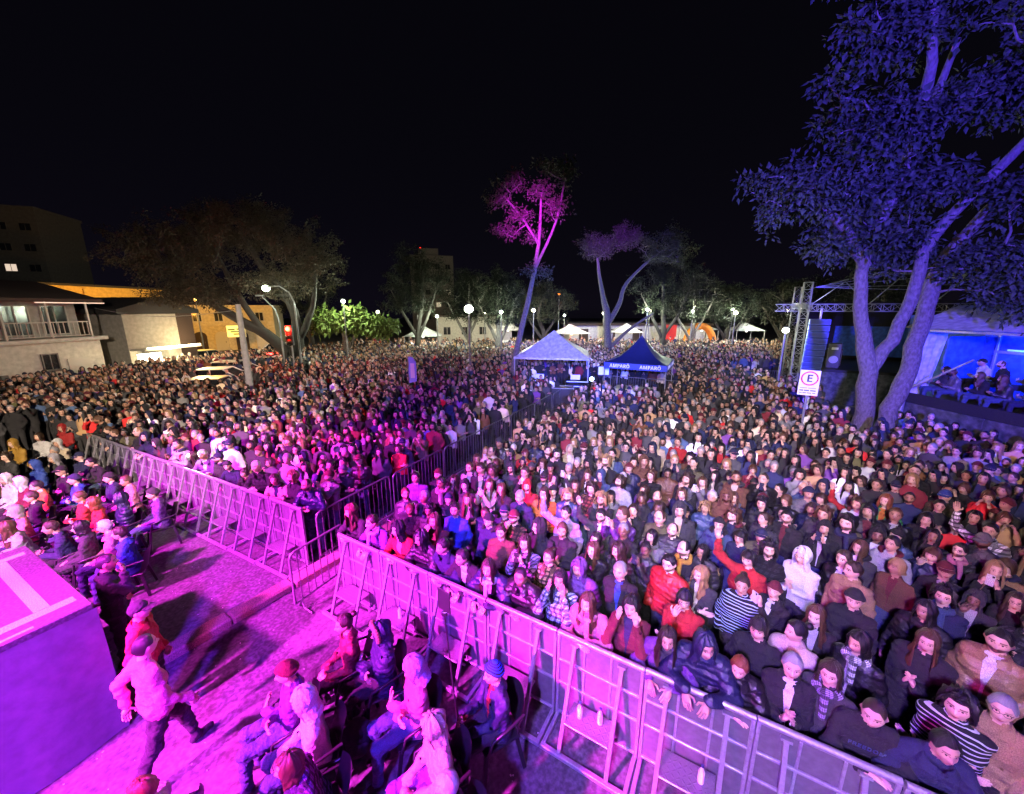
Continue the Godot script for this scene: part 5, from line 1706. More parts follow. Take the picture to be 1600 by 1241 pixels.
	for i in range(0, mini(300, big[3].size()), 3):
		var a: Vector3 = big[0][big[3][i]]
		vote += signf((big[0][big[3][i + 1]] - a).cross(big[0][big[3][i + 2]] - a).dot(big[1][big[3][i]]))
	if vote > 0.0:
		for o in out:
			var ix: PackedInt32Array = o[3]
			for i in range(0, ix.size(), 3):
				var w := ix[i + 1]
				ix[i + 1] = ix[i + 2]
				ix[i + 2] = w
			o[3] = ix
	return out

func from_tool(st: SurfaceTool) -> Array:
	var a := st.commit_to_arrays()
	var n: int = a[Mesh.ARRAY_VERTEX].size()
	var idx := PackedInt32Array(range(n))
	return [a[Mesh.ARRAY_VERTEX], a[Mesh.ARRAY_NORMAL], a[Mesh.ARRAY_TEX_UV], idx]

func join(dst: Array, src: Array, t: Transform3D, flip := false):
	var off: int = dst[0].size()
	dst[0].append_array(t * src[0])
	dst[1].append_array(Transform3D(t.basis.orthonormalized() if not flip else t.basis, Vector3.ZERO) * src[1])
	dst[2].append_array(src[2])
	var ix: PackedInt32Array = src[3]
	var o := PackedInt32Array()
	o.resize(ix.size())
	for i in range(0, ix.size(), 3):
		o[i] = ix[i] + off
		o[i + 1] = ix[i + (2 if flip else 1)] + off
		o[i + 2] = ix[i + (1 if flip else 2)] + off
	dst[3].append_array(o)

# a hand: wrist at the origin, fingers along +y, palm towards +z, thumb on +x
func hand(kind: int, sides: int) -> Array:
	var key := "hand%d_%d" % [kind, sides]
	if cache.has(key): return cache[key]
	var st := stool()
	var curl: float = [0.5, 0.1, 1.15, 0.22][kind]
	tube(st, [Vector3(0, -0.04, 0), Vector3(0, 0.012, 0)], [0.027, 0.027], sides + 2, false)
	ball(st, Vector3(0, 0.042, 0), Vector3(0.041, 0.052, 0.018), sides + 4, sides)
	for k in 4:
		var x: float = [0.03, 0.01, -0.011, -0.03][k]
		var l: float = [0.072, 0.08, 0.075, 0.058][k]
		var fan: float = (x * 5.0 if kind == 1 else x * 1.0)
		var p := Vector3(x, 0.082 - absf(x) * 0.25, 0)
		var a := curl * 0.5
		var pts := [p + Vector3(0, -0.015, 0)]
		for j in 3:
			var sl: float = l * [0.42, 0.32, 0.26][j]
			p = p + Vector3(fan * sl / l * l * 6.0 * 0.16, cos(a), sin(a)).normalized() * sl
			pts.append(p)
			a += curl * (1.0 + 0.12 * k)
		tube(st, pts, [0.0095, 0.009, 0.0082, 0.0068], sides, true)
	var tp := Vector3(0.028, 0.022, 0.006)
	var ta: float = 0.5 if kind == 2 else 0.85
	tube(st, [tp - Vector3(0.012, 0.005, 0), tp + Vector3(0.034 * ta + 0.006, 0.022, 0.012 + curl * 0.01), tp + Vector3(0.046 * ta, 0.052, 0.02 + curl * 0.018)], [0.0125, 0.011, 0.008], sides, true)
	cache[key] = from_tool(st)
	return cache[key]

func body(pose: String, bulk: int, lod: int) -> Dictionary:
	var key := "%s%d_%d" % [pose, bulk, lod]
	if cache.has(key): return cache[key]
	var sk := skeleton(pose, bulk)
	var parts := field_mesh(sk.bones, [0.02, 0.034, 0.06][lod], sk.up, bulk)
	for h in sk.hands:
		var y: Vector3 = h[1]
		var z: Vector3 = (h[2] - y * y.dot(h[2])).normalized()
		var x := y.cross(z)
		var mir: float = 1.0 if h[4] < 0 else -1.0
		# the thumb of a right hand (side -1) with fingers down and palm inwards lies forward
		var bs := Basis(x * mir, y, z)
		join(parts[0], hand(h[3], [6, 4, 3][lod]), Transform3D(bs, h[0] + y * 0.028), mir < 0.0)
	var d := {"parts": parts, "head": sk.head, "nod": sk.nod, "up": sk.up}
	cache[key] = d
	return d

# ------------------------------------------------------------------ heads, hair, hats
func gs(x: float, w: float) -> float:
	return exp(-x * x / (w * w))

func head_point(lon: float, lat: float, shape: int) -> Vector3:
	var d := Vector3(sin(lon) * cos(lat), sin(lat), cos(lon) * cos(lat))
	var wide: float = [0.077, 0.072, 0.08][shape]
	var p := Vector3(d.x * wide, d.y * 0.12, d.z * (0.094 if d.z > 0 else 0.104))
	var s := clampf(-p.y / 0.12, 0.0, 1.0)
	p.x *= 1.0 - [0.26, 0.34, 0.2][shape] * s * s
	if p.z < 0.0: p.z *= 1.0 - 0.5 * s
	else: p.z *= 1.0 + 0.1 * s * (1.0 - s) * 4.0 * 0.3
	if d.z > 0.0:
		var f := smoothstep(0.0, 0.35, d.z)
		var ax := absf(p.x)
		var y := p.y
		p.z += f * 0.013 * gs(p.x, 0.024) * gs(y + 0.105, 0.022)
		p.z += f * 0.003 * gs(y - 0.024, 0.012) * gs(p.x, 0.05)
		p.z -= f * 0.009 * gs(ax - 0.031, 0.015) * gs(y - 0.004, 0.012)
		p.z += f * 0.005 * gs(ax - 0.04, 0.018) * gs(y + 0.03, 0.018)
		var pr := smoothstep(0.014, -0.034, y) * (1.0 - smoothstep(-0.036, -0.05, y))
		p.z += f * (0.026 if shape != 1 else 0.022) * pr * gs(p.x, 0.0095 + 0.006 * pr)
		p.z += f * 0.007 * gs(y + 0.07, 0.012) * gs(p.x, 0.024)
		p.z -= f * 0.004 * gs(y + 0.07, 0.0035) * gs(p.x, 0.022)
	var side := absf(absf(lon) - 1.66)
	p.x += signf(p.x) * 0.017 * gs(side, 0.13) * gs(p.y + 0.005, 0.027)
	return p

func grid_arrays(g: Array, uvs: Array) -> Array:
	var n := g.size()
	var m: int = g[0].size()
	var v := PackedVector3Array()
	var nn := PackedVector3Array()
	var uv := PackedVector2Array()
	var ix := PackedInt32Array()
	for i in n:
		for j in m:
			var a: Vector3 = g[mini(i + 1, n - 1)][j] - g[maxi(i - 1, 0)][j]
			if n > 6 and (i == 0 or i == n - 1) and (g[0][j] - g[n - 1][j]).length() < 0.002: a = g[1][j] - g[n - 2][j]
			var b: Vector3 = g[i][mini(j + 1, m - 1)] - g[i][maxi(j - 1, 0)]
			var q := b.cross(a)
			v.append(g[i][j])
			nn.append(q.normalized() if q.length() > 1e-9 else Vector3.UP * (1.0 if j == 0 else -1.0))
			uv.append(uvs[i][j])
	for i in n - 1:
		for j in m - 1:
			var p := i * m + j
			var w := (v[p + m] - v[p]).cross(v[p + 1] - v[p])
			if w.length() < 1e-9: w = (v[p + m] - v[p + m + 1]).cross(v[p + 1] - v[p + m + 1]) * -1.0
			if w.dot(nn[p] + nn[p + m + 1]) < 0.0: ix.append_array([p, p + m, p + 1, p + 1, p + m, p + m + 1])
			else: ix.append_array([p, p + 1, p + m, p + 1, p + m + 1, p + m])
	return [v, nn, uv, ix]

func head(shape: int, lod: int) -> Array:
	var key := "head%d_%d" % [shape, lod]
	if cache.has(key): return cache[key]
	var nl: int = [44, 22, 14][lod]
	var nt: int = [40, 20, 12][lod]
	var g := []
	var us := []
	for i in nl + 1:
		var t := 2.0 * i / nl - 1.0
		var lon := PI * (t * 0.55 + 0.45 * t * t * t)
		var col := []
		var uc := []
		for j in nt + 1:
			var lat := PI * (0.5 - float(j) / nt)
			col.append(head_point(lon, lat, shape))
			uc.append(Vector2(lon / TAU + 0.5, float(j) / nt))
		g.append(col)
		us.append(uc)
	cache[key] = grid_arrays(g, us)
	return cache[key]

# hair and head wear as shells that follow the head
func shell(style: String, lod: int) -> ArrayMesh:
	var key := "shell_%s_%d" % [style, lod]
	if cache.has(key): return cache[key]
	var nl: int = [40, 22, 12][lod]
	var nt: int = [20, 12, 7][lod]
	var g := []
	var us := []
	for i in nl + 1:
		var lon := PI * (2.0 * i / nl - 1.0)
		var al := absf(lon)
		var col := []
		var uc := []
		var back := smoothstep(0.9, 2.2, al)
		var end := lerpf(0.62, 0.05, smoothstep(0.55, 1.15, al))
		end = lerpf(end, -0.62, smoothstep(1.6, 2.3, al))
		var off := 0.012
		var fall := 0.0
		var curl := 0.003
		match style:
			"short": off = 0.011
			"crop": off = 0.005; end += 0.12
			"bald": off = 0.004; end = minf(end, 0.25) if al > 1.0 else 1.3
			"fringe": off = 0.015; end = lerpf(0.28, -0.2, smoothstep(0.75, 1.1, al)); fall = 0.05 * smoothstep(0.8, 1.2, al); curl = 0.005
			"bob": off = 0.018; end = lerpf(0.55, -0.25, smoothstep(0.6, 1.0, al)); fall = 0.1 * smoothstep(0.7, 1.1, al); curl = 0.006
			"long": off = 0.016; end = lerpf(0.6, -0.3, smoothstep(0.55, 0.95, al)); fall = 0.3 * smoothstep(0.62, 1.0, al); curl = 0.008
			"curly": off = 0.028; end = lerpf(0.55, -0.45, smoothstep(0.7, 1.2, al)); fall = 0.05 * smoothstep(0.8, 1.2, al); curl = 0.022
			"beanie": off = 0.017; end = lerpf(0.36, -0.08, smoothstep(0.6, 2.0, al)); curl = 0.002
			"cap": off = 0.014; end = lerpf(0.38, 0.02, smoothstep(0.6, 2.2, al)); curl = 0.0
			"hood": off = 0.024; end = lerpf(0.5, -0.5, smoothstep(0.5, 0.85, al)); fall = 0.13 * smoothstep(0.5, 0.8, al); curl = 0.012
			"peak_hood": off = 0.026; end = lerpf(0.4, -0.5, smoothstep(0.55, 0.9, al)); fall = 0.13 * smoothstep(0.5, 0.8, al); curl = 0.012
		for j in nt + 1:
			var t := float(j) / nt
			var p: Vector3
			var th := t / 0.55 if fall > 0.0 else t
			var lat := lerpf(PI / 2, end, minf(th, 1.0))
			var d := Vector3(sin(lon) * cos(lat), sin(lat), cos(lon) * cos(lat))
			p = Vector3(d.x * 0.079, d.y * 0.12, d.z * (0.094 if d.z > 0 else 0.104))
			var s := clampf(-p.y / 0.12, 0.0, 1.0)
			if style != "hood" and style != "peak_hood":
				p.x *= 1.0 - 0.2 * s * s
				if p.z < 0.0: p.z *= 1.0 - 0.35 * s
			var o := off
			if style == "beanie":
				o += 0.008 * smoothstep(0.72, 0.76, t) + 0.004 * smoothstep(0.35, 0.0, t) + 0.002 * sin(lon * 22.0)
			elif style == "peak_hood": o += 0.035 * smoothstep(0.45, 0.0, t) * (0.5 - 0.5 * cos(lon) * 0.3) + 0.016 * nz.get_noise_3d(sin(lon) * 3.0 + 7.0, t * 4.0, cos(lon) * 3.0)
			elif style == "crop": o *= 1.0
			else:
				o += curl * 2.4 * nz.get_noise_3d(sin(lon) * 3.0 + 7.0, t * (6.0 if style == "curly" else 1.6), cos(lon) * 3.0)
				o += curl * (0.5 * sin(lon * 17.0 + 2.0 * t) + 0.3 * sin(lon * 31.0))
			if t > 0.9 and fall <= 0.0: o *= 1.0 - 0.8 * (t - 0.9) / 0.1
			p += Vector3(d.x, d.y, d.z) * o
			if fall > 0.0 and th > 1.0:
				var q := (th - 1.0) / (1.0 / 0.55 - 1.0)
				p.y -= fall * q
				if style.ends_with("hood"):
					p.x *= 1.0 + 0.3 * q
					p.z = p.z * (1.0 - 0.05 * q) - 0.02 * q
				else:
					p.x *= 1.0 + 0.22 * sin(q * 2.4) * (fall / 0.3)
					p.z -= 0.015 * q - 0.05 * q * q * smoothstep(1.4, 0.8, al) * (fall / 0.3)
					p += Vector3(sin(lon), 0, cos(lon)) * 0.012 * sin(q * 9.0 + sin(lon * 5.0) * 2.0) * fall / 0.3
					if q > 0.85: p.x *= 0.94
			col.append(p)
			uc.append(Vector2(lon / TAU * 6.0, t))
		g.append(col)
		us.append(uc)
	var a := grid_arrays(g, us)
	var st := stool()
	match style:
		"cap":
			var bg := []
			for i in 13:
				var c := []
				var lo := lerpf(-1.05, 1.05, i / 12.0)
				for j in 5:
					var q := j / 4.0
					c.append(Vector3(sin(lo) * (0.09 + 0.002 * q), 0.048 - 0.022 * q - 0.018 * absf(lo) * absf(lo) * 0.6, cos(lo) * 0.104 + q * 0.075 * cos(lo)))
				bg.append(c)
			grid_faces(st, bg)
			join(a, from_tool(st), Transform3D.IDENTITY)
		"bun":
			pass
	var m := ArrayMesh.new()
	m.add_surface_from_arrays(Mesh.PRIMITIVE_TRIANGLES, pack(a))
	cache[key] = m
	return m

func pack(a: Array) -> Array:
	var r := []
	r.resize(Mesh.ARRAY_MAX)
	r[Mesh.ARRAY_VERTEX] = a[0]
	r[Mesh.ARRAY_NORMAL] = a[1]
	r[Mesh.ARRAY_TEX_UV] = a[2]
	r[Mesh.ARRAY_INDEX] = a[3]
	return r

func shaped(key: String) -> ArrayMesh:   # buns, glasses, scarves
	if cache.has(key): return cache[key]
	var st := stool()
	match key:
		"bun": ball(st, Vector3(0, 0.075, -0.125), Vector3(0.042, 0.04, 0.04), 10, 8)
		"ponytail": tube(st, [Vector3(0, 0.05, -0.11), Vector3(0, 0.03, -0.16), Vector3(0, -0.06, -0.17), Vector3(0, -0.2, -0.14)], [0.022, 0.034, 0.03, 0.008], 8)
		"glasses":
			for s in [-1.0, 1.0]:
				var pts := []
				for k in 13: pts.append(Vector3(s * 0.031 + cos(TAU * k / 12.0) * 0.021, 0.003 + sin(TAU * k / 12.0) * 0.016, 0.094 - absf(cos(TAU * k / 12.0) + s) * 0.003))
				tube(st, pts, [0.0022], 5, false)
				tube(st, [Vector3(s * 0.052, 0.006, 0.086), Vector3(s * 0.08, 0.004, 0.0)], [0.002], 5)
			tube(st, [Vector3(-0.01, 0.006, 0.098), Vector3(0.01, 0.006, 0.098)], [0.0022], 5)
		"scarf":
			var pts := []
			var rr := []
			for k in 21:
				var t := TAU * k / 20.0
				pts.append(Vector3(sin(t) * 0.085, -0.165 + 0.012 * sin(t * 3.0) - 0.02 * cos(t), cos(t) * 0.085 - 0.01))
				rr.append(0.036 + 0.006 * sin(t * 5.0))
			tube(st, pts, rr, 9, false)
			tube(st, [Vector3(0.03, -0.17, 0.1), Vector3(0.05, -0.28, 0.135), Vector3(0.055, -0.4, 0.14)], [0.035, 0.03, 0.026], 7)
		"fur":
			for k in 17:
				var t := lerpf(-2.2, 2.2, k / 16.0)
				var p := Vector3(sin(t) * 0.105, 0.02 + cos(t) * 0.12, 0.075 - 0.03 * absf(sin(t)))
				ball(st, p, Vector3(0.032, 0.032, 0.032), 7, 5)
		"collar":
			var g := []
			for k in 23:
				var t := lerpf(0.32, TAU - 0.32, k / 22.0)
				var w := 1.0 - 0.16 * cos(t)
				var c := []
				for q in [[0.066, -0.2], [0.072, -0.135], [0.08, -0.128], [0.092, -0.15], [0.118, -0.195]]:
					c.append(Vector3(sin(t) * q[0] * 1.1, q[1] - 0.022 * (1.0 + cos(t)), cos(t) * q[0] * w - 0.018))
				g.append(c)
			grid_faces(st, g)
		"hood_down":
			var pts := []
			var rr := []
			for k in 15:
				var t := lerpf(-2.3, 2.3, k / 14.0)
				pts.append(Vector3(sin(t) * 0.11, -0.15 - 0.035 * absf(cos(t)) + 0.02, -cos(t) * 0.105 - 0.02))
				rr.append(0.018 + 0.032 * maxf(0.0, cos(t * 0.6)))
			tube(st, pts, rr, 8)
	cache[key] = st.commit()
	return cache[key]

# ------------------------------------------------------------------ colours of people
const SKINS := [[0.52, 0.33, 0.24], [0.42, 0.25, 0.17], [0.3, 0.165, 0.105], [0.58, 0.39, 0.3], [0.16, 0.085, 0.055]]
const CLOTH := {
	"black": [0.013, 0.013, 0.014], "charcoal": [0.04, 0.04, 0.043], "navy": [0.013, 0.018, 0.06], "grey": [0.15, 0.15, 0.155], "pale grey": [0.4, 0.4, 0.41],
	"white": [0.72, 0.72, 0.72], "cream": [0.6, 0.5, 0.36], "tan": [0.34, 0.21, 0.1], "brown": [0.13, 0.055, 0.025], "maroon": [0.13, 0.013, 0.022],
	"red": [0.45, 0.02, 0.022], "pink": [0.62, 0.2, 0.3], "purple": [0.13, 0.045, 0.22], "blue": [0.03, 0.08, 0.4], "pale blue": [0.33, 0.5, 0.62],
	"green": [0.025, 0.2, 0.06], "olive": [0.1, 0.095, 0.04], "mustard": [0.46, 0.26, 0.03], "orange": [0.6, 0.19, 0.025], "lilac": [0.42, 0.3, 0.55], "denim": [0.05, 0.085, 0.17],
}
const HAIRS := {"black": [0.008, 0.007, 0.007], "brown": [0.035, 0.018, 0.01], "chestnut": [0.09, 0.04, 0.018], "blond": [0.36, 0.22, 0.09], "red": [0.22, 0.06, 0.02], "grey": [0.3, 0.3, 0.31], "white": [0.62, 0.6, 0.58]}

func skin_mat(s: int, face: int) -> StandardMaterial3D:
	var key := "skin%d_%d" % [s, face]
	if not cache.has(key):
		var c: Array = SKINS[s]
		var m := mat(lin(c[0], c[1], c[2]), 0.42, 0.0, "skin")
		if face >= 0:
			m.albedo_texture = face_tex(face)
			m.albedo_color = lin(c[0] * 1.12, c[1] * 1.12, c[2] * 1.12)
		m.subsurf_scatter_enabled = face >= 0
		m.subsurf_scatter_strength = 0.06
		cache[key] = m
	return cache[key]

# brows, eyes, lips and beards only
func face_tex(kind: int) -> ImageTexture:
	var key := "face%d" % kind
	if cache.has(key): return cache[key]
	var w := 512
	var h := 256
	var im := Image.create(w, h, false, Image.FORMAT_RGB8)
	var base := Color(0.94, 0.94, 0.94)
	im.fill(base)
	for py in range(70, 250):
		for px in range(130, 382):
			var lon := (float(px) / w - 0.5) * TAU
			var lat := PI * (0.5 - float(py) / h)
			var p := Vector2(sin(lon) * cos(lat) * 0.077, sin(lat) * 0.12)
			var s := clampf(-p.y / 0.12, 0.0, 1.0)
			p.x *= 1.0 - 0.28 * s * s
			var ax := absf(p.x)
			var c := base
			# eyes
			var ex := (ax - 0.031) / 0.0172
			var ey := (p.y - 0.003) / 0.0074
			var er := ex * ex + ey * ey
			if er < 1.0:
				c = Color(1, 1, 1)
				if Vector2(ax - 0.031, p.y - 0.004).length() < 0.0068: c = Color(0.2, 0.13, 0.1)
			elif er < 1.9 and p.y > 0.003: c = Color(0.5, 0.4, 0.37)
			# brows
			var arch := 0.0255 - 0.16 * maxf(0.0, ax - 0.038) + 0.13 * maxf(0.0, 0.03 - ax)
			var bw: float = [0.0028, 0.0048, 0.0052, 0.004, 0.003][kind]
			if ax > 0.013 and ax < 0.053: c = c.lerp(Color(0.28, 0.22, 0.2) if kind != 3 else Color(0.6, 0.58, 0.56), 0.9 * gs(p.y - arch, bw))
			# lips, open smile
			var lx := ax / 0.026
			if lx < 1.0:
				var ly := absf(p.y + 0.07 - 0.003 * lx * lx)
				var lh: float = (0.0115 if kind == 0 or kind == 4 else 0.0085) * (1.0 - lx * lx)
				if ly < lh:
					c = Color(0.82, 0.4, 0.42) if kind == 0 or kind == 4 else Color(0.8, 0.56, 0.54)
					if kind == 4 and ly < lh * 0.55: c = Color(1, 1, 1)
					elif ly < 0.0014: c = Color(0.35, 0.2, 0.2)
			# nostrils
			if Vector2((ax - 0.008) / 0.004, (p.y + 0.046) / 0.0022).length() < 1.0: c = Color(0.4, 0.28, 0.26)
			# beard
			if kind == 2:
				var inb := smoothstep(-0.03, -0.05, p.y + 0.35 * maxf(0.0, 0.03 - ax) * 0.6) * smoothstep(0.0, 0.006, Vector2(ax / 1.6, p.y + 0.07).length() - 0.007)
				if p.y > -0.056 and ax < 0.012: inb *= 0.5
				c = c.lerp(Color(0.2, 0.17, 0.16), 0.85 * inb * (0.8 + 0.2 * nz.get_noise_2d(px * 0.9, py * 0.9)))
			im.set_pixel(px, py, c)
	cache[key] = ImageTexture.create_from_image(im)
	return cache[key]

func cloth_mat(col: String, kind: String) -> StandardMaterial3D:
	var key := "cloth_%s_%s" % [col, kind]
	if cache.has(key): return cache[key]
	var c: Array = CLOTH[col]
	var m := tex_mat(M.fine, lin(minf(1.0, c[0] * 1.25), minf(1.0, c[1] * 1.25), minf(1.0, c[2] * 1.25)), 3.0, 0.9, 0.0, M.wrinkle, 1.3)
	match kind:
		"leather jacket": m.roughness = 0.38
		"puffer jacket": m.roughness = 0.5
		"parka": m.roughness = 0.7
		"plaid shirt", "striped jacket":
			m.albedo_texture = plaid_tex(kind)
			m.albedo_color = lin(minf(1.0, c[0] * 1.3), minf(1.0, c[1] * 1.3), minf(1.0, c[2] * 1.3))
			m.uv1_triplanar = false
			m.uv1_scale = Vector3.ONE * (7.0 if kind == "plaid shirt" else 13.0)
		_:
			m.rim_enabled = true
			m.rim = 0.12
			m.rim_tint = 0.6
	cache[key] = m
	return m

func plaid_tex(kind: String) -> ImageTexture:
	if cache.has(kind): return cache[kind]
	var im := Image.create(64, 64, false, Image.FORMAT_RGB8)
	for y in 64:
		for x in 64:
			var v := 1.0
			if kind == "plaid shirt":
				if x % 32 < 14: v *= 0.5
				if y % 32 < 14: v *= 0.5
				if x % 32 == 22 or y % 32 == 22: v *= 0.4
			else: v = 1.0 if y % 32 < 9 else 0.12
			im.set_pixel(x, y, Color(v, v, v))
	cache[kind] = ImageTexture.create_from_image(im)
	return cache[kind]

func hair_mat(col: String) -> StandardMaterial3D:
	var key := "hair_" + col
	if cache.has(key): return cache[key]
	var c: Array = HAIRS[col]
	if not cache.has("strands"):
		var im := Image.create(256, 32, false, Image.FORMAT_RGB8)
		for x in 256:
			for y in 32:
				var v := 0.72 + 0.28 * nz.get_noise_2d(x * 0.55, y * 0.03) + 0.12 * nz.get_noise_2d(x * 1.7, y * 0.05)
				im.set_pixel(x, y, Color(v, v, v))
		cache["strands"] = ImageTexture.create_from_image(im)
	var m := mat(lin(minf(1, c[0] * 1.5), minf(1, c[1] * 1.5), minf(1, c[2] * 1.5)), 0.48)
	m.albedo_texture = cache["strands"]
	m.heightmap_enabled = true
	m.heightmap_texture = cache["strands"]
	m.heightmap_scale = 0.7
	cache[key] = m
	return m

# ------------------------------------------------------------------ one person
# A: skin, face, shape, hair (style), hc (hair colour), top (colour), kind (garment), legs, shirt, extra (list), yaw, pitch
func person(p: Vector3, turn: float, pose: String, bulk: int, lod: int, A: Dictionary, label: String, group: String, size := 1.0) -> Node3D:
	var o := thing("person", label, "person", p, turn, group)
	o.scale = Vector3(size * A.get("wide", 1.0), size, size * A.get("wide", 1.0))
	var B := body(pose, bulk, lod)
	var m := ArrayMesh.new()
	var mats := []
	var S: int = A.get("skin", 0)
	var top := cloth_mat(A.top, A.kind)
	var legs := cloth_mat(A.get("legs", "denim"), "trousers")
	var shirt := cloth_mat(A.shirt, "shirt") if A.has("shirt") else top
	for t in 5:
		var a: Array = B.parts[t]
		if a[0].size() == 0: continue
		m.add_surface_from_arrays(Mesh.PRIMITIVE_TRIANGLES, pack(a))
		mats.append([skin_mat(S, -1), top, legs, cloth_mat("black", "shoe"), shirt][t])
	var ht := Transform3D(Basis(Vector3.UP, A.get("yaw", 0.0)) * Basis(Vector3.RIGHT, B.nod + A.get("pitch", 0.0)) * Basis(Vector3.BACK, A.get("roll", 0.0)).scaled(Vector3.ONE * 0.99), B.head)
	var hs := [PackedVector3Array(), PackedVector3Array(), PackedVector2Array(), PackedInt32Array()]
	join(hs, head(A.get("shape", 0), lod), ht)
	m.add_surface_from_arrays(Mesh.PRIMITIVE_TRIANGLES, pack(hs))
	mats.append(skin_mat(S, A.get("face", 1)))
	var mi := MeshInstance3D.new()
	mi.name = "body"
	mi.mesh = m
	for i in mats.size(): mi.set_surface_override_material(i, mats[i])
	o.add_child(mi)
	var hair: String = A.get("hair", "short")
	var hm := hair_mat(A.get("hc", "black"))
	match hair:
		"none": pass
		"bun", "ponytail":
			put(shell("short", lod), "hair", hm, o, ht)
			put(shaped(hair), hair, hm, o, ht)
		"beanie", "cap":
			put(shell(hair, lod), hair, A.hat if A.has("hat") else cloth_mat(A.get("hatc", "black"), "knit"), o, ht)
			put(shell(A.get("under", "crop"), lod), "hair", hm, o, ht)
		"hood", "peak_hood":
			put(shell(hair, lod), "hood", A.hat if A.has("hat") else cloth_mat(A.get("hatc", A.top), A.kind), o, ht)
			put(shell("crop", lod), "hair", hm, o, ht)
		_: put(shell(hair, lod), "hair", hm, o, ht)
	if A.kind in ["coat", "jacket", "leather jacket", "puffer jacket", "parka", "plaid shirt"] and not "scarf" in A.get("extra", []) and not hair.ends_with("hood") and lod < 2:
		put(shaped("collar"), "collar", top, o, Transform3D(Basis.IDENTITY, B.head))
	for e in A.get("extra", []):
		match e:
			"glasses": put(shaped("glasses"), "glasses", M.black_plastic, o, ht)
			"scarf": put(shaped("scarf"), "scarf", cloth_mat(A.get("scarfc", "cream"), A.get("scarfk", "scarf")), o, Transform3D(Basis.IDENTITY, B.head))
			"fur": put(shaped("fur"), "fur_trim", cloth_mat(A.get("furc", "cream"), "fur"), o, ht)
			"hood_down": put(shaped("hood_down"), "hood", cloth_mat(A.get("hatc", A.top), A.kind), o, Transform3D(Basis.IDENTITY, B.head))
	return o

# ------------------------------------------------------------------ everyone
const STAGE := Vector3(-9.0, 2.0, 1.5)
var n_people := 0

func chair(p: Vector3, turn: float, label: String):
	if not cache.has("chair"):
		var o := Node3D.new()
		var st := stool()
		bx(st, at(0, 0.43, 0.02), Vector3(0.43, 0.03, 0.43), 0.012)
		put(st.commit(), "seat", M.black_plastic, o)
		var g := []
		for i in 9:
			var c := []
			for j in 6:
				var f := i / 4.0 - 1.0
				c.append(Vector3(f * (0.21 - 0.03 * j / 5.0), 0.46 + 0.4 * j / 5.0 - 0.05 * f * f * j / 5.0, -0.22 - 0.1 * j / 5.0 + 0.06 * f * f))
			g.append(c)
		st = stool()
		grid_faces(st, g)
		put(st.commit(), "backrest", M.black_plastic, o)
		for x in [-1.0, 1.0]:
			for z in [-1.0, 1.0]:
				st = stool()
				bar(st, Vector3(x * 0.18, 0.42, 0.02 + z * 0.18), Vector3(x * 0.24, 0.0, 0.02 + z * 0.25), 0.04)
				put(st.commit(), "leg", M.black_plastic, o)
			st = stool()
			tube(st, [Vector3(x * 0.22, 0.42, 0.2), Vector3(x * 0.25, 0.62, 0.16), Vector3(x * 0.25, 0.66, 0.0), Vector3(x * 0.21, 0.68, -0.24)], [0.017], 6)
			put(st.commit(), "armrest", M.black_plastic, o)
		cache["chair"] = o
	var c: Node3D = cache["chair"].duplicate()
	c.name = numbered("plastic_chair")
	add_child(c)
	c.position = p
	c.rotation.y = turn
	tag(c, label, "chair", "black plastic chairs in the pit")

func phone(p: Vector3, b: Basis, label: String, c := "black"):
	var o := thing("phone", label, "phone", p, 0.0, "phones held up in the crowd")
	o.basis = b
	put(box_mesh(Vector3(0.074, 0.152, 0.008), 0.003), "case", cloth_mat(c, "shell"), o)
	put(box_mesh(Vector3(0.067, 0.142, 0.001)), "screen", glow(Color(0.7, 0.8, 1.0), 0.7), o, at(0, 0, -0.0055))
	put(box_mesh(Vector3(0.02, 0.024, 0.002), 0.0005), "camera_lens", M.black_plastic, o, at(0.02, 0.055, 0.005))

func sat(x: float, z: float, dir: Vector3, pose: String, bulk: int, lod: int, A: Dictionary, label: String, seat: String):
	var t := face_turn(dir)
	var p := Vector3(x, 0, z) - Basis(Vector3.UP, t) * Vector3(0, 0, 0.02)
	person(p, t, pose, bulk, lod, A, label, "seated guests in the pit", A.get("size", 1.0))
	chair(p, t, seat)
	n_people += 1

func striped(a: Color, b: Color) -> StandardMaterial3D:
	var im := Image.create(8, 64, false, Image.FORMAT_RGB8)
	for y in 64:
		for x in 8: im.set_pixel(x, y, a if (y / 5) % 2 == 0 or y < 12 else b)
	var m := mat(Color.WHITE, 0.9)
	m.albedo_texture = ImageTexture.create_from_image(im)
	return m

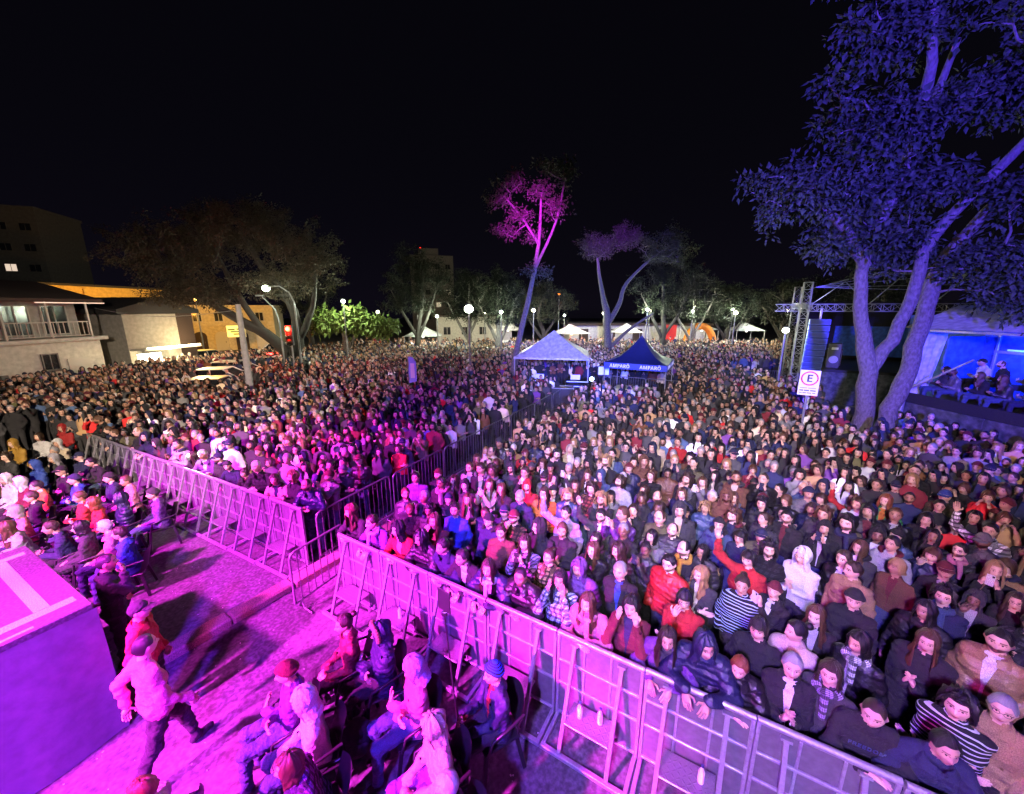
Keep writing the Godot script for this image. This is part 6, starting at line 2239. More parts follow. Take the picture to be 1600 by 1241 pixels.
func build_people():
	var L := Vector3(-0.86, 0, 0.5)
	# --- the group sitting before the front barrier
	sat(-2.44, -3.36, L, "seat_fold", 1, 0, {"skin": 0, "face": 1, "hair": "beanie", "hatc": "maroon", "hc": "grey", "top": "purple", "kind": "parka", "legs": "denim", "pitch": 0.1}, "seated person in purple jacket and dark knit hat, arms folded", "black chair under the person in the purple jacket")
	sat(-2.04, -3.1, L, "seat_lap", 1, 0, {"skin": 0, "face": 0, "shape": 1, "hair": "peak_hood", "hc": "brown", "top": "white", "kind": "parka", "legs": "denim", "pitch": 0.25}, "seated person in white jacket with a pointed white hood up", "black chair under the white pointed hood")
	sat(-1.78, -2.6, L, "seat_bow", 1, 0, {"skin": 0, "face": 0, "shape": 1, "hair": "bob", "hc": "chestnut", "top": "purple", "kind": "plaid shirt", "legs": "charcoal"}, "seated person bending forward in a purple plaid coat", "black chair under the purple plaid coat")
	sat(-2.05, -4.05, L, "seat_lap", 1, 0, {"skin": 0, "face": 0, "shape": 1, "hair": "bun", "hc": "brown", "top": "maroon", "kind": "parka", "legs": "black", "yaw": 0.2}, "seated person with brown hair bun in a maroon parka", "black chair under the maroon parka")
	sat(-1.62, -3.9, L, "seat_fold", 2, 0, {"skin": 0, "face": 1, "hair": "hood", "top": "navy", "kind": "parka", "legs": "black", "extra": ["fur"], "furc": "tan", "pitch": 0.2}, "seated person in navy parka with fur trimmed hood", "black chair under the navy fur trimmed parka")
	sat(-1.1, -3.42, L, "seat_fold", 1, 0, {"skin": 0, "face": 1, "hair": "peak_hood", "hatc": "lilac", "top": "pink", "kind": "hoodie", "legs": "denim", "pitch": 0.35}, "seated person in pink hoodie with the hood pulled low", "black chair under the pink hoodie")
	sat(-0.72, -2.86, L, "seat_lap", 1, 0, {"skin": 0, "face": 0, "shape": 1, "hair": "hood", "top": "cream", "kind": "parka", "legs": "purple", "pitch": 0.2}, "seated person in cream jacket with cream hood up", "black chair under the cream hooded jacket")
	var stripes := striped(Color(0.1, 0.28, 0.85), Color(0.02, 0.02, 0.08))
	sat(-0.2, -3.38, L, "seat_stick", 1, 0, {"skin": 0, "face": 1, "hair": "beanie", "hat": stripes, "hc": "grey", "top": "navy", "kind": "parka", "legs": "charcoal", "shirt": "red", "pitch": -0.05}, "seated man in blue striped beanie holding a long phone pole", "black chair under the man with the striped beanie")
	sat(-0.52, -2.38, L, "seat_lap", 1, 0, {"skin": 0, "face": 3, "hair": "short", "hc": "white", "top": "charcoal", "kind": "coat", "legs": "black"}, "white haired person sitting behind the cream hooded jacket", "black chair under the white haired person")
	sat(-2.95, -2.34, L, "seat_lap", 1, 0, {"skin": 0, "face": 0, "shape": 1, "hair": "short", "hc": "red", "top": "white", "kind": "coat", "legs": "black"}, "reddish haired person in white coat sitting beside the platform skirt", "black chair beside the platform skirt")
	# the pole with a phone at its end
	var hb := Basis(Vector3.UP, face_turn(L))
	var grip := Vector3(-0.2, 0, -3.38) + hb * Vector3(0.02, 0.72, 0.4)
	var ss := thing("selfie_stick", "long black pole holding a phone above the barrier", "selfie stick", grip, 0.0)
	tube_part("pole", [Vector3(0, -0.15, 0), Vector3(-0.06, 0.5, -0.03), Vector3(-0.12, 1.32, -0.06)], [0.013, 0.009, 0.007], M.black_metal, ss, 8)
	box_part("clamp", Vector3(-0.12, 1.34, -0.06), Vector3(0.06, 0.05, 0.03), M.black_plastic, ss)
	var ph := put(box_mesh(Vector3(0.17, 0.23, 0.012), 0.004), "tablet", M.black_plastic, ss, Transform3D(hb * Basis(Vector3.UP, 0.4), Vector3(-0.12, 1.49, -0.06)))
	put(box_mesh(Vector3(0.15, 0.2, 0.002)), "screen", glow(Color(0.8, 0.4, 0.9), 0.35), ph, at(0, 0, -0.008))
	var bag := thing("backpack", "black backpack between the seated maroon and pink figures", "bag", Vector3(-1.75, 0, -3.45), 0.4)
	var bs := stool()
	ball(bs, Vector3(0, 0.22, 0), Vector3(0.17, 0.23, 0.12), 14, 10)
	put(bs.commit(), "sack", cloth_mat("black", "bag"), bag)
	bs = stool()
	ball(bs, Vector3(0, 0.15, 0.1), Vector3(0.12, 0.1, 0.05), 12, 8)
	put(bs.commit(), "pocket", cloth_mat("charcoal", "bag"), bag)
	for s in [-1.0, 1.0]: tube_part("strap", [Vector3(s * 0.07, 0.42, -0.05), Vector3(s * 0.09, 0.36, -0.15), Vector3(s * 0.1, 0.2, -0.16), Vector3(s * 0.09, 0.06, -0.1)], [0.014], cloth_mat("black", "bag"), bag, 6)
	# --- guards and the person walking past the platform
	person(Vector3(-5.5, 0, -4.62), face_turn(Vector3(0.6, 0, -0.4)), "chin", 1, 0, {"skin": 2, "face": 1, "shape": 2, "hair": "crop", "hc": "black", "top": "black", "kind": "jacket", "legs": "black", "wide": 1.05, "yaw": 0.1}, "guard in black jacket with hand at mouth beside the platform", "staff in the pit", 1.0)
	person(Vector3(-4.36, 0, -3.86), face_turn(Vector3(0.75, 0, -0.3)), "side", 1, 0, {"skin": 1, "face": 1, "hair": "cap", "hatc": "black", "hc": "black", "top": "red", "kind": "jacket", "legs": "black"}, "person in black cap and red jacket at the platform corner", "staff in the pit", 0.95)
	person(Vector3(-3.75, 0, -3.28), face_turn(Vector3(0.45, 0, -0.85)), "walk", 1, 0, {"skin": 0, "face": 1, "hair": "crop", "hc": "black", "top": "pink", "kind": "shirt", "legs": "black", "yaw": 0.1}, "person in light pink shirt walking past the platform", "staff in the pit", 1.0)
	n_people += 3
	# --- rows of seats beyond the platform
	var Q := [
		[-7.49, -7.49, "seat_lap", 1, "beanie", "charcoal", "purple", "coat", "person in striped knit hat and purple coat on the end seat by the barrier"],
		[-8.67, -8.12, "seat_lap", 1, "short", "chestnut", "pink", "coat", "seated person in pale pink coat beside the barrier"],
		[-9.23, -8.22, "seat_fold", 1, "beanie", "black", "navy", "coat", "seated person in black hat and navy coat with red trim"],
		[-7.99, -7.21, "seat_fold", 2, "hood", "navy", "navy", "puffer jacket", "seated person in navy hood and navy puffer jacket"],
		[-8.33, -7.1, "seat_lap", 1, "bob", "red", "red", "coat", "seated person with reddish bob in red coat"],
		[-8.9, -7.29, "seat_fold", 1, "short", "chestnut", "red", "sweater", "seated person in bright red sweater beside the red coat"],
		[-9.92, -8.12, "seat_fold", 1, "beanie", "navy", "blue", "parka", "seated person in navy hat and blue parka"],
		[-10.36, -7.86, "seat_lap", 1, "short", "black", "orange", "coat", "seated person in orange coat with white shirt"],
		[-10.73, -8.58, "seat_fold", 1, "cap", "black", "black", "coat", "seated person in black cap and black coat"],
		[-10.96, -8.05, "seat_lap", 1, "hood", "white", "maroon", "coat", "seated person in white hood and maroon coat"],
		[-11.49, -8.22, "seat_lap", 1, "hood", "white", "white", "coat", "seated person wrapped in white hooded coat"],
		[-9.47, -6.77, "seat_lap", 1, "bob", "grey", "pink", "sweater", "seated grey haired person in pink sweater"],
		[-8.87, -6.31, "seat_bow", 1, "long", "chestnut", "pale grey", "coat", "seated person with long chestnut hair in pale grey coat"],
		[-8.09, -6.31, "seat_bow", 1, "short", "brown", "navy", "jacket", "seated person in navy jacket bending over near the platform"],
		[-7.62, -6.21, "seat_lap", 1, "bob", "black", "charcoal", "jacket", "seated person with black bob in charcoal jacket"],
		[-7.22, -6.24, "seat_lap", 1, "short", "white", "pink", "coat", "seated white haired person in pink coat"],
		[-6.74, -6.02, "seat_lap", 1, "short", "brown", "blue", "coat", "seated man in blue coat on the end seat by the guard"],
		[-11.81, -8.97, "seat_fold", 1, "hood", "blue", "blue", "parka", "seated person in bright blue hooded parka"],
		[-11.83, -9.46, "seat_lap", 1, "hood", "pale grey", "charcoal", "coat", "seated person in pale grey hood and charcoal coat"],
		[-11.31, -9.52, "seat_fold", 1, "cap", "navy", "navy", "jacket", "seated person in navy cap and navy jacket"],
		[-10.63, -9.38, "seat_bow", 1, "short", "black", "black", "jacket", "seated person looking down at a lit phone"],
		[-13.06, -10.62, "seat_lap", 1, "hood", "white", "cream", "coat", "seated person in white hood and cream coat at the back"],
		[-14.29, -11.2, "seat_lap", 1, "bob", "brown", "white", "coat", "seated person in white coat with brown bob at the back"],
		[-14.34, -10.62, "seat_lap", 1, "hood", "mustard", "mustard", "parka", "seated person in yellow hooded parka"],
		[-14.6, -12.1, "seat_lap", 1, "hood", "red", "red", "parka", "seated person in red hooded parka at the back"],
		[-12.4, -9.9, "seat_fold", 1, "short", "grey", "black", "coat", "seated grey haired person in black coat at the back"],
		[-12.3, -8.6, "seat_lap", 1, "cap", "charcoal", "brown", "coat", "seated person in charcoal cap and brown coat"],
		[-13.2, -9.5, "seat_fold", 1, "curly", "brown", "charcoal", "parka", "seated person with brown curls in charcoal parka"],
		[-9.9, -7.3, "seat_fold", 1, "short", "brown", "black", "jacket", "seated person in black jacket behind the pink sweater"],
	]
	for i in Q.size():
		var q: Array = Q[i]
		var A := {"skin": [0, 1, 0, 3][i % 4], "face": [1, 0, 3, 0][i % 4], "shape": [0, 1, 0, 1][i % 4], "hair": q[4], "top": q[6], "kind": q[7], "legs": ["denim", "black", "charcoal", "navy"][i % 4], "yaw": rng.randf_range(-0.25, 0.25), "pitch": rng.randf_range(-0.05, 0.12)}
		if q[4] in ["hood", "cap", "beanie"]:
			A["hatc"] = q[5]
			A["hc"] = "brown"
		else: A["hc"] = q[5]
		var dir := (Vector3(-13.0, 0, -1.5) - Vector3(q[0], 0, q[1])).normalized()
		sat(q[0], q[1], dir.rotated(Vector3.UP, rng.randf_range(-0.15, 0.15)), q[2], q[3], 0 if q[0] > -9.0 else 1, A, q[8], "black chair of the " + q[8].replace("seated ", "").replace("person in striped knit hat and purple coat on the end seat by the barrier", "guest in a striped knit hat"))
	phone(Vector3(-10.85, 0.78, -9.25), Basis(Vector3.RIGHT, -0.8), "lit phone in the hands of a seated guest")
	var torch := thing("phone", "phone with its torch lit above the barrier by the seats", "phone", Vector3(-7.72, 1.5, -8.72), face_turn(Vector3(0.6, 0, 0.8)), "phones held up in the crowd")
	put(box_mesh(Vector3(0.075, 0.155, 0.009), 0.003), "case", M.black_plastic, torch)
	var ts := stool()
	ball(ts, Vector3(0.018, 0.055, 0.006), Vector3(0.016, 0.016, 0.006), 8, 6)
	put(ts.commit(), "torch_light", glow(Color(1, 0.97, 0.92), 60.0), torch)
	omni(torch, Vector3(0.018, 0.055, 0.03), Color(1, 0.97, 0.92), 0.8, 0.02)
	# --- people picked out one by one behind the front barrier
	var N := [
		[-2.67, -6.19, "rail", 1, {"skin": 0, "face": 0, "shape": 1, "hair": "beanie", "hatc": "maroon", "hc": "chestnut", "under": "long", "top": "black", "kind": "sweatshirt", "shirt": "black"}, "person in maroon beanie and black sweatshirt leaning at the gangway corner", true],
		[-2.17, -5.90, "rail2", 1, {"skin": 0, "face": 1, "shape": 0, "hair": "short", "hc": "brown", "top": "purple", "kind": "coat", "extra": ["scarf"], "scarfc": "lilac"}, "person with short hair and lilac scarf leaning beside the maroon beanie", true],
		[-1.71, -5.63, "rail", 1, {"skin": 3, "face": 0, "shape": 1, "hair": "hood", "hatc": "black", "top": "red", "kind": "coat", "shirt": "pink"}, "person in red coat with black hood drawn up at the barrier", true],
		[-1.29, -5.38, "rail", 2, {"skin": 1, "face": 0, "shape": 1, "hair": "hood", "top": "black", "kind": "puffer jacket"}, "person in black hooded puffer jacket folding arms on the barrier", true],
		[-0.93, -5.17, "rail", 1, {"skin": 0, "face": 0, "shape": 1, "hair": "ponytail", "hc": "black", "top": "navy", "kind": "coat"}, "person with black ponytail in navy coat leaning on the barrier", true],
		[-0.59, -4.98, "rail2", 1, {"skin": 0, "face": 0, "shape": 1, "hair": "bun", "hc": "black", "top": "black", "kind": "sweatshirt", "shirt": "white"}, "person with black bun in black top with white chest patch", true],
		[-0.21, -4.75, "rail2", 2, {"skin": 0, "face": 0, "shape": 1, "hair": "long", "hc": "brown", "top": "navy", "kind": "puffer jacket", "shirt": "white", "extra": ["scarf"], "scarfc": "white"}, "person in navy puffer jacket and white scarf with long brown hair", true],
		[0.19, -4.52, "rail", 2, {"skin": 2, "face": 1, "shape": 0, "hair": "crop", "hc": "black", "top": "black", "kind": "leather jacket"}, "young man in shiny black jacket with arms folded on the barrier", true],
		[0.62, -4.32, "face", 1, {"skin": 1, "face": 0, "shape": 1, "hair": "long", "hc": "black", "top": "pale blue", "kind": "plaid shirt"}, "person in pale plaid shirt holding both hands to the cheeks", true],
		[0.97, -4.06, "rail", 1, {"skin": 0, "face": 0, "shape": 1, "hair": "long", "hc": "chestnut", "top": "pink", "kind": "sweater", "extra": ["scarf"], "scarfc": "pink"}, "person in bright pink sweater and pink scarf with long chestnut hair", true],
		[1.38, -3.87, "face", 1, {"skin": 0, "face": 0, "shape": 1, "hair": "bob", "hc": "black", "top": "maroon", "kind": "cardigan", "shirt": "navy"}, "person in maroon cardigan covering the face with both hands", true],
		[1.74, -3.61, "rail2", 1, {"skin": 1, "face": 0, "shape": 1, "hair": "long", "hc": "brown", "top": "purple", "kind": "cardigan", "shirt": "charcoal"}, "person in purple cardigan with long brown hair at the barrier", true],
		[2.04, -3.44, "rail2", 2, {"skin": 1, "face": 1, "shape": 0, "hair": "hood", "hc": "black", "top": "navy", "kind": "puffer jacket", "yaw": 0.5, "size": 1.06}, "person in navy hooded puffer jacket reaching over the barrier", true],
		[2.32, -3.28, "rail", 2, {"skin": 0, "face": 0, "shape": 1, "hair": "short", "hc": "red", "top": "black", "kind": "leather jacket", "pitch": 0.12, "size": 0.95}, "person with short reddish hair in shiny black quilted jacket, arms folded", true],
		[2.71, -3.10, "clasp", 1, {"skin": 0, "face": 3, "shape": 0, "hair": "short", "hc": "grey", "top": "black", "kind": "coat", "shirt": "white"}, "grey haired man in black coat and white shirt clasping his hands", true],
		[3.17, -2.78, "rail", 1, {"skin": 0, "face": 1, "shape": 2, "hair": "crop", "hc": "brown", "top": "black", "kind": "sweatshirt", "yaw": -0.35, "pitch": 0.12}, "young man with cropped hair in black sweatshirt lettered FREEDOM", true],
		[3.53, -2.57, "rail2", 1, {"skin": 1, "face": 4, "shape": 1, "hair": "short", "hc": "black", "top": "navy", "kind": "jacket", "yaw": 0.1}, "laughing person in navy jacket bending over the barrier end", true],
		[3.02, -3.01, "pocket", 1, {"skin": 0, "face": 4, "shape": 1, "hair": "bob", "hc": "brown", "top": "charcoal", "kind": "coat", "extra": ["scarf"], "scarfc": "lilac", "scarfk": "plaid shirt"}, "person in charcoal coat with lilac and white patterned scarf", false],
		[3.59, -3.35, "pocket", 1, {"skin": 1, "face": 0, "shape": 1, "hair": "bob", "hc": "black", "top": "black", "kind": "leather jacket", "shirt": "pale grey", "extra": ["scarf"], "scarfc": "white", "scarfk": "plaid shirt", "pitch": 0.1}, "person in black leather jacket with black and white scarf", false],
		[4.31, -3.37, "clasp", 2, {"skin": 0, "face": 0, "shape": 1, "hair": "long", "hc": "chestnut", "top": "black", "kind": "coat"}, "person with very long chestnut hair over a fluffy black coat", false],
		[4.96, -3.31, "pocket", 1, {"skin": 0, "face": 2, "shape": 2, "hair": "short", "hc": "black", "top": "tan", "kind": "leather jacket", "shirt": "white", "size": 1.04, "wide": 1.08}, "bearded man in tan leather jacket over white shirt", false],
		[3.89, -2.71, "fold", 1, {"skin": 0, "face": 1, "shape": 2, "hair": "curly", "hc": "black", "top": "pale grey", "kind": "striped jacket", "wide": 1.08}, "man with dark curls in grey striped jacket, arms folded", false],
		[4.23, -2.68, "pocket", 1, {"skin": 0, "face": 3, "shape": 0, "hair": "short", "hc": "grey", "top": "tan", "kind": "coat", "extra": ["glasses"]}, "older man with glasses in tan coat beside the striped jacket", false],
		[4.05, -4.79, "clasp", 1, {"skin": 0, "face": 3, "shape": 0, "hair": "hood", "top": "white", "kind": "parka", "extra": ["glasses"]}, "person with glasses and drawn up white hood in a white parka", false],
		[6.70, -6.38, "pocket", 1, {"skin": 3, "face": 0, "shape": 1, "hair": "long", "hc": "red", "top": "green", "kind": "jacket", "shirt": "orange"}, "person in green jacket with long orange red hair", false],
		[7.94, -6.55, "pocket", 1, {"skin": 0, "face": 1, "shape": 0, "hair": "cap", "hatc": "blue", "hc": "brown", "top": "olive", "kind": "coat"}, "person in blue cap and olive coat", false],
		[7.43, -5.43, "wave", 1, {"skin": 0, "face": 4, "shape": 0, "hair": "short", "hc": "black", "top": "white", "kind": "plaid shirt"}, "person in black and white plaid shirt waving an open hand", false],
		[3.26, -4.73, "wave", 1, {"skin": 0, "face": 0, "shape": 1, "hair": "fringe", "hc": "black", "top": "red", "kind": "sweater"}, "person in red sweater raising a hand beside a dark fringe", false],
		[4.58, -4.73, "pocket", 1, {"skin": 0, "face": 1, "shape": 0, "hair": "short", "hc": "brown", "top": "black", "kind": "leather jacket", "shirt": "white"}, "man in black leather jacket over white shirt collar", false],
		[2.88, -4.22, "pocket", 1, {"skin": 1, "face": 0, "shape": 1, "hair": "bun", "hc": "brown", "top": "pale blue", "kind": "striped jacket"}, "person in pale blue striped sweater turned sideways", false],
		[3.04, -3.50, "side", 1, {"skin": 0, "face": 0, "shape": 1, "hair": "bun", "hc": "black", "top": "cream", "kind": "coat", "yaw": -0.7}, "person in cream coat looking towards the stage, hair in black bun", false],
		[4.50, -4.49, "pocket", 1, {"skin": 0, "face": 1, "shape": 0, "hair": "short", "hc": "brown", "top": "tan", "kind": "coat", "yaw": -0.6}, "person in tan coat turning the head aside behind the white parka", false],
		[6.36, -4.49, "phone", 1, {"skin": 0, "face": 0, "shape": 1, "hair": "long", "hc": "blond", "top": "black", "kind": "coat"}, "blond person in black coat holding a white phone before the face", false],
		[8.35, -7.52, "side", 1, {"skin": 0, "face": 1, "shape": 2, "hair": "crop", "hc": "brown", "top": "black", "kind": "jacket", "size": 1.05, "wide": 1.06}, "broad man in black jacket standing before the black fascia", false],
		[10.71, -8.84, "pocket", 1, {"skin": 0, "face": 1, "shape": 0, "hair": "short", "hc": "black", "top": "pale grey", "kind": "sweatshirt", "extra": ["glasses"]}, "person with glasses in pale grey sweatshirt beside the fascia", false],
		[11.07, -8.72, "pocket", 1, {"skin": 1, "face": 1, "shape": 0, "hair": "curly", "hc": "brown", "top": "pale grey", "kind": "hoodie"}, "person with brown curls in pale grey hoodie beside the fascia", false],
		[11.98, -9.06, "pocket", 1, {"skin": 0, "face": 0, "shape": 1, "hair": "long", "hc": "blond", "top": "white", "kind": "coat"}, "blond person in white coat beside the fascia", false],
		[9.74, -10.63, "pocket", 1, {"skin": 0, "face": 2, "shape": 0, "hair": "short", "hc": "black", "top": "black", "kind": "sweater", "shirt": "white"}, "bearded man in black sweater before the tree stems", false],
		[5.17, -9.06, "fold", 1, {"skin": 0, "face": 0, "shape": 1, "hair": "long", "hc": "black", "top": "red", "kind": "jacket"}, "person in red jacket with long black hair, arms folded", false],
		[0.92, -5.97, "wave", 1, {"skin": 0, "face": 0, "shape": 1, "hair": "short", "hc": "black", "top": "lilac", "kind": "hoodie"}, "person in lilac hoodie stretching an arm up to film", false],
		[4.29, -9.54, "pocket", 1, {"skin": 0, "face": 1, "shape": 0, "hair": "short", "hc": "brown", "top": "red", "kind": "jacket", "extra": ["hood_down"], "hatc": "pale grey"}, "person in red jacket with pale grey hood lying back", false],
		[3.72, -9.54, "pocket", 1, {"skin": 0, "face": 0, "shape": 1, "hair": "hood", "top": "cream", "kind": "hoodie"}, "person in cream hoodie with the hood up", false],
		[4.81, -9.06, "pocket", 1, {"skin": 0, "face": 2, "shape": 0, "hair": "short", "hc": "black", "top": "maroon", "kind": "plaid shirt"}, "bearded man in maroon plaid shirt", false],
		[0.19, -5.09, "phone", 1, {"skin": 0, "face": 0, "shape": 1, "hair": "long", "hc": "brown", "top": "lilac", "kind": "plaid shirt"}, "person in lilac plaid shirt looking at a raised phone", false],
		[0.90, -4.55, "pocket", 2, {"skin": 1, "face": 1, "shape": 0, "hair": "hood", "top": "purple", "kind": "parka"}, "person hidden in a dark purple parka with its hood up", false],
		[1.43, -4.49, "pocket", 1, {"skin": 0, "face": 1, "shape": 2, "hair": "short", "hc": "grey", "top": "black", "kind": "jacket", "shirt": "blue"}, "broad man in black jacket open over a blue shirt", false],
		[2.05, -3.97, "chin", 1, {"skin": 0, "face": 0, "shape": 1, "hair": "fringe", "hc": "black", "top": "red", "kind": "jacket", "extra": ["glasses"]}, "person with dark fringe and glasses in red jacket, hand at chin", false],
		[2.66, -3.54, "side", 1, {"skin": 0, "face": 1, "shape": 0, "hair": "fringe", "hc": "black", "top": "black", "kind": "jacket"}, "young man with dark fringe behind the reddish haired person", false],
		[4.06, -3.97, "pocket", 1, {"skin": 0, "face": 1, "shape": 0, "hair": "beanie", "hatc": "black", "hc": "black", "top": "black", "kind": "coat", "pitch": 0.05}, "person in black knitted beanie and black coat", false],
		[5.18, -4.02, "clasp", 1, {"skin": 0, "face": 1, "shape": 0, "hair": "curly", "hc": "black", "top": "navy", "kind": "coat", "extra": ["scarf"], "scarfc": "denim"}, "person in navy coat with thick denim blue scarf", false],
		[-0.97, -6.08, "pocket", 0, {"skin": 1, "face": 1, "shape": 0, "hair": "short", "hc": "black", "top": "blue", "kind": "sweater"}, "young man in bright blue sweater looking aside", false],
		[-1.25, -5.73, "chin", 1, {"skin": 0, "face": 0, "shape": 1, "hair": "long", "hc": "chestnut", "top": "brown", "kind": "coat"}, "person with long chestnut hair in brown coat, hand at chin", false],
		[0.16, -6.55, "pocket", 1, {"skin": 0, "face": 3, "shape": 0, "hair": "short", "hc": "grey", "top": "navy", "kind": "coat"}, "grey haired man in navy coat among the younger people", false],
		[0.60, -6.68, "pocket", 1, {"skin": 0, "face": 0, "shape": 1, "hair": "long", "hc": "brown", "top": "orange", "kind": "jacket"}, "person in orange jacket with long brown hair", false],
		[-1.96, -7.38, "pocket", 1, {"skin": 1, "face": 1, "shape": 0, "hair": "short", "hc": "black", "top": "purple", "kind": "sweater"}, "person in purple sweater standing by the gangway fence", false],
	]
	var dn := Vector3(-0.504, 0, 0.864)
	for q in N:
		var p := Vector3(q[0], 0, q[1])
		var A: Dictionary = q[4]
		var dir := dn if q[6] else (Vector3(-2.5, 0, 0.5) - p).normalized()
		if not A.has("yaw"): A["yaw"] = rng.randf_range(-0.25, 0.25)
		if not A.has("legs"): A["legs"] = ["denim", "black", "charcoal"][n_people % 3]
		var lod := 0 if p.length() < 7.2 else 1
		var o := person(p, face_turn(dir) + (0.0 if q[6] else rng.randf_range(-0.2, 0.2)), q[2], q[3], lod, A, q[5], "people standing in the crowd", A.get("size", 1.0))
		if "FREEDOM" in q[5]:
			put(letters("FREEDOM", 0.04, 0.004), "lettering", cloth_mat("denim", "print"), o, body(q[2], q[3], lod).up * Transform3D(Basis(Vector3.RIGHT, -0.1), Vector3(0, 1.27, 0.13)))
		if q[2] == "phone":
			phone(o.transform * Vector3(0, 1.6, 0.37), Basis(Vector3.UP, o.rotation.y), "%s phone held up by the %s" % ["white" if q[0] > 3 else "black", "blond person in a black coat" if q[0] > 3 else "person in lilac plaid"], "white" if q[0] > 3 else "black")
		taken.append(Vector2(q[0], q[1]))
		n_people += 1
	# --- people leaning on the street-side barrier
	var d2 := Vector3(-0.8898, 0, -0.4563)
	var a2 := Vector3(-3.98, 0, -6.72)
	var n2 := Vector3(-0.4563, 0, 0.8898)
	var s := 0.25
	while s < 9.8:
		var p := a2 + d2 * s - n2 * (0.37 + rng.randf_range(0.0, 0.05))
		random_person(p, face_turn(n2.rotated(Vector3.UP, rng.randf_range(-0.1, 0.5))), ["rail", "rail2", "rail", "clasp"][rng.randi() % 4], 0 if s < 3.5 else 1, "leaning on the barrier by the seats")
		taken.append(Vector2(p.x, p.z))
		s += rng.randf_range(0.46, 0.58)

# a free place in the crowd, in plan
func in_crowd(p: Vector3) -> bool:
	var u := p.x * AXU.x + p.z * AXU.z
	var v := p.x * AXV.x + p.z * AXV.z
	if u > -5.9:
		var w := (p.x + 2.93) * -0.504 + (p.z + 5.9) * 0.864
		if w > -0.78: return false
	elif u > -14.6:
		if v < 4.8: return false
	elif v < 4.1 and u > -21.0: return false
	elif v < 2.0: return false
	if u > -6.75 and u < -5.0 and v > 3.0 and v < 19.6: return false      # gangway
	if v > 18.2 and v < 23.2 and u > -9.6 and u < -1.6: return false      # tents
	if p.x > 13.2 - 0.02 * p.z and p.z > -14.2: return false              # grandstand
	if p.x > 12.8 and p.z < -15.6 and p.z > -27.0 and p.x > 14.0 - (p.z + 16.0) * 0.0: return false   # second stage
	if p.x > 11.9 and p.z <= -13.0 and p.z > -16.5: return false
	if Vector2(p.x - 11.75, p.z + 12.2).length() < 0.95: return false      # tree stems
	if Vector2(p.x + 11.8, p.z + 17.2).length() < 0.4: return false
	if Vector2(p.x - 9.35, p.z + 12.05).length() < 0.3: return false
	if p.x < -25.2 + (p.z + 19.0) * -0.12: return false                   # the house wall
	if p.z < -30.0 and p.x < -23.5 - (p.z + 30.0) * 0.45: return false
	for t in taken:
		if t.x < -14.0 and t.y < -19.0:
			if absf(p.x - t.x) < 2.4 and absf(p.z - t.y) < 1.5: return false
		elif (t - Vector2(p.x, p.z)).length_squared() < 0.15: return false
	return true

func zone(p: Vector3) -> String:
	var marks := [
		["near the big tree", 11.5, -10.5, 2.6], ["near the parking sign", 9.35, -11.5, 2.4], ["beside the grandstand", 12.2, -8.0, 3.2], ["near the gangway fence", -2.6, -9.0, 2.2],
		["near the mixing tents", 3.5, -16.5, 4.0], ["close behind the front barrier", 0.6, -5.6, 2.2], ["behind the tan leather jacket", 5.6, -4.4, 1.8], ["across the gangway", -5.0, -10.0, 2.8],
		["beyond the street-side barrier", -8.5, -11.0, 3.2], ["in the middle of the crowd", 4.5, -8.5, 3.0],
	]
	var best := "in the open crowd"
	var bd := 1.35
	for m in marks:
		var d: float = Vector2(p.x - m[1], p.z - m[2]).length() / m[3]
		if d < bd:
			bd = d
			best = m[0]
	return best

func pick(list: Array) -> Variant:
	return list[rng.randi() % list.size()]

func random_look() -> Dictionary:
	var f := rng.randf() < 0.55
	var A := {"skin": pick([0, 0, 0, 1, 1, 3, 3, 2, 4]), "shape": 1 if f else pick([0, 2]), "face": pick([0, 0, 0, 4]) if f else pick([1, 1, 2, 2, 3])}
	A["hc"] = pick(["black", "black", "black", "brown", "brown", "brown", "chestnut", "chestnut", "blond"]) if A.face != 3 else pick(["grey", "white"])
	A["hair"] = pick(["long", "long", "long", "bob", "fringe", "bun", "ponytail", "curly", "hood", "beanie"]) if f else pick(["short", "short", "short", "crop", "curly", "cap", "beanie", "bald", "hood"])
	A["top"] = pick(["black", "black", "black", "black", "black", "black", "black", "charcoal", "charcoal", "charcoal", "charcoal", "navy", "navy", "navy", "navy", "brown", "brown", "maroon", "olive", "denim", "purple", "grey", "grey", "charcoal", "black", "black", "navy", "white", "cream", "tan", "red", "charcoal", "pale grey", "black", "black"])
	A["kind"] = pick(["coat", "jacket", "puffer jacket", "leather jacket", "hoodie", "sweater", "parka", "sweatshirt", "plaid shirt", "cardigan"])
	A["legs"] = pick(["denim", "denim", "black", "charcoal", "navy"])
	if rng.randf() < 0.5: A["shirt"] = pick(["white", "pale grey", "black", "charcoal", "navy", "maroon", "cream"])
	if A.hair == "hood" and A.kind in ["leather jacket", "plaid shirt", "cardigan", "sweater"]: A["kind"] = "hoodie"
	A["hatc"] = A.top if A.hair == "hood" else pick(["black", "black", "charcoal", "navy", "navy", "grey", "maroon"])
	var ex := []
	if rng.randf() < 0.14: ex.append("glasses")
	if rng.randf() < 0.14 and A.hair != "hood":
		ex.append("scarf")
		A["scarfc"] = pick(["cream", "grey", "maroon", "pink", "navy", "mustard"])
	elif A.kind in ["hoodie", "parka", "sweatshirt"] and A.hair != "hood": ex.append("hood_down")
	A["extra"] = ex
	A["yaw"] = rng.randf_range(-0.45, 0.45)
	A["pitch"] = rng.randf_range(-0.16, 0.1)
	A["roll"] = rng.randf_range(-0.1, 0.1)
	A["wide"] = rng.randf_range(0.95, 1.08)
	return A

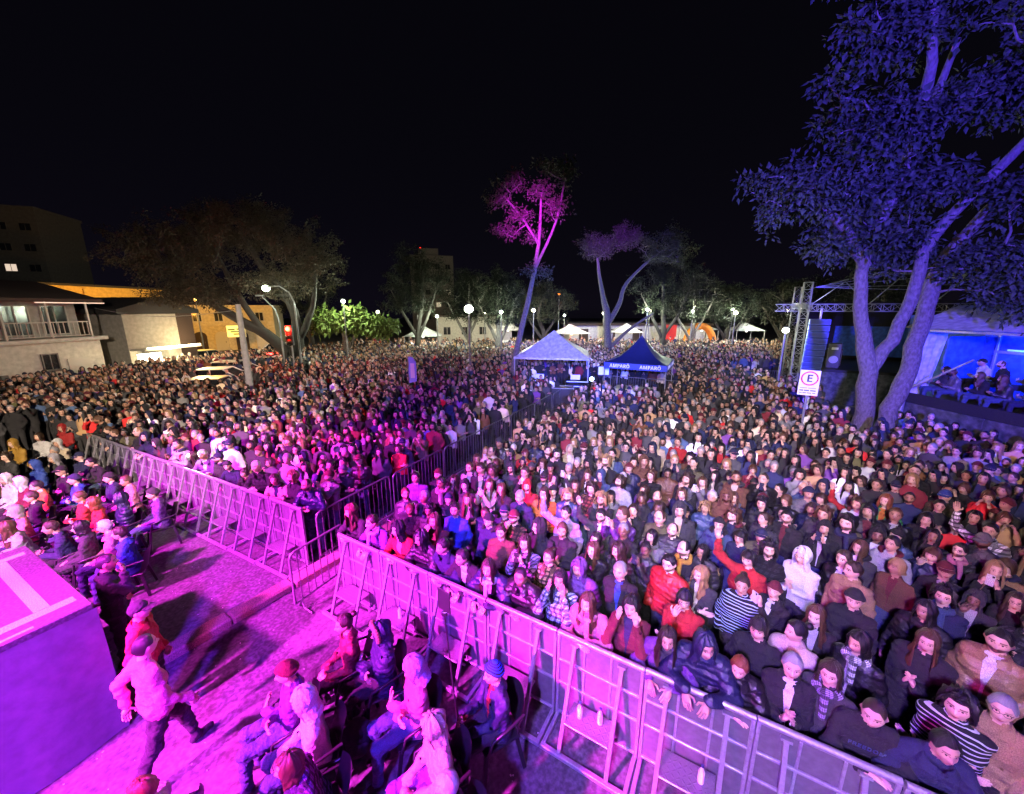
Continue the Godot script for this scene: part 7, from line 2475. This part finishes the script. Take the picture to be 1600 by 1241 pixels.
func look_words(A: Dictionary) -> String:
	match A.hair:
		"hood": return "raised %s hood" % A.hatc
		"beanie", "cap": return "%s %s" % [A.hatc, "knit hat" if A.hair == "beanie" else "cap"]
		"bald": return "bald head"
		"crop": return "cropped %s hair" % A.hc
		"bun", "ponytail", "fringe", "bob": return "%s %s" % [A.hc, A.hair]
		"curly": return "%s curls" % A.hc
	return "%s %s hair" % [A.hair, A.hc]

func random_person(p: Vector3, turn: float, pose: String, lod: int, place := ""):
	var A := {}
	var label := ""
	var where := place if place else zone(p)
	for tries in 60:
		A = random_look()
		var add := ""
		if "glasses" in A.extra: add = " and glasses"
		elif "scarf" in A.extra: add = " and %s scarf" % A.scarfc
		var act: String = {"fold": ", arms folded", "wave": ", hand raised", "phone": ", filming", "clasp": ", hands together", "chin": ", hand at chin", "face": ", hands at cheeks"}.get(pose, "")
		label = "person with %s%s in %s %s%s, %s" % [look_words(A), add, A.top, A.kind, act, where]
		if label.split(" ").size() <= 16 and not used_labels.has(label): break
	used_labels[label] = true
	var bulk := 2 if A.kind in ["puffer jacket"] else (0 if A.kind in ["sweater", "plaid shirt", "cardigan", "sweatshirt"] else 1)
	if lod == 1 and bulk == 0 and not pose in ["side", "pocket"]: bulk = 1
	var size := rng.randf_range(0.88, 0.98) if A.shape == 1 else rng.randf_range(0.93, 1.06)
	var o := person(p, turn, pose, bulk, lod, A, label, "people standing in the crowd", size)
	n_people += 1
	if pose == "phone":
		var ps := label.replace("person with ", "").split(",")[0]
		phone(o.transform * Vector3(0, 1.6, 0.37), Basis(Vector3.UP, turn), "phone raised by one with %s" % ps, pick(["black", "white", "navy"]))

func facing(p: Vector3) -> float:
	var f := Vector3(-2.5, 0, 0.5).lerp(STAGE, clampf((-p.x - 2.0) / 6.0, 0.0, 0.85))
	f.y = 0
	return face_turn(f - p) + rng.randf_range(-0.35, 0.35)

func build_crowd():
	# every free place, nearest first
	var spots: Array[Vector3] = []
	var r := RandomNumberGenerator.new()
	r.seed = 31
	var y := 0
	var z := -2.0
	while z > -47.0:
		var step := 0.43 if z > -13.0 else 0.47
		var x := -46.0 + (0.25 if y % 2 else 0.0)
		while x < 40.0:
			var p := Vector3(x + r.randf_range(-0.13, 0.13), 0, z + r.randf_range(-0.13, 0.13))
			x += step + 0.02
			if absf(p.x) > -p.z * 1.42 + 1.6 or p.z > -2.4: continue
			var far := -p.z
			if far > 34.0 and r.randf() < (far - 34.0) / 14.0: continue
			if far < 34.0 and r.randf() < 0.05: continue
			if in_crowd(p): spots.append(p)
		z -= step
		y += 1
	spots.sort_custom(func(a, b): return a.length_squared() < b.length_squared())
	print("places ", spots.size(), " people so far ", n_people)
	var single := clampi(292 - n_people, 0, spots.size())
	for i in single:
		var p := spots[i]
		var pose: String = pick(["side", "pocket", "pocket", "pocket", "fold", "fold", "clasp", "clasp", "chin", "side", "phone", "wave"])
		if pose == "wave" and rng.randf() < 0.5: pose = "pocket"
		random_person(p, facing(p), pose, 0 if p.length() < 6.4 else 1)
	# beyond them: one mass
	var o := thing("distant_crowd", "packed crowd filling the square and street behind the nearest people", "crowd")
	o.set_meta("kind", "stuff")
	var kinds := []
	for i in 16:
		var A := random_look()
		A["skin"] = [0, 1, 3, 0, 2, 0, 1, 3][i % 8]
		A["hair"] = ["long", "short", "bob", "hood", "crop", "fringe", "beanie", "short", "long", "curly", "cap", "short", "bob", "hood", "long", "crop"][i]
		A["face"] = [0, 1, 0, 1, 2, 0, 1, 3][i % 8]
		A["hc"] = ["black", "brown", "blond", "black", "black", "chestnut", "black", "grey"][i % 8]
		kinds.append([A, crowd_mesh(["pocket", "fold", "side", "clasp", "pocket", "phone", "fold", "pocket"][i % 8], A), []])
	for i in range(single, spots.size()): kinds[r.randi() % kinds.size()][2].append(spots[i])
	var tops := ["black", "black", "black", "black", "black", "black", "black", "black", "black", "charcoal", "charcoal", "charcoal", "charcoal", "charcoal", "charcoal", "navy", "navy", "navy", "navy", "navy", "brown", "brown", "maroon", "olive", "denim", "purple", "grey", "grey", "pale grey", "cream", "tan", "white", "maroon", "black", "charcoal", "red"]
	for k in kinds:
		var mm := MultiMesh.new()
		mm.transform_format = MultiMesh.TRANSFORM_3D
		mm.use_colors = true
		mm.mesh = k[1]
		mm.instance_count = k[2].size()
		for i in k[2].size():
			var p: Vector3 = k[2][i]
			rng.seed = 900 + i * 7
			var sz := r.randf_range(0.86, 1.06)
			mm.set_instance_transform(i, Transform3D(Basis(Vector3.UP, facing(p) + r.randf_range(-0.3, 0.3)).scaled(Vector3(sz * r.randf_range(0.96, 1.08), sz, sz)), p))
			var c: Array = CLOTH[tops[r.randi() % tops.size()]]
			mm.set_instance_color(i, Color(minf(1, c[0] * 1.4), minf(1, c[1] * 1.4), minf(1, c[2] * 1.4)))
		var mi := MultiMeshInstance3D.new()
		mi.name = "onlookers"
		mi.multimesh = mm
		o.add_child(mi, true)
	# the guests on the grandstand
	var d := Vector3(0.08, 0, 1.0).normalized()
	var out := Vector3(-d.z, 0, d.x)
	for row in 2:
		for i in 15:
			var p := Vector3(13.75, 1.76 + row * 0.32, -13.3) + d * (0.4 + i * 0.54 + row * 0.4 + r.randf_range(-0.1, 0.1)) - out * (0.75 + row * 0.95)
			var A := random_look()
			var label := "guest with %s in %s %s, %s row of the grandstand" % [look_words(A), A.top, A.kind, ["front", "back"][row]]
			while used_labels.has(label):
				A = random_look()
				label = "guest with %s in %s %s, %s row of the grandstand" % [look_words(A), A.top, A.kind, ["front", "back"][row]]
			used_labels[label] = true
			A["yaw"] = -0.2
			person(p, face_turn(out.rotated(Vector3.UP, -0.5)), pick(["seat_lap", "seat_fold", "seat_bow"]), 1, 1, A, label, "guests on the grandstand", 1.0)

# one far person as a single small mesh; only the coat takes the copy's tint
func crowd_mesh(pose: String, A: Dictionary) -> ArrayMesh:
	var B := body(pose, 1, 2)
	var m := ArrayMesh.new()
	var coat := mat(Color.WHITE, 0.9)
	coat.vertex_color_use_as_albedo = true
	for t in 5:
		var a: Array = B.parts[t]
		if a[0].size() == 0: continue
		m.add_surface_from_arrays(Mesh.PRIMITIVE_TRIANGLES, pack(a))
		m.surface_set_material(m.get_surface_count() - 1, [skin_mat(A.skin, -1), coat, cloth_mat("charcoal", "trousers"), cloth_mat("black", "shoe"), coat][t])
	var ht := Transform3D(Basis(Vector3.UP, A.yaw) * Basis(Vector3.RIGHT, B.nod), B.head)
	var hs := [PackedVector3Array(), PackedVector3Array(), PackedVector2Array(), PackedInt32Array()]
	join(hs, head(A.shape, 2), ht)
	m.add_surface_from_arrays(Mesh.PRIMITIVE_TRIANGLES, pack(hs))
	m.surface_set_material(m.get_surface_count() - 1, skin_mat(A.skin, A.face))
	var hm := shell(A.hair, 2)
	var src := hm.surface_get_arrays(0)
	var hr := [PackedVector3Array(), PackedVector3Array(), PackedVector2Array(), PackedInt32Array()]
	join(hr, [src[Mesh.ARRAY_VERTEX], src[Mesh.ARRAY_NORMAL], src[Mesh.ARRAY_TEX_UV], src[Mesh.ARRAY_INDEX]], ht)
	m.add_surface_from_arrays(Mesh.PRIMITIVE_TRIANGLES, pack(hr))
	m.surface_set_material(m.get_surface_count() - 1, hair_mat(A.hc) if not A.hair in ["hood", "beanie", "cap"] else cloth_mat(A.hatc, "knit"))
	return m
